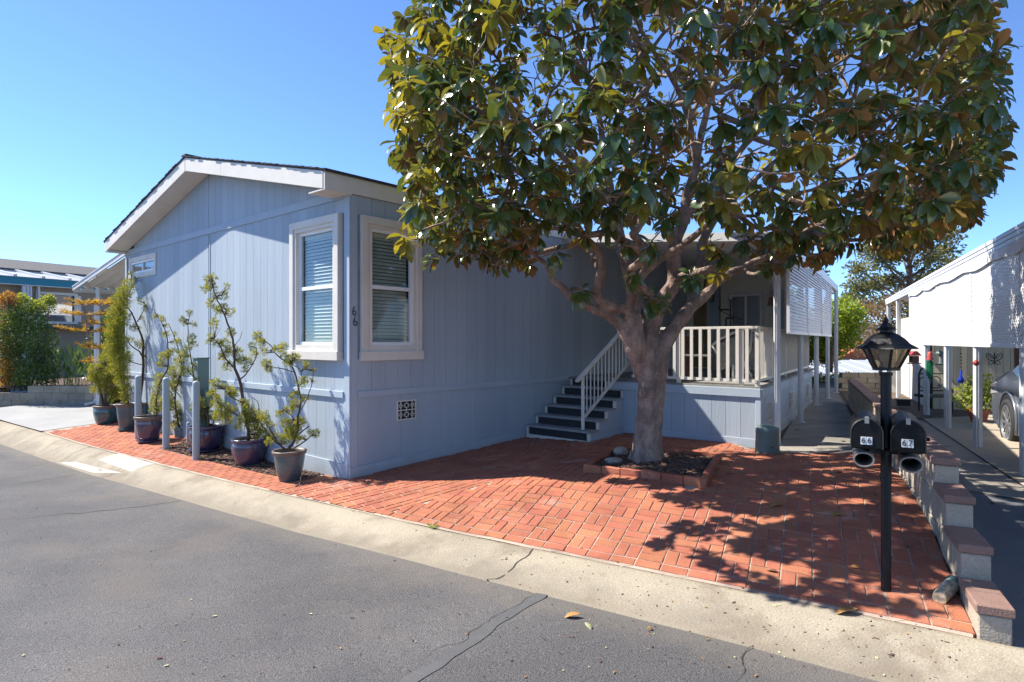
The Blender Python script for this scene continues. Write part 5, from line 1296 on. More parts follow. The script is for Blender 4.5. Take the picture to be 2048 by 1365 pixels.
tq = onFW(396, .33); tr2 = onFW(385, .33); Pw = Wf(C0, DF, NF)
zq = (CY - 717.6) / F * Pw.p(tq, 0, .3).y
mb = MB(); Pw.box(mb, tq, tr2, -1.62, zq, .17, .33); mb.build("cabinet", M['greenbox'], bd, bevel=.006)
mb = MB(); Pw.box(mb, tq - .01, tr2 + .01, zq, zq + .015, .15, .35); mb.build("lid", M['greenbox'], bd)
mb = MB(); Pw.box(mb, tq + .02, tq + .07, zq - .06, zq - .035, .33, .333); mb.build("label_plate", M['paperw'], bd)
mb = MB(); Pw.box(mb, tq - .09, tq - .003, -.98, -.72, .14, .26); mb.build("side_box", M['greenbox'], bd, bevel=.006)
# bollards
def bollard(px0, px1, ytop, ybot, lab):
    b = G((px0 + px1) / 2, ybot); s = b.y / F; r = (px1 - px0) / 2 * s; h = (ybot - ytop) * s; t = thing("bollard", lab, "bollard", tuple(b), "pale bollards between the pots")
    mb = MB(); mb.lathe((b.x, b.y + r, b.z), [(r, -.03), (r, h - r * .7), (r * .85, h - r * .25), (r * .5, h), (.001, h + .004)], 18); mb.build("shaft", M['pale'], t, smooth=True)
bollard(266.6, 278.7, 752, 880, "leftmost pale grey bollard, in front of the tall green pot")
bollard(322, 335, 756, 901, "middle pale grey bollard, at the right edge of the small purple pot")
bollard(382, 395.5, 763, 922.5, "nearest pale grey bollard, in front of the round cobalt blue pot")
bollard(371.5, 378, 845, 888, "short grey bollard half hidden behind the nearest one")
# ------------------------------------------------------------------ potted junipers
def sprig(mb, p, d, L_, n=6):
    d = d.normalized(); x = d.cross(Vector((random.gauss(0, 1), random.gauss(0, 1), random.gauss(0, 1))));
    if x.length < .01: return
    x.normalize(); y = d.cross(x)
    for k in range(n):
        t = k / n; b = p + d * (L_ * t * .75); a = random.uniform(-.9, .9); sd = (x if k % 2 else -x) * math.sin(.75) + d * math.cos(.75) + y * random.uniform(-.5, .5)
        l = L_ * random.uniform(.3, .5); w = l * .20; e = b + sd.normalized() * l; nrm = sd.cross(y).normalized(); s2 = nrm * w
        mb.add([b, (b + e) / 2 + s2, e, (b + e) / 2 - s2], [(0, 1, 2, 3)])
def juniper(o, pot, stems, blobs, label, dense=1.0, Yoff=0, leafm='jun', name="potted_juniper", soilcol='dirt', size=1.0, wide=1.0):
    """pot: rim cx, rim cy, rim half width, bottom y, bottom half width, glaze, style"""
    cx, ry, rw, by, bw_, gl, sty = pot; b = G(cx, by - bw_ * .18, ); s = b.y / F; r1 = rw * s; r0 = bw_ * s; h = (by - ry) * s * .97 
    t = thing(name, label, "potted plant", tuple(b), "junipers in glazed pots along the blue wall")
    c = Vector((b.x, b.y, b.z)); sau = .03 if 'saucer' in sty else .0
    if sty.startswith('belly'): prof = [(r0 * .9, 0), (r0, .01), (r0 * 1.12, h * .2), (r1 * .97, h * .55), (r1 * .98, h * .75), (r1 * .93, h * .86)]
    elif sty.startswith('bulb'): prof = [(r0 * .9, 0), (r0, .01), (r0 * 1.2, h * .25), (r1 * .90, h * .62), (r1 * .93, h * .72), (r1 * .88, h * .80), (r1 * .9, h * .86)]
    else: prof = [(r0 * .94, 0), (r0, .008), (r0 + (r1 - r0) * .5, h * .42), (r1 * .93, h * .88)]
    prof = [(r, z + sau) for r, z in prof]; mb = MB(); mb.lathe(c, prof, 28, (True, False)); pot_ = mb.build("pot", M[gl], t, smooth=True)
    mb = MB(); z0 = prof[-1][1]; zt = h + sau; mb.lathe(c, [(prof[-1][0] * .99, z0 - .004), (r1 * 1.0, z0 + .01), (r1 * 1.02, zt - .012), (r1 * 1.0, zt), (r1 * .90, zt - .004), (r1 * .86, zt - .05), (r1 * .84, zt - .10)], 28); mb.build("rim", M['rim_glaze' if 'own' not in sty else gl], pot_, smooth=True)
    mb = MB(); mb.lathe(c, [(.001, zt - .045), (r1 * .87, zt - .05)], 20); mb.build("soil", M[soilcol], t)
    if sau: mb = MB(); mb.lathe(c, [(r0 * 1.05, 0), (r0 * 1.28, .03), (r0 * 1.34, .045), (r0 * 1.25, .04), (r0 * 1.0, .02)], 26, (True, False)); mb.build("saucer", M[gl], pot_, smooth=True)
    top = c + Vector((0, 0, zt - .05)); Yc = c.y
    mb = MB(); allp = []
    for st in stems:
        pts = []; rr = []
        dyv = random.uniform(-.12, .12)
        for i, q in enumerate(st):
            x, y = q[0], q[1]; r = (q[2] if len(q) > 2 else 2) * .74; dy = q[3] if len(q) > 3 else dyv * (i / max(1, len(st) - 1))
            pts.append(P(x, y, Yc + dy)); rr.append(r * s)
        pts, rr = smooth_poly(pts, rr, 3); pts = [p + Vector((mnoise.noise(p * 14), mnoise.noise(p * 14 + Vector((4, 4, 4))), 0)) * .012 for p in pts]
        mb.tube(pts, [max(.003, r) for r in rr], 6); allp += pts
    mf = MB()
    for (x, y, r, dn) in blobs:
        cc = P(x, y, Yc + random.uniform(-.1, .1)); R_ = r * s * wide
        near = min(allp, key=lambda p: (p - cc).length) if allp else cc
        ntw = max(2, int(3 + 3 * dn))
        for k in range(ntw):
            e = cc + Vector((random.gauss(0, .55), random.gauss(0, .55), random.gauss(0, .55))) * R_
            mid = near.lerp(e, .5) + Vector((random.gauss(0, 1), random.gauss(0, 1), random.gauss(0, 1))) * R_ * .15
            mb.tube([near, mid, e], [.005, .0035, .002], 4)
            allp += [mid] if k == 0 else []
        for k in range(int(r * 11.5 * dn * dense) + 6):
            v = Vector((random.gauss(0, 1), random.gauss(0, 1), random.gauss(0, 1))); v.normalize(); v *= R_ * random.random() ** .45
            v.z *= 1.0
            mf.ca = random.random(); p = cc + v; d = v.normalized() * .7 + Vector((random.gauss(0, .4), random.gauss(0, .4), random.gauss(.35, .4))); sprig(mf, p, d, .043 * size * random.uniform(.7, 1.3) * (1 + .0 * r))
    mb.build("stems", M['twig'], t, smooth=True); f = mf.build("foliage", M[leafm], t, attr=True); f["kind"] = 'stuff'; return t
Z1 = lambda x, y, *k: (160 + x / 4.55, 620 + y / 4.55, *k)
Z2 = lambda x, y, *k: (400 + x / 3.9, 640 + y / 3.9, *k)
Z3 = lambda x, y, *k: (160 + x / 2.967, 540 + y / 2.967, *k)
def B1(l): return [(*Z1(x, y), r / 4.55, d) for x, y, r, d in l]
def B2(l): return [(*Z2(x, y), r / 3.9, d) for x, y, r, d in l]
def B3(l): return [(*Z3(x, y), r / 2.967, d) for x, y, r, d in l]
juniper(0, (213.5, 813, 23.5, 850, 18, 'teal_glaze', 'belly'), [[Z1(215, 870, 4), Z1(190, 760, 3.4), Z1(175, 690, 2.4), Z1(150, 580, 1.5)], [Z1(240, 870, 3.4), Z1(230, 780, 3), Z1(250, 650, 2), Z1(240, 520, 1.2)], [Z1(255, 870, 2), Z1(290, 780, 1.5), Z1(310, 700, 1)]],
        B1([(140, 540, 45, 1.6), (120, 620, 35, 1.4), (170, 600, 50, 1.6), (150, 720, 40, 1.2), (230, 520, 50, 1.6), (250, 620, 50, 1.6), (260, 720, 45, 1.4), (290, 800, 40, 1.0), (300, 560, 50, 1.5), (320, 660, 45, 1.5), (220, 440, 40, 1.3), (340, 760, 45, 1.1), (190, 660, 40, 1.2)]), "leafy lime-green juniper in a teal pot, the leftmost pot", 2.2, wide=1.25)
juniper(1, (254, 811, 19.5, 864, 13, 'green_glaze', 'taper saucer'), [[Z1(430, 850, 4), Z1(400, 740, 3.2), Z1(370, 600, 2.6), Z1(350, 420, 2), Z1(340, 250, 1.6), Z1(330, 60, 1.2)], [Z1(440, 850, 3), Z1(430, 760, 2), Z1(400, 650, 1.6)]],
        B1([(330, 40, 60, 1.6), (360, -20, 50, 1.4), (320, 130, 55, 1.6), (370, 110, 50, 1.4), (300, 220, 55, 1.5), (350, 260, 60, 1.6), (300, 340, 60, 1.5), (370, 370, 55, 1.5), (330, 440, 60, 1.6), (400, 460, 50, 1.2), (370, 560, 55, 1.5), (390, 650, 50, 1.3), (430, 730, 45, 1.0), (350, -90, 50, 1.3), (400, -160, 45, 1.1), (410, -60, 35, .9), (440, -240, 35, .9), (420, 800, 35, .7)]), "tall dense column juniper in a grey-green pot behind the leftmost bollard", 2.2, wide=1.3)
juniper(2, (285, 805, 17.5, 857, 12, 'teal_glaze', 'taper'), [[Z1(545, 800, 4.2), Z1(560, 700, 3.8), Z1(575, 560, 3.4), Z1(572, 420, 3.2), Z1(575, 300, 3), Z1(545, 200, 2.4), Z1(510, 120, 2.2), Z1(480, 50, 1.8), Z1(440, -20, 1.6), Z1(430, -110, 1.4), Z1(470, -200, 1)], [Z1(570, 430, 2), Z1(540, 380, 1.8), Z1(480, 340, 1.6), Z1(440, 290, 1.3), Z1(415, 240, 1)], [Z1(560, 500, 1.4), Z1(500, 485, 1.2), Z1(450, 470, 1)], [Z1(520, 110, 1.4), Z1(560, 40, 1.1), Z1(600, -30, .9), Z1(640, -90, .7)], [Z1(580, 420, 1), Z1(610, 430, .8)]],
        B1([(430, 60, 35, .8), (490, 160, 35, .9), (520, 170, 22, .7), (460, 270, 25, .7), (540, 310, 38, 1.1), (590, 330, 28, .9), (610, 425, 25, .8), (450, 410, 30, .8), (430, 470, 25, .7), (560, 70, 14, .4), (600, -20, 30, .5), (560, -70, 28, .5), (520, -90, 20, .4), (480, -190, 40, .9), (440, -130, 28, .8), (510, -270, 26, .9), (465, -330, 22, .8), (650, -100, 14, .4)]), "open twisting tall juniper in a teal pot right of the leftmost bollard", .9, leafm='jund')
juniper(3, (298, 837.5, 26.5, 888, 17, 'purple_glaze', 'bulb saucer'), [[Z1(660, 1010, 3.2), Z1(700, 950, 2.8), Z1(690, 850, 2.4), Z1(710, 740, 2.4), Z1(740, 640, 2.2), Z1(790, 560, 2), Z1(800, 480, 1.8), Z1(800, 300, 1.6), Z1(770, 170, 1.2), Z1(720, 80, 1), Z1(670, 10, .8)], [Z1(690, 1000, 2), Z1(670, 930, 1.6), Z1(700, 880, 1)]],
        B1([(690, 65, 20, .8), (750, 80, 25, .8), (780, 150, 18, .6), (780, 225, 28, .9), (760, 430, 40, 1.0), (740, 500, 35, 1.0), (800, 400, 38, .9), (730, 620, 50, 1.3), (710, 700, 45, 1.2), (690, 780, 35, 1.0), (690, 850, 50, 1.6), (680, 910, 40, 1.5), (850, 380, 35, .7), (860, 300, 20, .5)]), "sparse arching juniper in a squat purple pot left of the middle bollard", 1.1)
juniper(4, (361, 858, 12, 877, 10, 'greypot', 'taper own'), [[Z1(905, 1070, 2.2), Z1(870, 900, 2), Z1(870, 750, 2), Z1(900, 640, 1.8), Z1(930, 520, 1.6), Z1(900, 380, 1.4), Z1(860, 250, 1), Z1(800, 120, .8)], [Z1(930, 1060, 2), Z1(970, 920, 1.6), Z1(920, 800, 1.4), Z1(850, 720, 1)]],
        B1([(840, 560, 45, 1.2), (900, 480, 50, 1.2), (880, 640, 55, 1.5), (820, 720, 55, 1.6), (790, 820, 55, 1.6), (850, 880, 55, 1.6), (910, 960, 50, 1.5), (960, 1000, 45, 1.4), (860, 1050, 40, 1.3), (930, 1060, 30, 1.0), (770, 900, 40, 1.4), (950, 560, 45, .9), (980, 640, 40, .8), (900, 290, 28, .6), (930, 400, 35, .8), (860, 220, 16, .4)]), "bushy yellow-green juniper in a small grey pot between two bollards", 1.3)
juniper(5, (412, 858, 32.5, 907, 25, 'blue_glaze', 'belly saucer own'), [[Z1(1170, 1070, 4), Z1(1165, 980, 3), Z1(1120, 900, 2), Z1(1080, 850, 1.4)], [Z1(1200, 1060, 2), Z1(1240, 960, 1.6), Z1(1290, 900, 1.2)], [Z1(1150, 1050, 2), Z1(1040, 640, 1.8), Z1(1020, 500, 1.6), Z1(1000, 380, 1.4), Z1(985, 260, 1.2), Z1(985, 130, 1), Z1(1000, 30, .8)], [Z1(1180, 1050, 1.6), Z1(1080, 700, 1.2), Z1(960, 520, 1)]],
        B1([(1080, 850, 55, 1.4), (1050, 900, 40, 1.2), (1150, 930, 50, 1.2), (1200, 980, 45, 1.0), (1100, 980, 40, 1.0), (1260, 960, 50, 1.0), (930, 100, 26, .7), (1000, 30, 24, .6), (1030, 130, 20, .5), (960, 130, 18, .5), (1010, 260, 35, .7), (1040, 310, 25, .6), (980, 360, 30, .8), (1040, 500, 30, .7), (1060, 640, 20, .5), (960, 430, 28, .8), (1000, 560, 35, .8)]), "thin-stemmed juniper in the round cobalt blue pot behind the nearest bollard", 1.0, leafm='jund')
juniper(6, (498, 879, 34, 933, 24, 'purple_glaze', 'belly own'), [[Z2(378, 940, 5.2), Z2(375, 860, 4.8), Z2(350, 720, 4.6), Z2(330, 600, 4.4), Z2(310, 470, 4.2), Z2(270, 380, 3.6), Z2(268, 280, 3.2), Z2(260, 180, 2.8), Z2(235, 90, 2.6), Z2(200, -10, 2.2), Z2(160, -110, 1.8), Z2(110, -220, 1.4), Z2(90, -350, 1)], [Z2(260, 370, 2.4), Z2(200, 300, 2), Z2(160, 210, 1.5), Z2(110, 150, 1.1)], [Z2(320, 460, 2), Z2(370, 410, 1.7), Z2(430, 310, 1.3), Z2(445, 220, 1)], [Z2(310, 755, 2.2), Z2(220, 700, 1.9), Z2(150, 640, 1.5), Z2(120, 560, 1.2), Z2(120, 500, 1)], [Z2(320, 640, 1.6), Z2(240, 600, 1.3), Z2(190, 540, 1)], [Z2(460, 700, 1.2), Z2(450, 640, 1), Z2(400, 600, .8)], [Z2(270, 200, 1), Z2(310, 150, .7), Z2(330, 90, .6)]],
        B2([(110, 30, 35, .8), (90, 130, 25, .7), (70, 170, 18, .5), (140, 190, 35, .9), (190, 180, 35, .9), (200, 260, 40, 1.0), (240, 100, 30, .8), (250, 230, 40, .9), (300, 250, 25, .7), (280, 290, 22, .6), (220, 360, 35, .8), (170, 290, 25, .6), (340, 320, 38, 1.1), (380, 330, 28, .8), (430, 270, 30, .7), (410, 210, 28, .5), (350, 390, 20, .5), (240, 560, 40, 1.0), (270, 590, 30, .8), (115, 500, 34, 1.1), (95, 570, 28, .9), (130, 640, 45, 1.2), (180, 700, 48, 1.2), (140, 740, 40, 1.0), (210, 780, 45, 1.0), (250, 700, 35, .9), (200, 520, 22, .4), (340, 650, 35, .8), (350, 760, 50, 1.5), (420, 750, 55, 1.6), (470, 800, 55, 1.6), (480, 900, 50, 1.4), (430, 860, 50, 1.4), (390, 800, 45, 1.4), (510, 750, 35, .9), (370, 690, 35, 1.0), (300, 830, 30, .8),
            (230, -60, 30, .7), (190, -100, 26, .6), (130, -180, 30, .8), (150, -60, 26, .6), (90, -260, 34, .9), (60, -320, 20, .7), (100, -330, 28, .8), (40, -240, 26, .6), (190, -190, 26, .6), (120, -90, 28, .6), (80, -130, 26, .7), (210, -260, 20, .5)]), "tallest juniper with a thick twisting trunk in the dark purple pot", .95)
juniper(7, (579, 902, 33, 965, 19.5, 'green_glaze', 'taper'), [[Z2(690, 1000, 4.2), Z2(725, 960, 3.8), Z2(760, 860, 3.4), Z2(765, 750, 3), Z2(788, 650, 2.8), Z2(775, 570, 2.6), Z2(755, 480, 2.4), Z2(735, 400, 2.2), Z2(700, 345, 2), Z2(640, 305, 1.8), Z2(600, 270, 1.6), Z2(560, 215, 1.4), Z2(510, 165, 1.2), Z2(470, 140, 1)], [Z2(660, 1010, 3), Z2(600, 960, 2.6), Z2(545, 910, 2.3), Z2(480, 820, 1.8), Z2(430, 740, 1.5), Z2(390, 680, 1)], [Z2(650, 1005, 2.4), Z2(560, 880, 2), Z2(510, 800, 1.6)], [Z2(740, 1000, 2), Z2(800, 960, 1.8), Z2(860, 910, 1.4)], [Z2(730, 930, 2), Z2(800, 870, 1.8), Z2(850, 830, 1.4)], [Z2(790, 700, 1.4), Z2(840, 600, 1.3), Z2(870, 500, 1.1), Z2(885, 400, .9)], [Z2(735, 410, 1.5), Z2(660, 385, 1.3), Z2(570, 370, 1.1), Z2(520, 350, .9)], [Z2(790, 440, 1), Z2(780, 390, 1), Z2(720, 350, 1)], [Z2(750, 790, 1.2), Z2(700, 740, 1), Z2(640, 690, .8)]],
        B2([(450, 125, 26, .9), (480, 180, 30, .7), (500, 250, 22, .6), (520, 345, 28, 1.0), (535, 385, 18, .8), (655, 205, 20, .9), (605, 225, 22, .6), (640, 260, 22, .6), (700, 300, 35, .8), (750, 300, 28, .8), (830, 350, 22, .7), (680, 340, 26, .6), (790, 500, 35, .8), (820, 470, 20, .6), (885, 400, 10, .6), (870, 470, 9, .5), (740, 590, 30, .7), (740, 660, 38, .9), (700, 700, 32, .9), (820, 620, 28, .5), (620, 735, 24, .8), (670, 810, 35, 1.0), (780, 800, 38, 1.3), (700, 880, 48, 1.5), (660, 930, 40, 1.3), (740, 850, 40, 1.3), (740, 930, 35, 1.1), (910, 890, 18, .8), (870, 885, 16, .6), (590, 900, 30, .6), (540, 950, 28, .6), (560, 820, 16, .3), (480, 770, 25, .7), (800, 930, 20, .5)]), "curving juniper in the tapered grey-green pot nearest the house corner", .95, leafm='jun')
mb = MB(); q0 = G(601, 973); mb.tube([q0 + Vector((0, 0, .10)), q0 + Vector((0.01, 0, .05)), q0 + Vector((-.02, -.03, .015)), q0 + Vector((-.04, -.05, .015))], .008, 6); tag(mb.build("hose_end", M['iron'], smooth=True), "short black hose end curling out under the nearest pot", "hose")
# weed, litter
def leafobj(px, py, L_, ang, m, lab, name="fallen_leaf", lift=.01, k=1, cat="leaf"):
    v, f = LT[k]; c = G(px, py); Rz = Matrix.Rotation(ang, 3, 'Z') @ Matrix.Rotation(random.uniform(-.2, .2), 3, 'X'); vs = [c + Rz @ (Vector(q) * L_) + Vector((0, 0, lift + .25 * L_ * .45)) for q in v]
    mb = MB(); mb.add(vs, f); o = mb.build(name, M[m], smooth=True); sd = o.modifiers.new("thick", 'SOLIDIFY'); sd.thickness = .0015; tag(o, lab, cat, "fallen magnolia leaves"); return o
leafobj(1162, 1236, .105, math.pi - .05, 'petal', "tan curled leaf on the asphalt beside the sealed crack")
leafobj(1170, 1252, .07, -1.1, 'paledry', "thin pale curled leaf on the asphalt below the tan one")
leafobj(1718, 1228, .13, math.pi - .1, 'petal', "long yellow-brown leaf where the brick meets the kerb by the lamp post")
leafobj(1700, 1141, .10, .0, 'petal', "brown leaf on the bricks left of the lamp post foot")
leafobj(1570, 1014, .13, math.pi, 'petal', "curled brown leaf lying in tree shade on the middle of the bricks")
leafobj(1690, 1034, .11, math.pi - .2, 'petal', "dull yellow leaf in the dappled shade on the bricks")
leafobj(1294, 1262, .05, .4, 'petal', "small crumpled leaf on the asphalt far right of the tan one", k=3)
leafobj(1385, 912, .14, .1, 'petal', "dry leaf on the mulch at the back of the planter")
leafobj(1222, 962, .10, .3, 'petal', "dry leaf lying on the front left planter edge")
leafobj(1842, 938, .06, -.6, 'petal', "small dry leaf caught in the paper tube under mailbox 67", lift=.0)
bpy.data.objects.remove(bpy.context.scene.objects[-1]) if False else None
M['petald'] = mat("dark_dry_leaf", (.20, .095, .04), .6, (.13, .06, .03), 30, .5)
for px, py, L_, a_, lab in ((1455, 952, .09, .6, "brown leaf on the bricks off the planter's right corner"), (1530, 905, .08, 2.0, "small leaf on the bricks left of the green pedestal"), (1672, 948, .08, .3, "dark leaf in the tree shade above the middle of the bricks"), (1120, 905, .07, 1.0, "single dark leaf on the shaded bricks before the steps"), (1600, 862, .10, 2.6, "leaf on the walkway between the second post and the deck"), (1680, 885, .11, .2, "leaf on the walkway just before the brick edge"), (1820, 1100, .07, 1.2, "leaf on the bricks at the foot of the second block step"), (1555, 1150, .08, 2.2, "leaf on the bricks near the kerb below the dappled shade"), (1985, 1010, .08, .9, "leaf on the neighbour's dark driveway beside the stepped wall"), (1436, 905, .09, 2.8, "leaf on the back right planter corner"), (1010, 893, .06, .4, "tiny leaf on the bricks by the shaded wall"), (1330, 900, .09, 1.9, "leaf resting on the mulch right of the trunk")):
    leafobj(px, py, L_, a_, random.choice(['petal', 'petald']), lab, k=random.choice([1, 3]))
wd = thing("weed", "small green weed growing where the bricks meet the kerb", "weed", tuple(G(864, 1056))); mb = MB(); c = G(864, 1057)
for k in range(11):
    a = k * 2.4; d = Vector((math.cos(a), math.sin(a), .9)); p0 = c; p1 = c + d * .035; p2 = c + d * .06 + Vector((0, 0, -.01)); s = d.cross(Vector((0, 0, 1))).normalized() * .006; mb.add([p0, p1 + s, p2, p1 - s], [(0, 1, 2, 3)])
mb.build("leaves", M['nany'], wd)
lit = MB()
for k in range(900):
    px = random.choice([random.uniform(0, 2000), random.uniform(900, 2000)]); py = random.uniform(880, 1360); c = G(px, py)
    s_, n_ = sn(c.x, c.y)
    if n_ > 6 or wallside(c.x, c.y)[0] > -.1 and n_ > -.3: continue
    if n_ < -.6 and random.random() < .55: continue
    lit.cm = random.choice([0, 0, 0, 0, 0, 1, 1, 2]); a = random.random() * 6.3; l = random.choice([.008, .012, .02]) * random.uniform(.6, 1.3); lit.box(c + Vector((0, 0, .006)), l, random.choice([.0025, .006, l * .6]), .003, (math.cos(a), math.sin(a)), Vector((random.gauss(0, .2), random.gauss(0, .2), 1)).normalized())
o = lit.build("litter", [M['chip'], M['petal'], M['paledry']], attr=True); o["kind"] = 'stuff'
# ------------------------------------------------------------------ things on the porch
def DP(px, Y, z=DZ): return Vector(((px - CX) / F * Y, Y, z))
# reclining wicker chair
ch = thing("wicker_chair", "white-framed wicker lounge chair tilted back behind the porch railing", "chair", tuple(DP(1480, 9.3)))
Yc = 9.3
def C_(px, py, dy=0): return P(px, py, Yc + dy)
mb = MB(); mb.tube([C_(1424, 691), C_(1440, 678), C_(1475, 662), C_(1500, 658), C_(1512, 664)], .02, 7); mb.tube([C_(1424, 691), C_(1435, 710)], .014, 6); mb.tube([C_(1424, 691, .5), C_(1440, 678, .5), C_(1475, 662, .5), C_(1500, 658, .5)], .02, 7); mb.build("back_frame", M['white'], ch, smooth=True)
mb = MB(); mb.prism([C_(1428, 692, .02), C_(1500, 662, .02), C_(1512, 715, .02), C_(1440, 742, .02)], (0, .5, 0)); mb.build("wicker_shell", M['greypot'], ch)
for dy in (0, .5):
    mb = MB(); mb.tube([C_(1504, 662, dy), C_(1500, 700, dy), C_(1488, 730, dy), C_(1500, 748, dy), C_(1504, 760, dy)], .018, 6); mb.build("leg", M['white'], ch, smooth=True)
    mb = MB(); mb.tube([C_(1466, 728, dy), C_(1466, 765, dy)], .02, 6); mb.build("leg", M['white'], ch, smooth=True)
mb = MB(); mb.tube([C_(1466, 755, 0), C_(1485, 743, .2), C_(1503, 750, .5)], .012, 6); mb.build("stretcher", M['white'], ch)
yc = thing("cushion", "yellow round cushion on the seat behind the porch pickets", "cushion", tuple(C_(1449, 728, .1))); mb = MB(); mb.lathe(C_(1449, 727, .1), [(.02, -.03), (.085, -.015), (.09, .01), (.06, .035), (.001, .042)], 14); mb.build("pad", M['yellow'], yc, smooth=True)
wc = thing("wooden_cabinet", "brown wooden cabinet standing behind the left porch pickets", "cabinet", tuple(DP(1371, 9.8))); mb = MB(); c = DP(1371, 9.9, -.27); mb.box(c, .14, .3, .66, (1, -.8)); mb.build("case", M['wood'], wc); mb = MB(); mb.box(c + Vector((0, 0, .34)), .17, .33, .025, (1, -.8)); mb.build("top", M['wood'], wc); mb = MB(); mb.box(c + Vector((-.02, -.16, .2)), .1, .015, .12, (1, -.8)); mb.build("door", M['rust'], wc)
ps = thing("plant_stand", "black iron plant stand with hooked shelves in front of the porch window", "plant stand", tuple(DP(1461, 10.2))); Yp = 10.2
mb = MB(); mb.tube([P(1461, 600, Yp), P(1461, 757, Yp)], .014, 6)
for (y, x0, x1) in ((620, 1440, 1461), (637, 1452, 1468), (655, 1450, 1461)): mb.tube([P(x0, y, Yp), P(x1, y, Yp)], .014, 6)
mb.tube([P(1440, 620, Yp), P(1437, 615, Yp), P(1440, 612, Yp)], .01, 5); mb.tube([P(1440, 622, Yp), P(1462, 632, Yp), P(1485, 640, Yp)], .007, 5); mb.tube([P(1458, 600, Yp), P(1457, 598, Yp), P(1461, 602, Yp), P(1465, 598, Yp), P(1464, 600, Yp)], .008, 5)
mb.tube([P(1452, 637, Yp), P(1452, 757, Yp)], .012, 6); mb.build("frame", M['iron'], ps)
wcm = thing("wind_chime", "metal tube wind chime hanging from the porch awning corner", "wind chime", tuple(P(1547, 525, 8.4)))
mb = MB(); mb.lathe(P(1547, 527, 8.4), [(.001, .03), (.05, .0), (.05, -.01)][::-1], 10); mb.build("disc", M['iron'], wcm)
for k in range(6): a = k * 1.047; c = P(1547, 527, 8.4) + Vector((.04 * math.cos(a), .04 * math.sin(a), -.02)); mb = MB(); mb.tube([c, c - Vector((0, 0, .16 + .03 * k))], .009, 6); mb.build("tube", M['alloy'], wcm)
rb_ = thing("porch_bell", "rusty brown bell hanging in front of the pale blue porch door", "bell", tuple(P(1542, 600, 9.0))); mb = MB(); mb.lathe(P(1542, 612, 9.0), [(.055, 0), (.052, .02), (.04, .06), (.036, .11), (.02, .13), (.001, .135)], 14); mb.build("body", M['rust'], rb_, smooth=True); mb = MB(); mb.tube([P(1542, 594, 9.0), P(1542, 560, 9.0), P(1543, 490, 9.0)], .004, 4); mb.build("cord", M['iron'], rb_)
tb = thing("porch_table", "low dark table with white frame behind the porch pickets", "table", tuple(DP(1400, 9.6))); mb = MB(); c = DP(1402, 9.7, -.22); mb.box(c, .5, .5, .03, (1, -.8)); mb.build("table_top", M['greypot'], tb)
for i, j in ((-1, -1), (1, -1), (1, 1), (-1, 1)): mb = MB(); q = c + Vector((i * .2, j * .2, 0)); mb.tube([q, q + Vector((i * .03, j * .03, -.38))], .016, 6); mb.build("leg", M['white'], tb)
# ------------------------------------------------------------------ neighbour's carport on the right
PLW = Wf(PL0, V1, -V1R)      # t along, depth outwards (towards us) positive
def pz(t): return float(np.interp(t, [-6, 12], [1.26, 1.17]))
cp = thing("neighbour_carport", "long white neighbour's carport roof edge with peeling beam above the lattice", "carport", (float(PL0[0]), float(PL0[1]), -1.45))
mb = MB()
for k in range(3): PLW.quad(mb, -7, 12.0, pz(-7) - .05 * (k + 1), pz(12) - .05 * (k + 1), pz(-7) - .05 * k - .004, pz(12) - .05 * k - .004, .0, .05 - .008 * k)
mb.build("fascia", M['whitemetal'], cp)
mb = MB(); PLW.quad(mb, -7, 7.75, .985, .965, pz(-7) - .152, pz(7.75) - .152, .0, .03)
mb.build("beam", M['oldwhite'], cp)
# loose cloth-like peeling edge board
mb = MB(); n = 40
for k in range(n + 1):
    t = -6 + 13.6 * k / n; dz = .02 * math.sin(k * 1.3) + random.uniform(-.008, .008); mb.v += [tuple(PLW.p(t, .95 + dz, .045)), tuple(PLW.p(t, 1.05, .05)), tuple(PLW.p(t, 1.05, .035)), tuple(PLW.p(t, .95 + dz, .033))]
for k in range(n):
    for j in range(4): mb.f.append((4 * k + j, 4 * k + (j + 1) % 4, 4 * k + 4 + (j + 1) % 4, 4 * k + 4 + j)); mb.m.append(0); mb.a.append(0)
mb.build("edge_board", M['oldwhite'], cp)
mb = MB(); W_ = PLW
for j in range(60):
    t = -7 + 19 * j / 60; W_.box(mb, t, t + 19 / 60 - .01, pz(t) - .03 + (.0 if j % 2 else .012), pz(t) - .018 + (.0 if j % 2 else .012), -3.3, -.01)
mb.build("roof_pan", M['awning'], cp)
lat = thing("lattice_screen", "white vinyl privacy lattice screen hanging under the neighbour's carport edge", "lattice", tuple(PLW.p(2, .5, 0)))
Z0, Z1_ = -.075, .985; PIT = .044
edges_ = [-5.2, -2.75, -.30, 2.15, 4.6, 7.72]
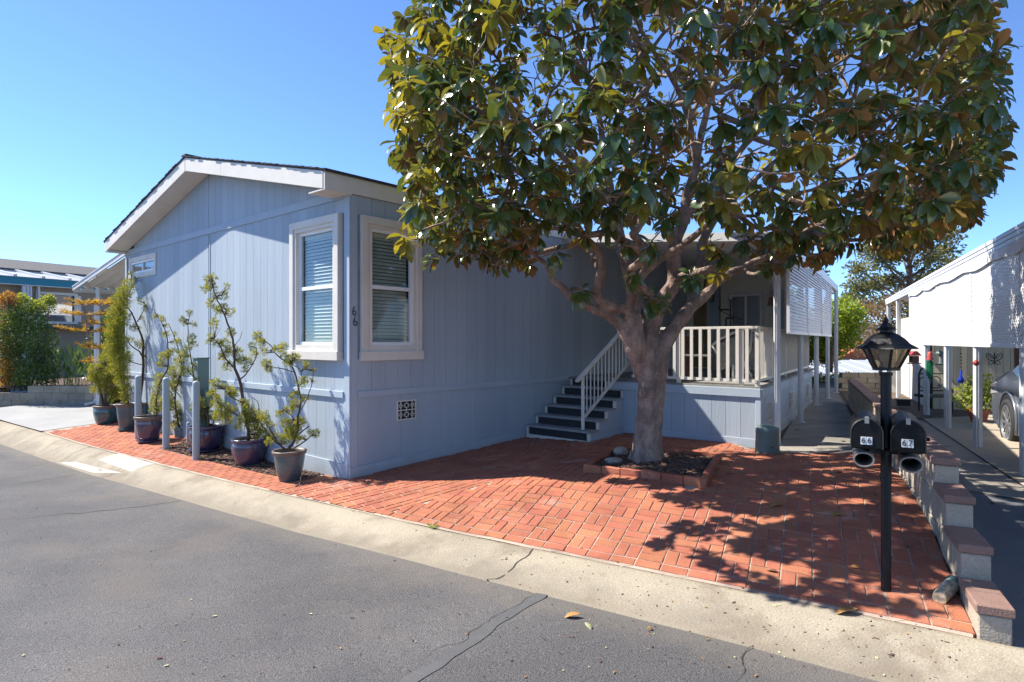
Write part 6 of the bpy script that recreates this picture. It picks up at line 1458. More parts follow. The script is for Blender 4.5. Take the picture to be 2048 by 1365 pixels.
for e0_, e1_ in zip(edges_[:-1], edges_[1:]):
    mb = MB(); H = Z1_ - Z0 - .04; zl = Z0 + .04
    for sgn, dd in ((1, .012), (-1, .0138)):
        u = e0_ - H
        while u < e1_ + H:
            # strip from (u, zl) going diagonally up
            a0, a1 = u, u + H * sgn if sgn > 0 else u - H
            pts = []
            ta, tb_ = (u, u + H) if sgn > 0 else (u + H, u)      # t at bottom, t at top
            lo, hi = 0.0, 1.0; d = tb_ - ta
            for bound, side in ((e0_, 0), (e1_, 1)):
                s_ = (bound - ta) / d
                if (d > 0) == (side == 0): lo = max(lo, s_)
                else: hi = min(hi, s_)
            if hi - lo > .01:
                q0, q1 = ta + d * lo, ta + d * hi; z0, z1 = zl + H * lo, zl + H * hi; w = .0165
                mb.hexa([PLW.p(q0 - w, z0, dd), PLW.p(q0 + w, z0, dd), PLW.p(q0 + w, z0, dd + .0015), PLW.p(q0 - w, z0, dd + .0015), PLW.p(q1 - w, z1, dd), PLW.p(q1 + w, z1, dd), PLW.p(q1 + w, z1, dd + .0015), PLW.p(q1 - w, z1, dd + .0015)])
            u += .066
    lp = mb.build("lattice_panel", M['vinyl'], lat); lp["kind"] = 'stuff'
    mb = MB(); PLW.box(mb, e0_ - .01, e0_ + .02, Z0, Z1_, .008, .028); PLW.box(mb, e0_ + .02, e1_ - .02, Z0, Z0 + .045, .008, .030); PLW.box(mb, e1_ - .02, e1_ - .012, Z0, Z1_, .008, .028); mb.build("panel_frame", M['vinyl'], lat)
cposts = [(2047, 0, "neighbour's carport post at the right edge of the picture beside the car"), (1957, 2.0, "grey-shadowed neighbour's carport post with a red ornament, in front of the potted fern"), (1893, 3.95, "third neighbour's carport post, left of the blue hanging ornament"), (1850, 5.9, "slim neighbour's carport post by the red bell and green tubes")]
for px, t, lab in cposts: q = PLW.p(t, 0, -.04); post("carport_post", q.x, q.y, pz(t) - .1 if t > 7 else .96, 'whitemetal', lab, "post", "posts of the neighbour's carport", .085, ax=tuple(V1 * .4 + V1R))
for t, lab in ((9.9, "thin far carport post seen left of the lattice's end"), (11.9, "farthest thin carport post under the roof's tip")): q = PLW.p(t, 0, -.04); post("carport_post", q.x, q.y, pz(t) - .14, 'whitemetal', lab, "post", "posts of the neighbour's carport", .085, ax=tuple(V1 * .3 + V1R))
# beige shed wall and fence at the back of the carport
SHO = np.array([8.83, 12.9]); SHW = Wf(SHO, V1R, -V1)
sh = thing("carport_shed", "beige boarded shed closing the back of the neighbour's carport, striped by lattice light", "shed", (8.83, 12.9, -1.45))
for i in range(12): mb = MB(); SHW.box(mb, i * .118, i * .118 + .112, -1.6, .93, 0, .02); mb.build("board", M['beige'], sh)
mb = MB(); SHW.box(mb, 0, 1.41, -1.6, .93, -2.0, -.001); mb.build("core", M['beige'], sh)
mb = MB(); SHW.box(mb, 1.36, 1.43, -1.6, .93, .021, .04); mb.build("corner_trim", M['rust'], sh)
FNW = Wf(SHO + V1 * .0 - V1R * .05, V1, -V1R)
fn = thing("board_fence", "white-washed vertical board fence running back beside the neighbour's shed", "fence", (8.9, 13.2, -1.4))
for i in range(26): h = .35 + .12 * (i % 2) if i < 0 else 1.0; mb = MB(); FNW.box(mb, .05 + i * .16, .05 + i * .16 + .152, -1.5, .6, 0, .02); mb.build("fence_board", M['white' if i % 5 else 'oldwhite'], fn)
mb = MB(); FNW.box(mb, 4.4, 4.6, -1.5, .05, -.1, .22); mb.build("end_post", M['cream'], fn)
# bench
bn = thing("iron_bench", "black iron scroll-backed bench against the beige shed", "bench", tuple(SHW.p(.2, -1.45, .45)))
def Bp(t, z, d=.3): return SHW.p(t, z, d)
def bp(px, py, Y=12.1): return P(px, py, Y)
mb = MB(); mb.tube([bp(1838, 822), bp(1838, 748), bp(1843, 738), bp(1849, 737)], .018, 6); mb.build("side_leg", M['iron'], bn); mb = MB(); mb.tube([bp(1905, 828), bp(1905, 782), bp(1900, 775)], .02, 6); mb.build("side_leg", M['iron'], bn)
mb = MB(); mb.tube([bp(1838, 748), bp(1886, 748)], .012, 5); mb.tube([bp(1838, 782), bp(1886, 782)], .012, 5); mb.bar(bp(1840, 792), bp(1903, 792), .35, .05)
for cx0, cy0, r_ in ((1849, 765, 13), (1872, 764, 14)): mb.tube([bp(cx0 + r_ * math.cos(a) * (1 - .05 * a), cy0 + r_ * math.sin(a) * (1 - .05 * a)) for a in np.linspace(.3, 7.5, 22)], .009, 5)
mb.build("scroll_back", M['iron'], bn)
# hanging ornaments
def cord(mb, px, py, Y): mb.tube([P(px, py, Y), P(px, 694, Y)], .003, 3)
o = thing("birdhouse", "small red hanging birdhouse at the left under the lattice", "birdhouse", tuple(P(1832, 712, 12.0))); mb = MB(); c = P(1832, 712, 12.0)
mb.prism([c + Vector(v) for v in ((-.12, 0, .0), (.12, 0, .0), (.03, 0, .09), (-.03, 0, .09))], (0, .12, 0)); mb.build("roof", M['red'], o); mb = MB(); mb.box(c + Vector((0, .06, -.07)), .13, .11, .13); mb.box(c + Vector((0, .06, -.15)), .2, .14, .02); mb.build("box", M['rust'], o); mb = MB(); cord(mb, 1832, 704, 12.06); mb.build("cord", M['iron'], o)
o = thing("bell_chime", "red bell wind chime with long green tubes beside the slim carport post", "wind chime", tuple(P(1860, 715, 11.3))); mb = MB(); mb.lathe(P(1860, 720, 11.3), [(.062, 0), (.058, .02), (.045, .06), (.042, .12), (.02, .15), (.001, .155)], 14); mb.build("bell", M['red'], o, smooth=True)
for k in range(5): mb = MB(); q = P(1854 + k * 2.8, 723, 11.3 + .03 * (k % 2)); mb.tube([q, q - Vector((0, 0, .27 + .05 * (k % 3)))], .012, 6); mb.build("tube", M['greenp'], o)
mb = MB(); cord(mb, 1860, 703, 11.3); mb.build("cord", M['iron'], o)
o = thing("hanging_feeder", "pale green two-tier hanging bird feeder below the lattice", "bird feeder", tuple(P(1880, 715, 11.0))); mb = MB(); mb.lathe(P(1880, 707, 11.0), [(.07, 0), (.05, .03), (.001, .05)], 12); mb.lathe(P(1880, 731, 11.0), [(.001, 0), (.06, .01), (.075, .03)], 12); mb.build("trays", M['greenbox'], o, smooth=True); mb = MB(); mb.tube([P(1882, 707, 11), P(1882, 731, 11)], .03, 8); mb.build("tube", M['greypot'], o); mb = MB(); cord(mb, 1880, 705, 11); mb.build("cord", M['iron'], o)
o = thing("blue_ornament", "cobalt blue beaded ornament hanging between two carport posts", "ornament", tuple(P(1922, 750, 9.6))); 
mb = MB()
for k in range(7): c = P(1922, 708 + k * 6.5, 9.6); mb.lathe(c, [(.001, -.018), (.016, 0), (.001, .018)], 8)
mb.build("beads", M['iron'], o, smooth=True); mb = MB(); mb.lathe(P(1922, 767, 9.6), [(.02, 0), (.045, .03), (.04, .07), (.015, .12), (.018, .2), (.001, .22)], 12); mb.build("bottle", M['bluep'], o, smooth=True); mb = MB(); cord(mb, 1922, 710, 9.6); mb.build("cord", M['iron'], o)
o = thing("red_ornament", "small red ornament fixed to a neighbour's carport post", "ornament", tuple(P(1952, 728, 8.2))); mb = MB(); mb.lathe(P(1952, 733, 8.2), [(.001, 0), (.03, .02), (.035, .05), (.02, .08), (.001, .09)], 10); mb.build("body", M['red'], o, smooth=True)
o = thing("butterfly_ornament", "black metal butterfly hanging on the beige shed wall", "ornament", tuple(P(1989, 716, 12.2))); mb = MB(); Yb = 12.25
for sx_ in (-1, 1):
    f = lambda x, y: P(1989 + sx_ * x, 716 + y, Yb)
    mb.tube([f(1, 2), f(6, -6), f(15, -9), f(17, -5), f(12, 3), f(4, 6)], .009, 5); mb.tube([f(2, 6), f(9, 7), f(12, 12), f(6, 14), f(2, 8)], .008, 5); mb.tube([f(4, 2), f(9, -3), f(13, -5)], .007, 4)
mb.tube([P(1989, 706, Yb), P(1989, 730, Yb)], .012, 5); mb.build("wings", M['iron'], o)
# potted fern
def blob_leaves(mb, c, rx, ry, rz, n, size, shell=.45, elong=2.2, upb=.2, seed=None):
    for k in range(n):
        v = Vector((random.gauss(0, 1), random.gauss(0, 1), random.gauss(0, 1))).normalized(); r = random.random() ** shell
        p = Vector(c) + Vector((v.x * rx, v.y * ry, v.z * rz)) * r; d = (v * .6 + Vector((random.gauss(0, .6), random.gauss(0, .6), random.gauss(upb, .5)))).normalized()
        s = d.cross(Vector((random.gauss(0, 1), random.gauss(0, 1), random.gauss(0, 1)))); 
        if s.length < .05: continue
        s.normalize(); l = size * random.uniform(.6, 1.4); w = l / elong / 2; mb.ca = random.random(); mb.add([p, p + d * l * .5 + s * w, p + d * l, p + d * l * .5 - s * w], [(0, 1, 2, 3)])
fp = G(1957, 846); ft = thing("potted_fern", "bushy yellow-green plant in a terracotta pot under the neighbour's carport", "potted plant", tuple(fp)); mb = MB(); mb.lathe(fp, [(.11, 0), (.15, .18), (.175, .19), (.175, .25)], 18, (True, True)); mb.build("pot", M['terra'], ft, smooth=False)
mb = MB(); 
for k in range(12): a = k * .52; mb.tube([fp + Vector((0, 0, .22)), fp + Vector((.15 * math.cos(a), .15 * math.sin(a), .45)), fp + Vector((.35 * math.cos(a), .35 * math.sin(a), .5))], .006, 4)
mb.build("stems", M['twig'], ft)
mb = MB(); blob_leaves(mb, fp + Vector((0, 0, .45)), .40, .38, .26, 900, .075); blob_leaves(mb, fp + Vector((.05, 0, .68)), .25, .25, .22, 500, .06); f = mb.build("foliage", M['nany'], ft, attr=True); f["kind"] = 'stuff'
gc = thing("clipped_bush", "dark green clipped bush behind the car, speckled by lattice light", "bush", (9.6, 12.0, -1.45)); mb = MB(); blob_leaves(mb, P(2016, 745, 12.6) + Vector((0.25, 0, -.25)), .55, .4, .32, 2600, .05, .25); f = mb.build("foliage", M['nan'], gc, attr=True); f["kind"] = 'stuff'; mb = MB(); q = P(2016, 745, 12.6) + Vector((0.25, 0, -.35)); mb.tube([q, Vector((q.x, q.y, -1.45))], .05, 7); mb.build("stem", M['twig'], gc)
bx = thing("drain_box", "small dark box on the soil beside the walkway wall", "box", tuple(P(1806, 812, 13))); mb = MB(); q = P(1806, 806, 13); mb.box(q, .24, .2, .12, V1R); mb.box(q + Vector((0, 0, .07)), .26, .22, .02, V1R); mb.build("case", M['iron'], bx)
# ------------------------------------------------------------------ the car
car = thing("parked_car", "grey SUV parked nose-in under the neighbour's carport, front wheel showing at the right edge", "car", (7.3, 8.6, -1.45))
wc_ = P(2021, 846, 8.95); CO = np.array([wc_.x, wc_.y]); CFW = Wf(CO, V1, -V1R)   # t forward, depth toward us; right side of car = +V1R
zc = wc_.z; gzc = zc - .345
prof = [(-3.9, .32), (-3.95, .95), (-3.7, 1.15), (-3.2, 1.62), (-1.35, 1.68), (-.75, 1.5), (-.05, 1.12), (.3, 1.06), (.75, .98), (.92, .86), (.98, .60), (.93, .34), (.60, .24), (-3.4, .24)]
def carside(y): return [CFW.p(t, gzc + z, y) for t, z in prof]
mb = MB(); nW = 7; rings = []
for d, k in ((.02, .96), (-.03, .99), (-.15, 1.0), (-1.7, 1.0), (-1.82, .99), (-1.87, .96)):
    ring = []
    for t, z in prof:
        tt = -1.5 + (t + 1.5) * k; zz = .24 + (z - .24) * (k if z < 1.2 else k * .985); tum = 0 if z < 1.2 else (z - 1.1) * .35 * (1 if d > -.9 else -1)
        ring.append(CFW.p(tt, gzc + zz, d - tum))
    rings.append(ring)
b0 = len(mb.v)
for r_ in rings: mb.v += [tuple(v) for v in r_]
k = len(prof)
for i in range(len(rings) - 1):
    for j in range(k): mb.f.append((b0 + i * k + j, b0 + i * k + (j + 1) % k, b0 + (i + 1) * k + (j + 1) % k, b0 + (i + 1) * k + j)); mb.m.append(0); mb.a.append(0)
mb.f.append(tuple(b0 + j for j in range(k))); mb.m.append(0); mb.a.append(0); mb.f.append(tuple(b0 + (len(rings) - 1) * k + j for j in reversed(range(k)))); mb.m.append(0); mb.a.append(0)
body = mb.build("body", M['carpaint'], car, smooth=False, bevel=.03)
# wheel arch: dark well and flared lip
for tw in (0, -2.75):
    mb = MB(); c = CFW.p(tw, zc + .01, .0); ax_ = Vector((*V1, 0)); up_ = Vector((0, 0, 1)); out = Vector((*(-V1R), 0))
    mb.prism([CFW.p(tw + .41 * math.cos(a), zc + .02 + .41 * math.sin(a), -.10) for a in np.linspace(-.4, math.pi + .4, 20)], out * .135); mb.build("wheel_well", M['iron'], car)
    mb = MB(); mb.tube([CFW.p(tw + .425 * math.cos(a), zc + .02 + .425 * math.sin(a), .032) for a in np.linspace(-.35, math.pi + .35, 22)], .022, 7); mb.build("arch_lip", M['carpaint'], car, smooth=True)
    # wheel
    wh = MB(); W3 = lambda r, a, d: CFW.p(tw + r * math.cos(a), zc + r * math.sin(a), d)
    def wring(mb, prof, n=40):
        b0 = len(mb.v)
        for r, d in prof:
            for j in range(n): mb.v.append(tuple(W3(r, 2 * math.pi * j / n, d)))
        for i in range(len(prof) - 1):
            for j in range(n): mb.f.append((b0 + i * n + j, b0 + i * n + (j + 1) % n, b0 + (i + 1) * n + (j + 1) % n, b0 + (i + 1) * n + j)); mb.m.append(0); mb.a.append(0)
    wring(wh, [(.25, -.14), (.33, -.15), (.345, -.12), (.345, .03), (.335, .055), (.30, .065), (.255, .06), (.25, .02)]); wheel = wh.build("wheel", M['rubber'], car, smooth=True)
    mb = MB(); wring(mb, [(.25, .0), (.255, .058), (.245, .062), (.235, .03), (.225, -.05)])
    for s_ in range(10):
        a = s_ * 2 * math.pi / 10; w = .06
        mb.hexa([W3(.055, a - .35, .02), W3(.055, a + .35, .02), W3(.24, a + w, .025), W3(.24, a - w, .025), W3(.055, a - .35, .045), W3(.055, a + .35, .045), W3(.24, a + w, .05), W3(.24, a - w, .05)])
    wring(mb, [(.001, .055), (.045, .055), (.06, .045), (.06, .0)]); mb.build("rim", M['alloy'], wheel)
    mb = MB(); wring(mb, [(.001, -.02), (.24, -.02)]); mb.build("brake", M['iron'], wheel)
mb = MB(); mb.prism([CFW.p(t, gzc + z, .018) for t, z in ((.60, .74), (.93, .70), (.90, .86), (.68, .90))], Vector((*(-V1R), 0)) * .012); mb.build("headlight", M['lens'], car)
mb = MB(); mb.prism([CFW.p(t, gzc + z, -.16) for t, z in ((-3.1, 1.18), (-.5, 1.18), (-.95, 1.5), (-2.9, 1.56))], Vector((*(-V1R), 0)) * .06); mb.build("side_window", M['glassr'], car)
for t in (-1.0, -2.2): mb = MB(); mb.bar(CFW.p(t, gzc + .35, .026), CFW.p(t, gzc + 1.15, .026), .012, .006); mb.build("door_seam", M['iron'], car)
# ------------------------------------------------------------------ beyond the walkway
lb = thing("lower_house", "pale flat metal roofed house standing lower beyond the walkway end", "house", (16, 30, -3))
mb = MB(); mb.hexa([(9.5, 24, -1.42), (19.5, 23.2, -1.40), (26, 34, -1.15), (12, 36, -1.15), (9.5, 24, -1.33), (19.5, 23.2, -1.31), (26, 34, -1.08), (12, 36, -1.08)]); mb.build("roof", M['roofmetal'], lb)
for k in range(14): x = 10 + k * .72; mb = MB(); mb.bar((x, 24, -1.31), (x * 1.28, 35, -1.06), .04, .03); mb.build("roof_seam", M['whitemetal'], lb)
mb = MB(); mb.bar((9.4, 23.97, -1.39), (19.6, 23.17, -1.37), .06, .12); mb.build("gutter", M['whitemetal'], lb)
mb = MB(); mb.hexa([(9.7, 24.3, -2.6), (19.2, 23.6, -2.6), (24, 33, -2.6), (12, 35, -2.6), (9.7, 24.3, -1.43), (19.2, 23.6, -1.43), (24, 33, -1.2), (12, 35, -1.2)]); mb.build("wall", M['cream'], lb)
rh = thing("tiled_house", "house with a red tiled roof among the trees beyond the walkway", "house", (23, 42, -3))
mb = MB(); mb.hexa([(22.5, 42, -2.6), (31, 42, -2.6), (31, 50, -2.6), (22.5, 50, -2.6), (22.5, 42, -1.2), (31, 42, -1.2), (31, 50, -1.2), (22.5, 50, -1.2)]); mb.build("wall", M['cream'], rh)
mb = MB(); mb.prism([(22, 41.5, -1.2), (24.5, 41.5, -.0), (31.5, 41.5, .1), (31.5, 41.5, -1.2)], (0, 9, 0)); rf = mb.build("roof", M['redtile'], rh)
for k in range(9): mb = MB(); mb.tube([(22.0 + k * .28, 41.45, -1.2 + k * .134), (22.0 + k * .28, 50, -1.2 + k * .134)], .09, 7); mb.build("roof_tile_row", M['redtile'], rf)
sw = thing("garden_wall", "low tan stacked block wall beyond the end of the walkway", "wall", (11.5, 17, -1.4))
for r_ in range(4):
    for k in range(9): mb = MB(); x = 9.4 + k * .46 + (.23 if r_ % 2 else 0); mb.box((x, 17.6 - .15 * k * .2, -1.42 + r_ * .15), .44, .2, .135, (1, -.06)); mb.build("block", M['blockgrey' if random.random() < .0 else 'block'], sw)
dg_ = drape("neighbour_soil", [tuple(K0 + V1R * .08 + V1 * 8.5), tuple(K0 + V1R * .08 + V1 * 16), tuple(K0 + V1R * 3.0 + V1 * 16), tuple(K0 + V1R * 2.6 + V1 * 11)], right, .03, .5, M['dirt'])
# hills
hl = MB(); n = 60
for layer, (Yh, h0, amp) in enumerate(((520, 6, 14), (900, 26, 20))):
    b0 = len(hl.v)
    for k in range(n + 1):
        x = -900 + 2200 * k / n; z = h0 + amp * mnoise.noise(Vector((x / 160, layer * 7, 0))) + 5 * mnoise.noise(Vector((x / 40, layer, 3))); hl.v += [(x, Yh, -30), (x, Yh + 20, z), (x, Yh + 160, z * .6)]
    for k in range(n):
        for j in range(2): a = b0 + 3 * k + j; hl.f.append((a, a + 3, a + 4, a + 1)); hl.m.append(0); hl.a.append(0)
hl.build("hills", M['hill'], smooth=True)["kind"] = 'structure'
def bgtree(name, label, base, h, crowns, m, n, size, trunk=.12, shell=.5, cat="tree", group=None, limbs=True, el=2.0):
    t = thing(name, label, cat, base, group); base = Vector(base); mb = MB()
    top = base + Vector((random.uniform(-.3, .3), 0, h)); mb.tube([base, base.lerp(top, .4) + Vector((.1, 0, 0)), base.lerp(top, .75), top], [trunk, trunk * .8, trunk * .5, trunk * .15], 7)
    for c, rx, ry, rz, w in crowns:
        if limbs:
            s = base.lerp(top, min(.9, max(.15, (c[2] - base.z) / h - .2))); c_ = Vector(c); mb.tube([s, s.lerp(c_, .5) + Vector((0, 0, -.05)), c_], [trunk * .4, trunk * .25, trunk * .08], 5)
    mb.build("trunk", M['twig'], t, smooth=True)
    mb = MB(); tw = sum(c[4] for c in crowns)
    for c, rx, ry, rz, w in crowns: blob_leaves(mb, c, rx, ry, rz, int(n * w / tw), size, shell, el)
    f = mb.build("crown", M[m], t, attr=True); f["kind"] = 'stuff' if False else 'thing'; del f["kind"]; return t
def cl(px, py, Y, r, rz=None, w=1): c = P(px, py, Y); return (tuple(c), r, r * .8, rz or r, w)
# tall pine behind the two carports
Yt = 31.0
cr = [cl(px, py, Yt + random.uniform(-2, 2), r, r * .62, w) for px, py, r, w in [(1860, 520, 1.1, 1.2), (1890, 500, .9, .8), (1835, 470, 1.0, 1), (1800, 500, 1.0, 1), (1765, 520, .9, 1), (1740, 500, .8, .7), (1720, 540, .8, .7), (1850, 560, 1.1, 1.2), (1820, 580, 1.0, 1), (1780, 560, .9, .9), (1745, 570, .9, 1), (1715, 575, .7, .7), (1875, 560, .9, .8), (1905, 530, .7, .6), (1770, 605, .8, .7), (1730, 610, .9, .8), (1700, 600, .6, .6), (1800, 450, .9, .8), (1860, 440, .8, .7), (1900, 470, .7, .6), (1830, 620, .9, .8), (1760, 470, .6, .5)]]
bgtree("pine_tree", "tall ragged dark pine rising between the two carports", tuple(P(1815, 740, Yt)), 7.6, cr, 'pine', 15000, .16, .20, .75)
cr = [cl(px, py, 24 + random.uniform(-1, 1), r, r * .8, w) for px, py, r, w in [(1750, 640, .7, 1), (1775, 620, .6, 1), (1725, 660, .6, 1), (1790, 650, .6, 1), (1760, 670, .6, 1), (1735, 620, .5, .8), (1800, 600, .5, .8), (1770, 690, .5, .8), (1715, 690, .5, .6), (1745, 700, .4, .5)]]
bgtree("brown_tree", "half-bare brownish tree in front of the tall pine", tuple(P(1760, 750, 24)), 3.2, cr, 'browntree', 4200, .11, .07, .6)
cr = [cl(px, py, 18 + random.uniform(-.8, .8), r, r * .85, w) for px, py, r, w in [(1690, 620, .45, 1), (1705, 645, .42, 1), (1680, 650, .5, 1.2), (1665, 625, .4, .8), (1695, 675, .4, 1), (1670, 685, .5, 1.2), (1645, 690, .5, 1), (1625, 700, .5, 1), (1640, 660, .4, .8), (1715, 625, .25, .4), (1610, 715, .4, .8), (1655, 715, .4, .8), (1590, 640, .5, .8), (1600, 680, .5, .8), (1582, 600, .4, .6)]]
bgtree("lime_tree", "bright yellow-green leafy tree behind the porch posts", tuple(P(1660, 745, 18)), 2.2, cr, 'lime', 9500, .10, .08, .5)
cr = [cl(px, py, 26 + random.uniform(-1, 1), r, r * .7, w) for px, py, r, w in [(1620, 740, .5, 1), (1650, 745, .5, 1), (1680, 742, .5, 1), (1600, 735, .5, 1)]]
for i, (px, lab) in enumerate(((2010, "farthest trees' dark crown seen past the shed's right edge"), (2040, "green tree crown at the right edge above the car"))):
    bgtree("tree", lab, tuple(P(px, 760, 34 + 4 * i)), 2.5, [cl(px, 715, 34 + 4 * i, .9, .9, 1), cl(px + 12, 735, 34 + 4 * i, .7, .6, 1)], 'nan', 1800, .16, .1)
bgtree("norfolk_pine", "small conifer tip showing above the porch awning", tuple(P(1636, 700, 60)), 9, [cl(1636, 536, 60, .5, 1.1, 1), cl(1638, 548, 60, 1.0, .4, 1)], 'pine', 500, .3, .15)
# hedge of small plants at the walkway's end
hp_ = thing("low_hedge", "low dark leafy hedge at the far end of the walkway", "hedge", tuple(P(1640, 760, 20))); mb = MB()
for k in range(9): blob_leaves(mb, P(1605 + k * 12, 748, 19.5) + Vector((0, 0, -.25)), .35, .3, .3, 260, .08)
mb.build("foliage", M['nan'], hp_, attr=True)["kind"] = 'stuff'
# ------------------------------------------------------------------ left neighbour and garden
LO = np.array([(-200 - CX) / F * 17.0, 17.0]); LD = np.array([.50, .866]); LNW = Wf(LO, LD, np.array([LD[1], -LD[0]]))
def tl(px, d=.0):
    o = LO + LNW.n * d; r = (px - CX) / F; return (r * o[1] - o[0]) / (LD[0] - r * LD[1])
nh = thing("neighbour_house", "tan sided neighbour's house with teal fascia and a pale metal roof edge", "house", (float(LO[0]), float(LO[1]), -1.5))
mb = MB(); WN0, WN1 = tl(74), tl(152); holed(mb, LNW, -3, 22, -1.6, 1.78, [(WN0, WN1, .62, 1.55)], -.2, 0); mb.build("wall", M['tan'], nh)
for k in range(36): mb = MB(); t = -.5 + k * .25; 
for k in range(24):
    t = -.6 + k * .26
    if t > WN0 - .25: break
    mb = MB(); LNW.box(mb, t, t + .252, -1.6, 1.74, .002, .014); mb.build("siding_board", M['tan'], nh)
mb = MB(); LNW.box(mb, -3, 24, 1.76, 1.98, .35, .40); mb.build("fascia", M['teal'], nh)
mb = MB(); LNW.box(mb, -3, 24, 1.74, 1.76, .0, .40); mb.build("soffit", M['cream'], nh)
mb = MB(); LNW.quad(mb, -3, 24, 1.981, 1.981, 2.0, 2.0, .0, .42); LNW.box(mb, -3, 24, 2.0, 2.34, -1.4, -1.35); mb.hexa([LNW.p(-3, 1.985, .42), LNW.p(24, 1.985, .42), LNW.p(24, 2.30, -1.5), LNW.p(-3, 2.30, -1.5), LNW.p(-3, 2.0, .42), LNW.p(24, 2.0, .42), LNW.p(24, 2.32, -1.5), LNW.p(-3, 2.32, -1.5)]); mb.build("metal_roof", M['roofmetal'], nh)
for k in range(30): t = -2 + k * .75; mb = MB(); mb.bar(LNW.p(t, 2.03, .42), LNW.p(t, 2.36, -1.5), .09, .07); mb.build("roof_rib", M['whitemetal'], nh)
mb = MB(); mb.hexa([LNW.p(-3, 2.32, -1.5), LNW.p(24, 2.32, -1.5), LNW.p(24, 3.0, -5), LNW.p(-3, 3.0, -5), LNW.p(-3, 2.42, -1.5), LNW.p(24, 2.42, -1.5), LNW.p(24, 3.1, -5), LNW.p(-3, 3.1, -5)]); mb.build("roof", M['shingle'], nh)
mb = MB(); LNW.box(mb, WN0, WN1, .62, 1.55, -.18, -.17); mb.build("window_dark", M['dark'], nh)
w_ = MB(); 
for a, b, c, d in ((WN0 - .04, WN0 + .06, .57, 1.6), (WN1 - .06, WN1 + .04, .57, 1.6), (WN0 + .06, WN1 - .06, 1.52, 1.6), (WN0 + .06, WN1 - .06, .57, .64), ((WN0 + WN1) / 2 + .6, (WN0 + WN1) / 2 + .7, .64, 1.52)): LNW.box(w_, a, b, c, d, .0, .05)
w_ = w_.build("window", M['cream'], nh); mb = MB(); LNW.box(mb, WN0 + .06, WN1 - .06, .64, 1.52, -.05, -.04); mb.build("pane", M['glassr'], w_); mb = MB(); LNW.box(mb, WN0 + .1, WN0 + 2.2, .64, 1.1, -.12, -.11); mb.build("curtain", M['blind'], w_)
mb = MB(); LNW.box(mb, WN0, WN1 + 3, .40, .47, .0, .5); mb.build("porch_rail", M['iron'], nh)
for px0, px1 in ((44, 51.5), (53, 58), (59.5, 63), (75, 79)):
    a, b = tl(px0, .3), tl(px1, .3); mb = MB(); LNW.box(mb, a, b, -1.5, 1.76, .25, .34); mb.build("porch_post", M['whitemetal'], nh)
# planter wall of grey blocks
pw = thing("planter_wall", "low grey concrete block planter wall at the back of the pale driveway", "wall", tuple(G(100, 812)))
pA, pB = G(-40, 818), G(186, 812); d_ = np.array([pB.x - pA.x, pB.y - pA.y]); Lp_ = np.linalg.norm(d_); d_ /= Lp_; PWW = Wf((pA.x, pA.y), d_, np.array([d_[1], -d_[0]]))
split = None
for row in range(3):
    t = -.2 if row % 2 else 0.0; z = -1.54 + row * .165
    while t < Lp_ + .2:
        x = PWW.p(t, 0, 0); pxx = CX + F * x.x / x.y
        if row < 2 or pxx > 36:
            if not (row == 2 and False):
                mb = MB(); PWW.box(mb, t + .004, min(t + .39, Lp_ + .35), z, z + (.158 if row < 2 or True else .1), -.15, random.uniform(0, .006) + (.01 if row == 2 else 0)); mb.build("block", M['blockgrey'], pw)
        t += .397
mb = MB(); PWW.box(mb, 0, Lp_ + .3, -1.6, -1.22, -.14, -.008); mb.build("mortar_core", M['mortar'], pw)
gs = MB(); gs.add([PWW.p(-1, -1.10, -.1), PWW.p(Lp_ + 1.5, -1.10, -.1), PWW.p(Lp_ + 1.5, -1.05, -5), PWW.p(-1, -1.05, -5)], [(0, 1, 2, 3)]); gs.build("garden_soil", M['mulch'])["kind"] = 'structure'
Yg = pB.y + .6
def shrub(name, label, items, m, n, size, base, cat="bush", shell=.4, el=2.2, stems=6, group=None, upb=.2):
    t = thing(name, label, cat, tuple(base), group); mb = MB()
    for k in range(stems):
        c = random.choice(items); mb.tube([Vector(base) + Vector((random.gauss(0, .12), random.gauss(0, .06), 0)), Vector(base).lerp(Vector(c[0]), .5), Vector(c[0])], [.014, .01, .006], 5)
    mb.build("stems", M['twig'], t); mb = MB(); tw = sum(c[4] for c in items)
    for c, rx, ry, rz, w in items: blob_leaves(mb, c, rx, ry, rz, int(n * w / tw), size, shell, el, upb)
    mb.build("foliage", M[m], t, attr=True)["kind"] = 'stuff'; return t
shrub("nandina_bush", "dense dark green feathery bush on the planter wall at the left", [cl(px, py, Yg + random.uniform(-.2, .3), r, None, w) for px, py, r, w in [(60, 640, .42, 1.2), (35, 670, .45, 1.2), (80, 680, .42, 1.2), (50, 710, .45, 1.2), (85, 720, .38, 1), (25, 640, .35, .8), (60, 750, .38, 1), (30, 750, .32, .8), (95, 750, .28, .6), (10, 690, .4, .8)]], 'nan', 15000, .055, P(55, 782, Yg))
shrub("nandina_bush", "yellow-green tips of the bush reaching highest in front of the tan wall", [cl(px, py, Yg + .1, r, None, w) for px, py, r, w in [(50, 612, .25, 1), (92, 610, .22, 1), (75, 615, .2, .6), (100, 600, .12, .4), (45, 598, .12, .4), (22, 740, .25, .7), (45, 765, .2, .5)]], 'nany', 3600, .05, P(80, 782, Yg))
shrub("orange_bush", "orange-red leaved bush at the left edge", [cl(px, py, Yg - .1, r, None, w) for px, py, r, w in [(5, 700, .35, 1), (12, 740, .25, 1), (3, 775, .2, .5), (18, 600, .2, .7), (-10, 640, .4, 1), (10, 585 + 15, .15, .3)]], 'nanr', 3600, .055, P(5, 790, Yg))
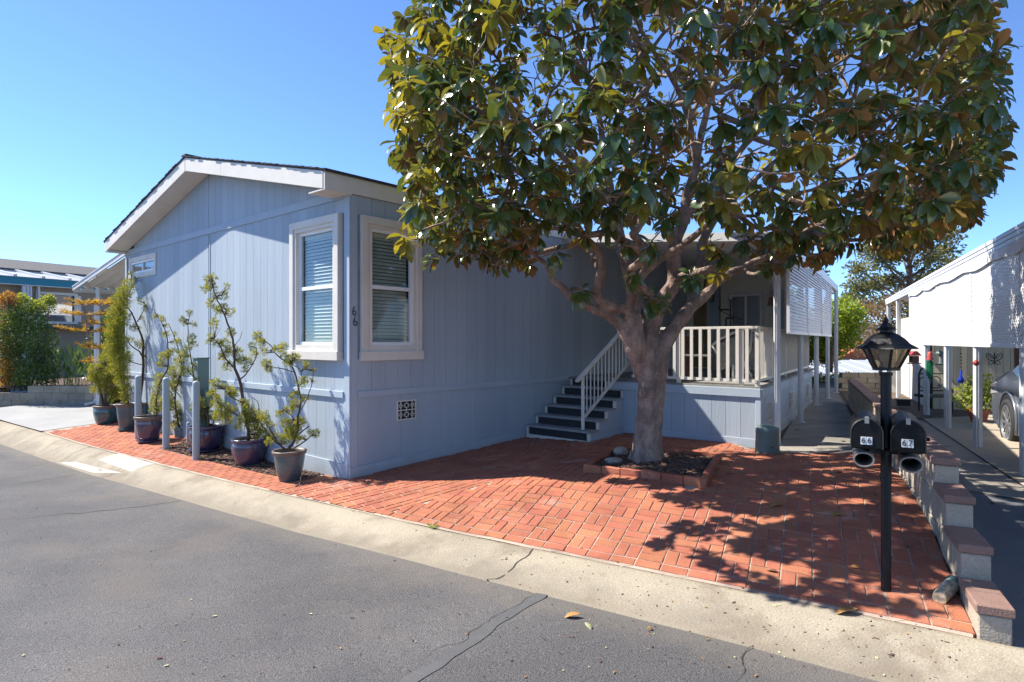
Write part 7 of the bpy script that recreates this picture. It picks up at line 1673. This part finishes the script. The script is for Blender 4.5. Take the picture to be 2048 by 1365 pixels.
# strap-leaved plants
sp = thing("strap_plant", "tall strap-leaved bird of paradise between the bush and the awning post", "plant", tuple(P(150, 785, Yg + .3))); mb = MB()
for k in range(75):
    px = random.gauss(148, 20); b = P(px, 782, Yg + random.uniform(0, .6)); a = random.uniform(-1, 1); h = random.uniform(.5, 1.35); e = b + Vector((a * .45 * h, random.uniform(-.3, .2), h)); s = (e - b).cross(Vector((random.gauss(0, 1), 1, 0))).normalized() * random.uniform(.03, .055); m1 = b.lerp(e, .55) + Vector((a * -.05, 0, .04)); m2 = b.lerp(e, .8) + Vector((a * -.02, 0, .03)); q = s * .12
    mb.ca = random.random(); mb.add([b - q, b + q, m1 + q, m1 - q], [(0, 1, 2, 3)]); mb.add([m1 - q, m1 + q, m2 + s, m2 - s], [(0, 1, 2, 3)]); mb.add([m2 - s, m2 + s, e], [(0, 1, 2)])
mb.build("leaves", M['strap'], sp, attr=True)["kind"] = 'stuff'
ar = thing("young_conifer", "yellowing tiered young conifer in front of the awning post", "tree", tuple(P(188, 790, 12.6))); Ya = 12.6
mb = MB(); mb.tube([P(186, 800, Ya), P(182, 730, Ya), P(174, 660, Ya), P(168, 610, Ya)], [.02, .018, .013, .006], 6); mb.tube([P(196, 790, Ya), P(200, 700, Ya), P(203, 640, Ya), P(200, 600, Ya)], [.014, .012, .008, .005], 6); mb.build("trunk", M['bark'], ar)
mf = MB(); mt = MB()
for (px, py, L_, nb_) in ((168, 612, 34, 7), (171, 632, 50, 9), (176, 665, 56, 9), (201, 612, 30, 6), (203, 650, 34, 6), (202, 700, 34, 5), (183, 700, 28, 4), (186, 726, 22, 4)):
    for k in range(nb_):
        a = k * 2 * math.pi / nb_ + random.random(); s = Ya / F; b = P(px, py, Ya); e = b + Vector((math.cos(a) * L_ * s, math.sin(a) * L_ * s * .8, random.uniform(.02, .16)))
        mt.tube([b, b.lerp(e, .6), e], [.007, .005, .002], 4)
        for j in range(80):
            t = .25 + .75 * random.random(); p = b.lerp(e, t); d = ((e - b).normalized() + Vector((random.gauss(0, .7), random.gauss(0, .7), random.gauss(.25, .4)))).normalized(); s2 = d.cross(Vector((0, .3, 1))).normalized() * .007; l = .10; mf.ca = random.random(); mf.add([p - s2, p + s2, p + d * l], [(0, 1, 2)])
mt.build("branches", M["bark"], ar)["kind"] = "stuff"; mf.build("needles", M['arau'], ar, attr=True)["kind"] = 'stuff'
# dark greenery under the awning
shrub("dark_shrub", "dark leafy shrub in shade behind the awning post", [cl(px, py, 16.5, r, None, 1) for px, py, r in [(215, 690, .5), (235, 720, .5), (225, 650, .4), (205, 740, .45), (240, 760, .4)]], 'strap', 3800, .10, P(222, 790, 16.5))
def street_leaf(): pass
print("objects", len(bpy.data.objects))
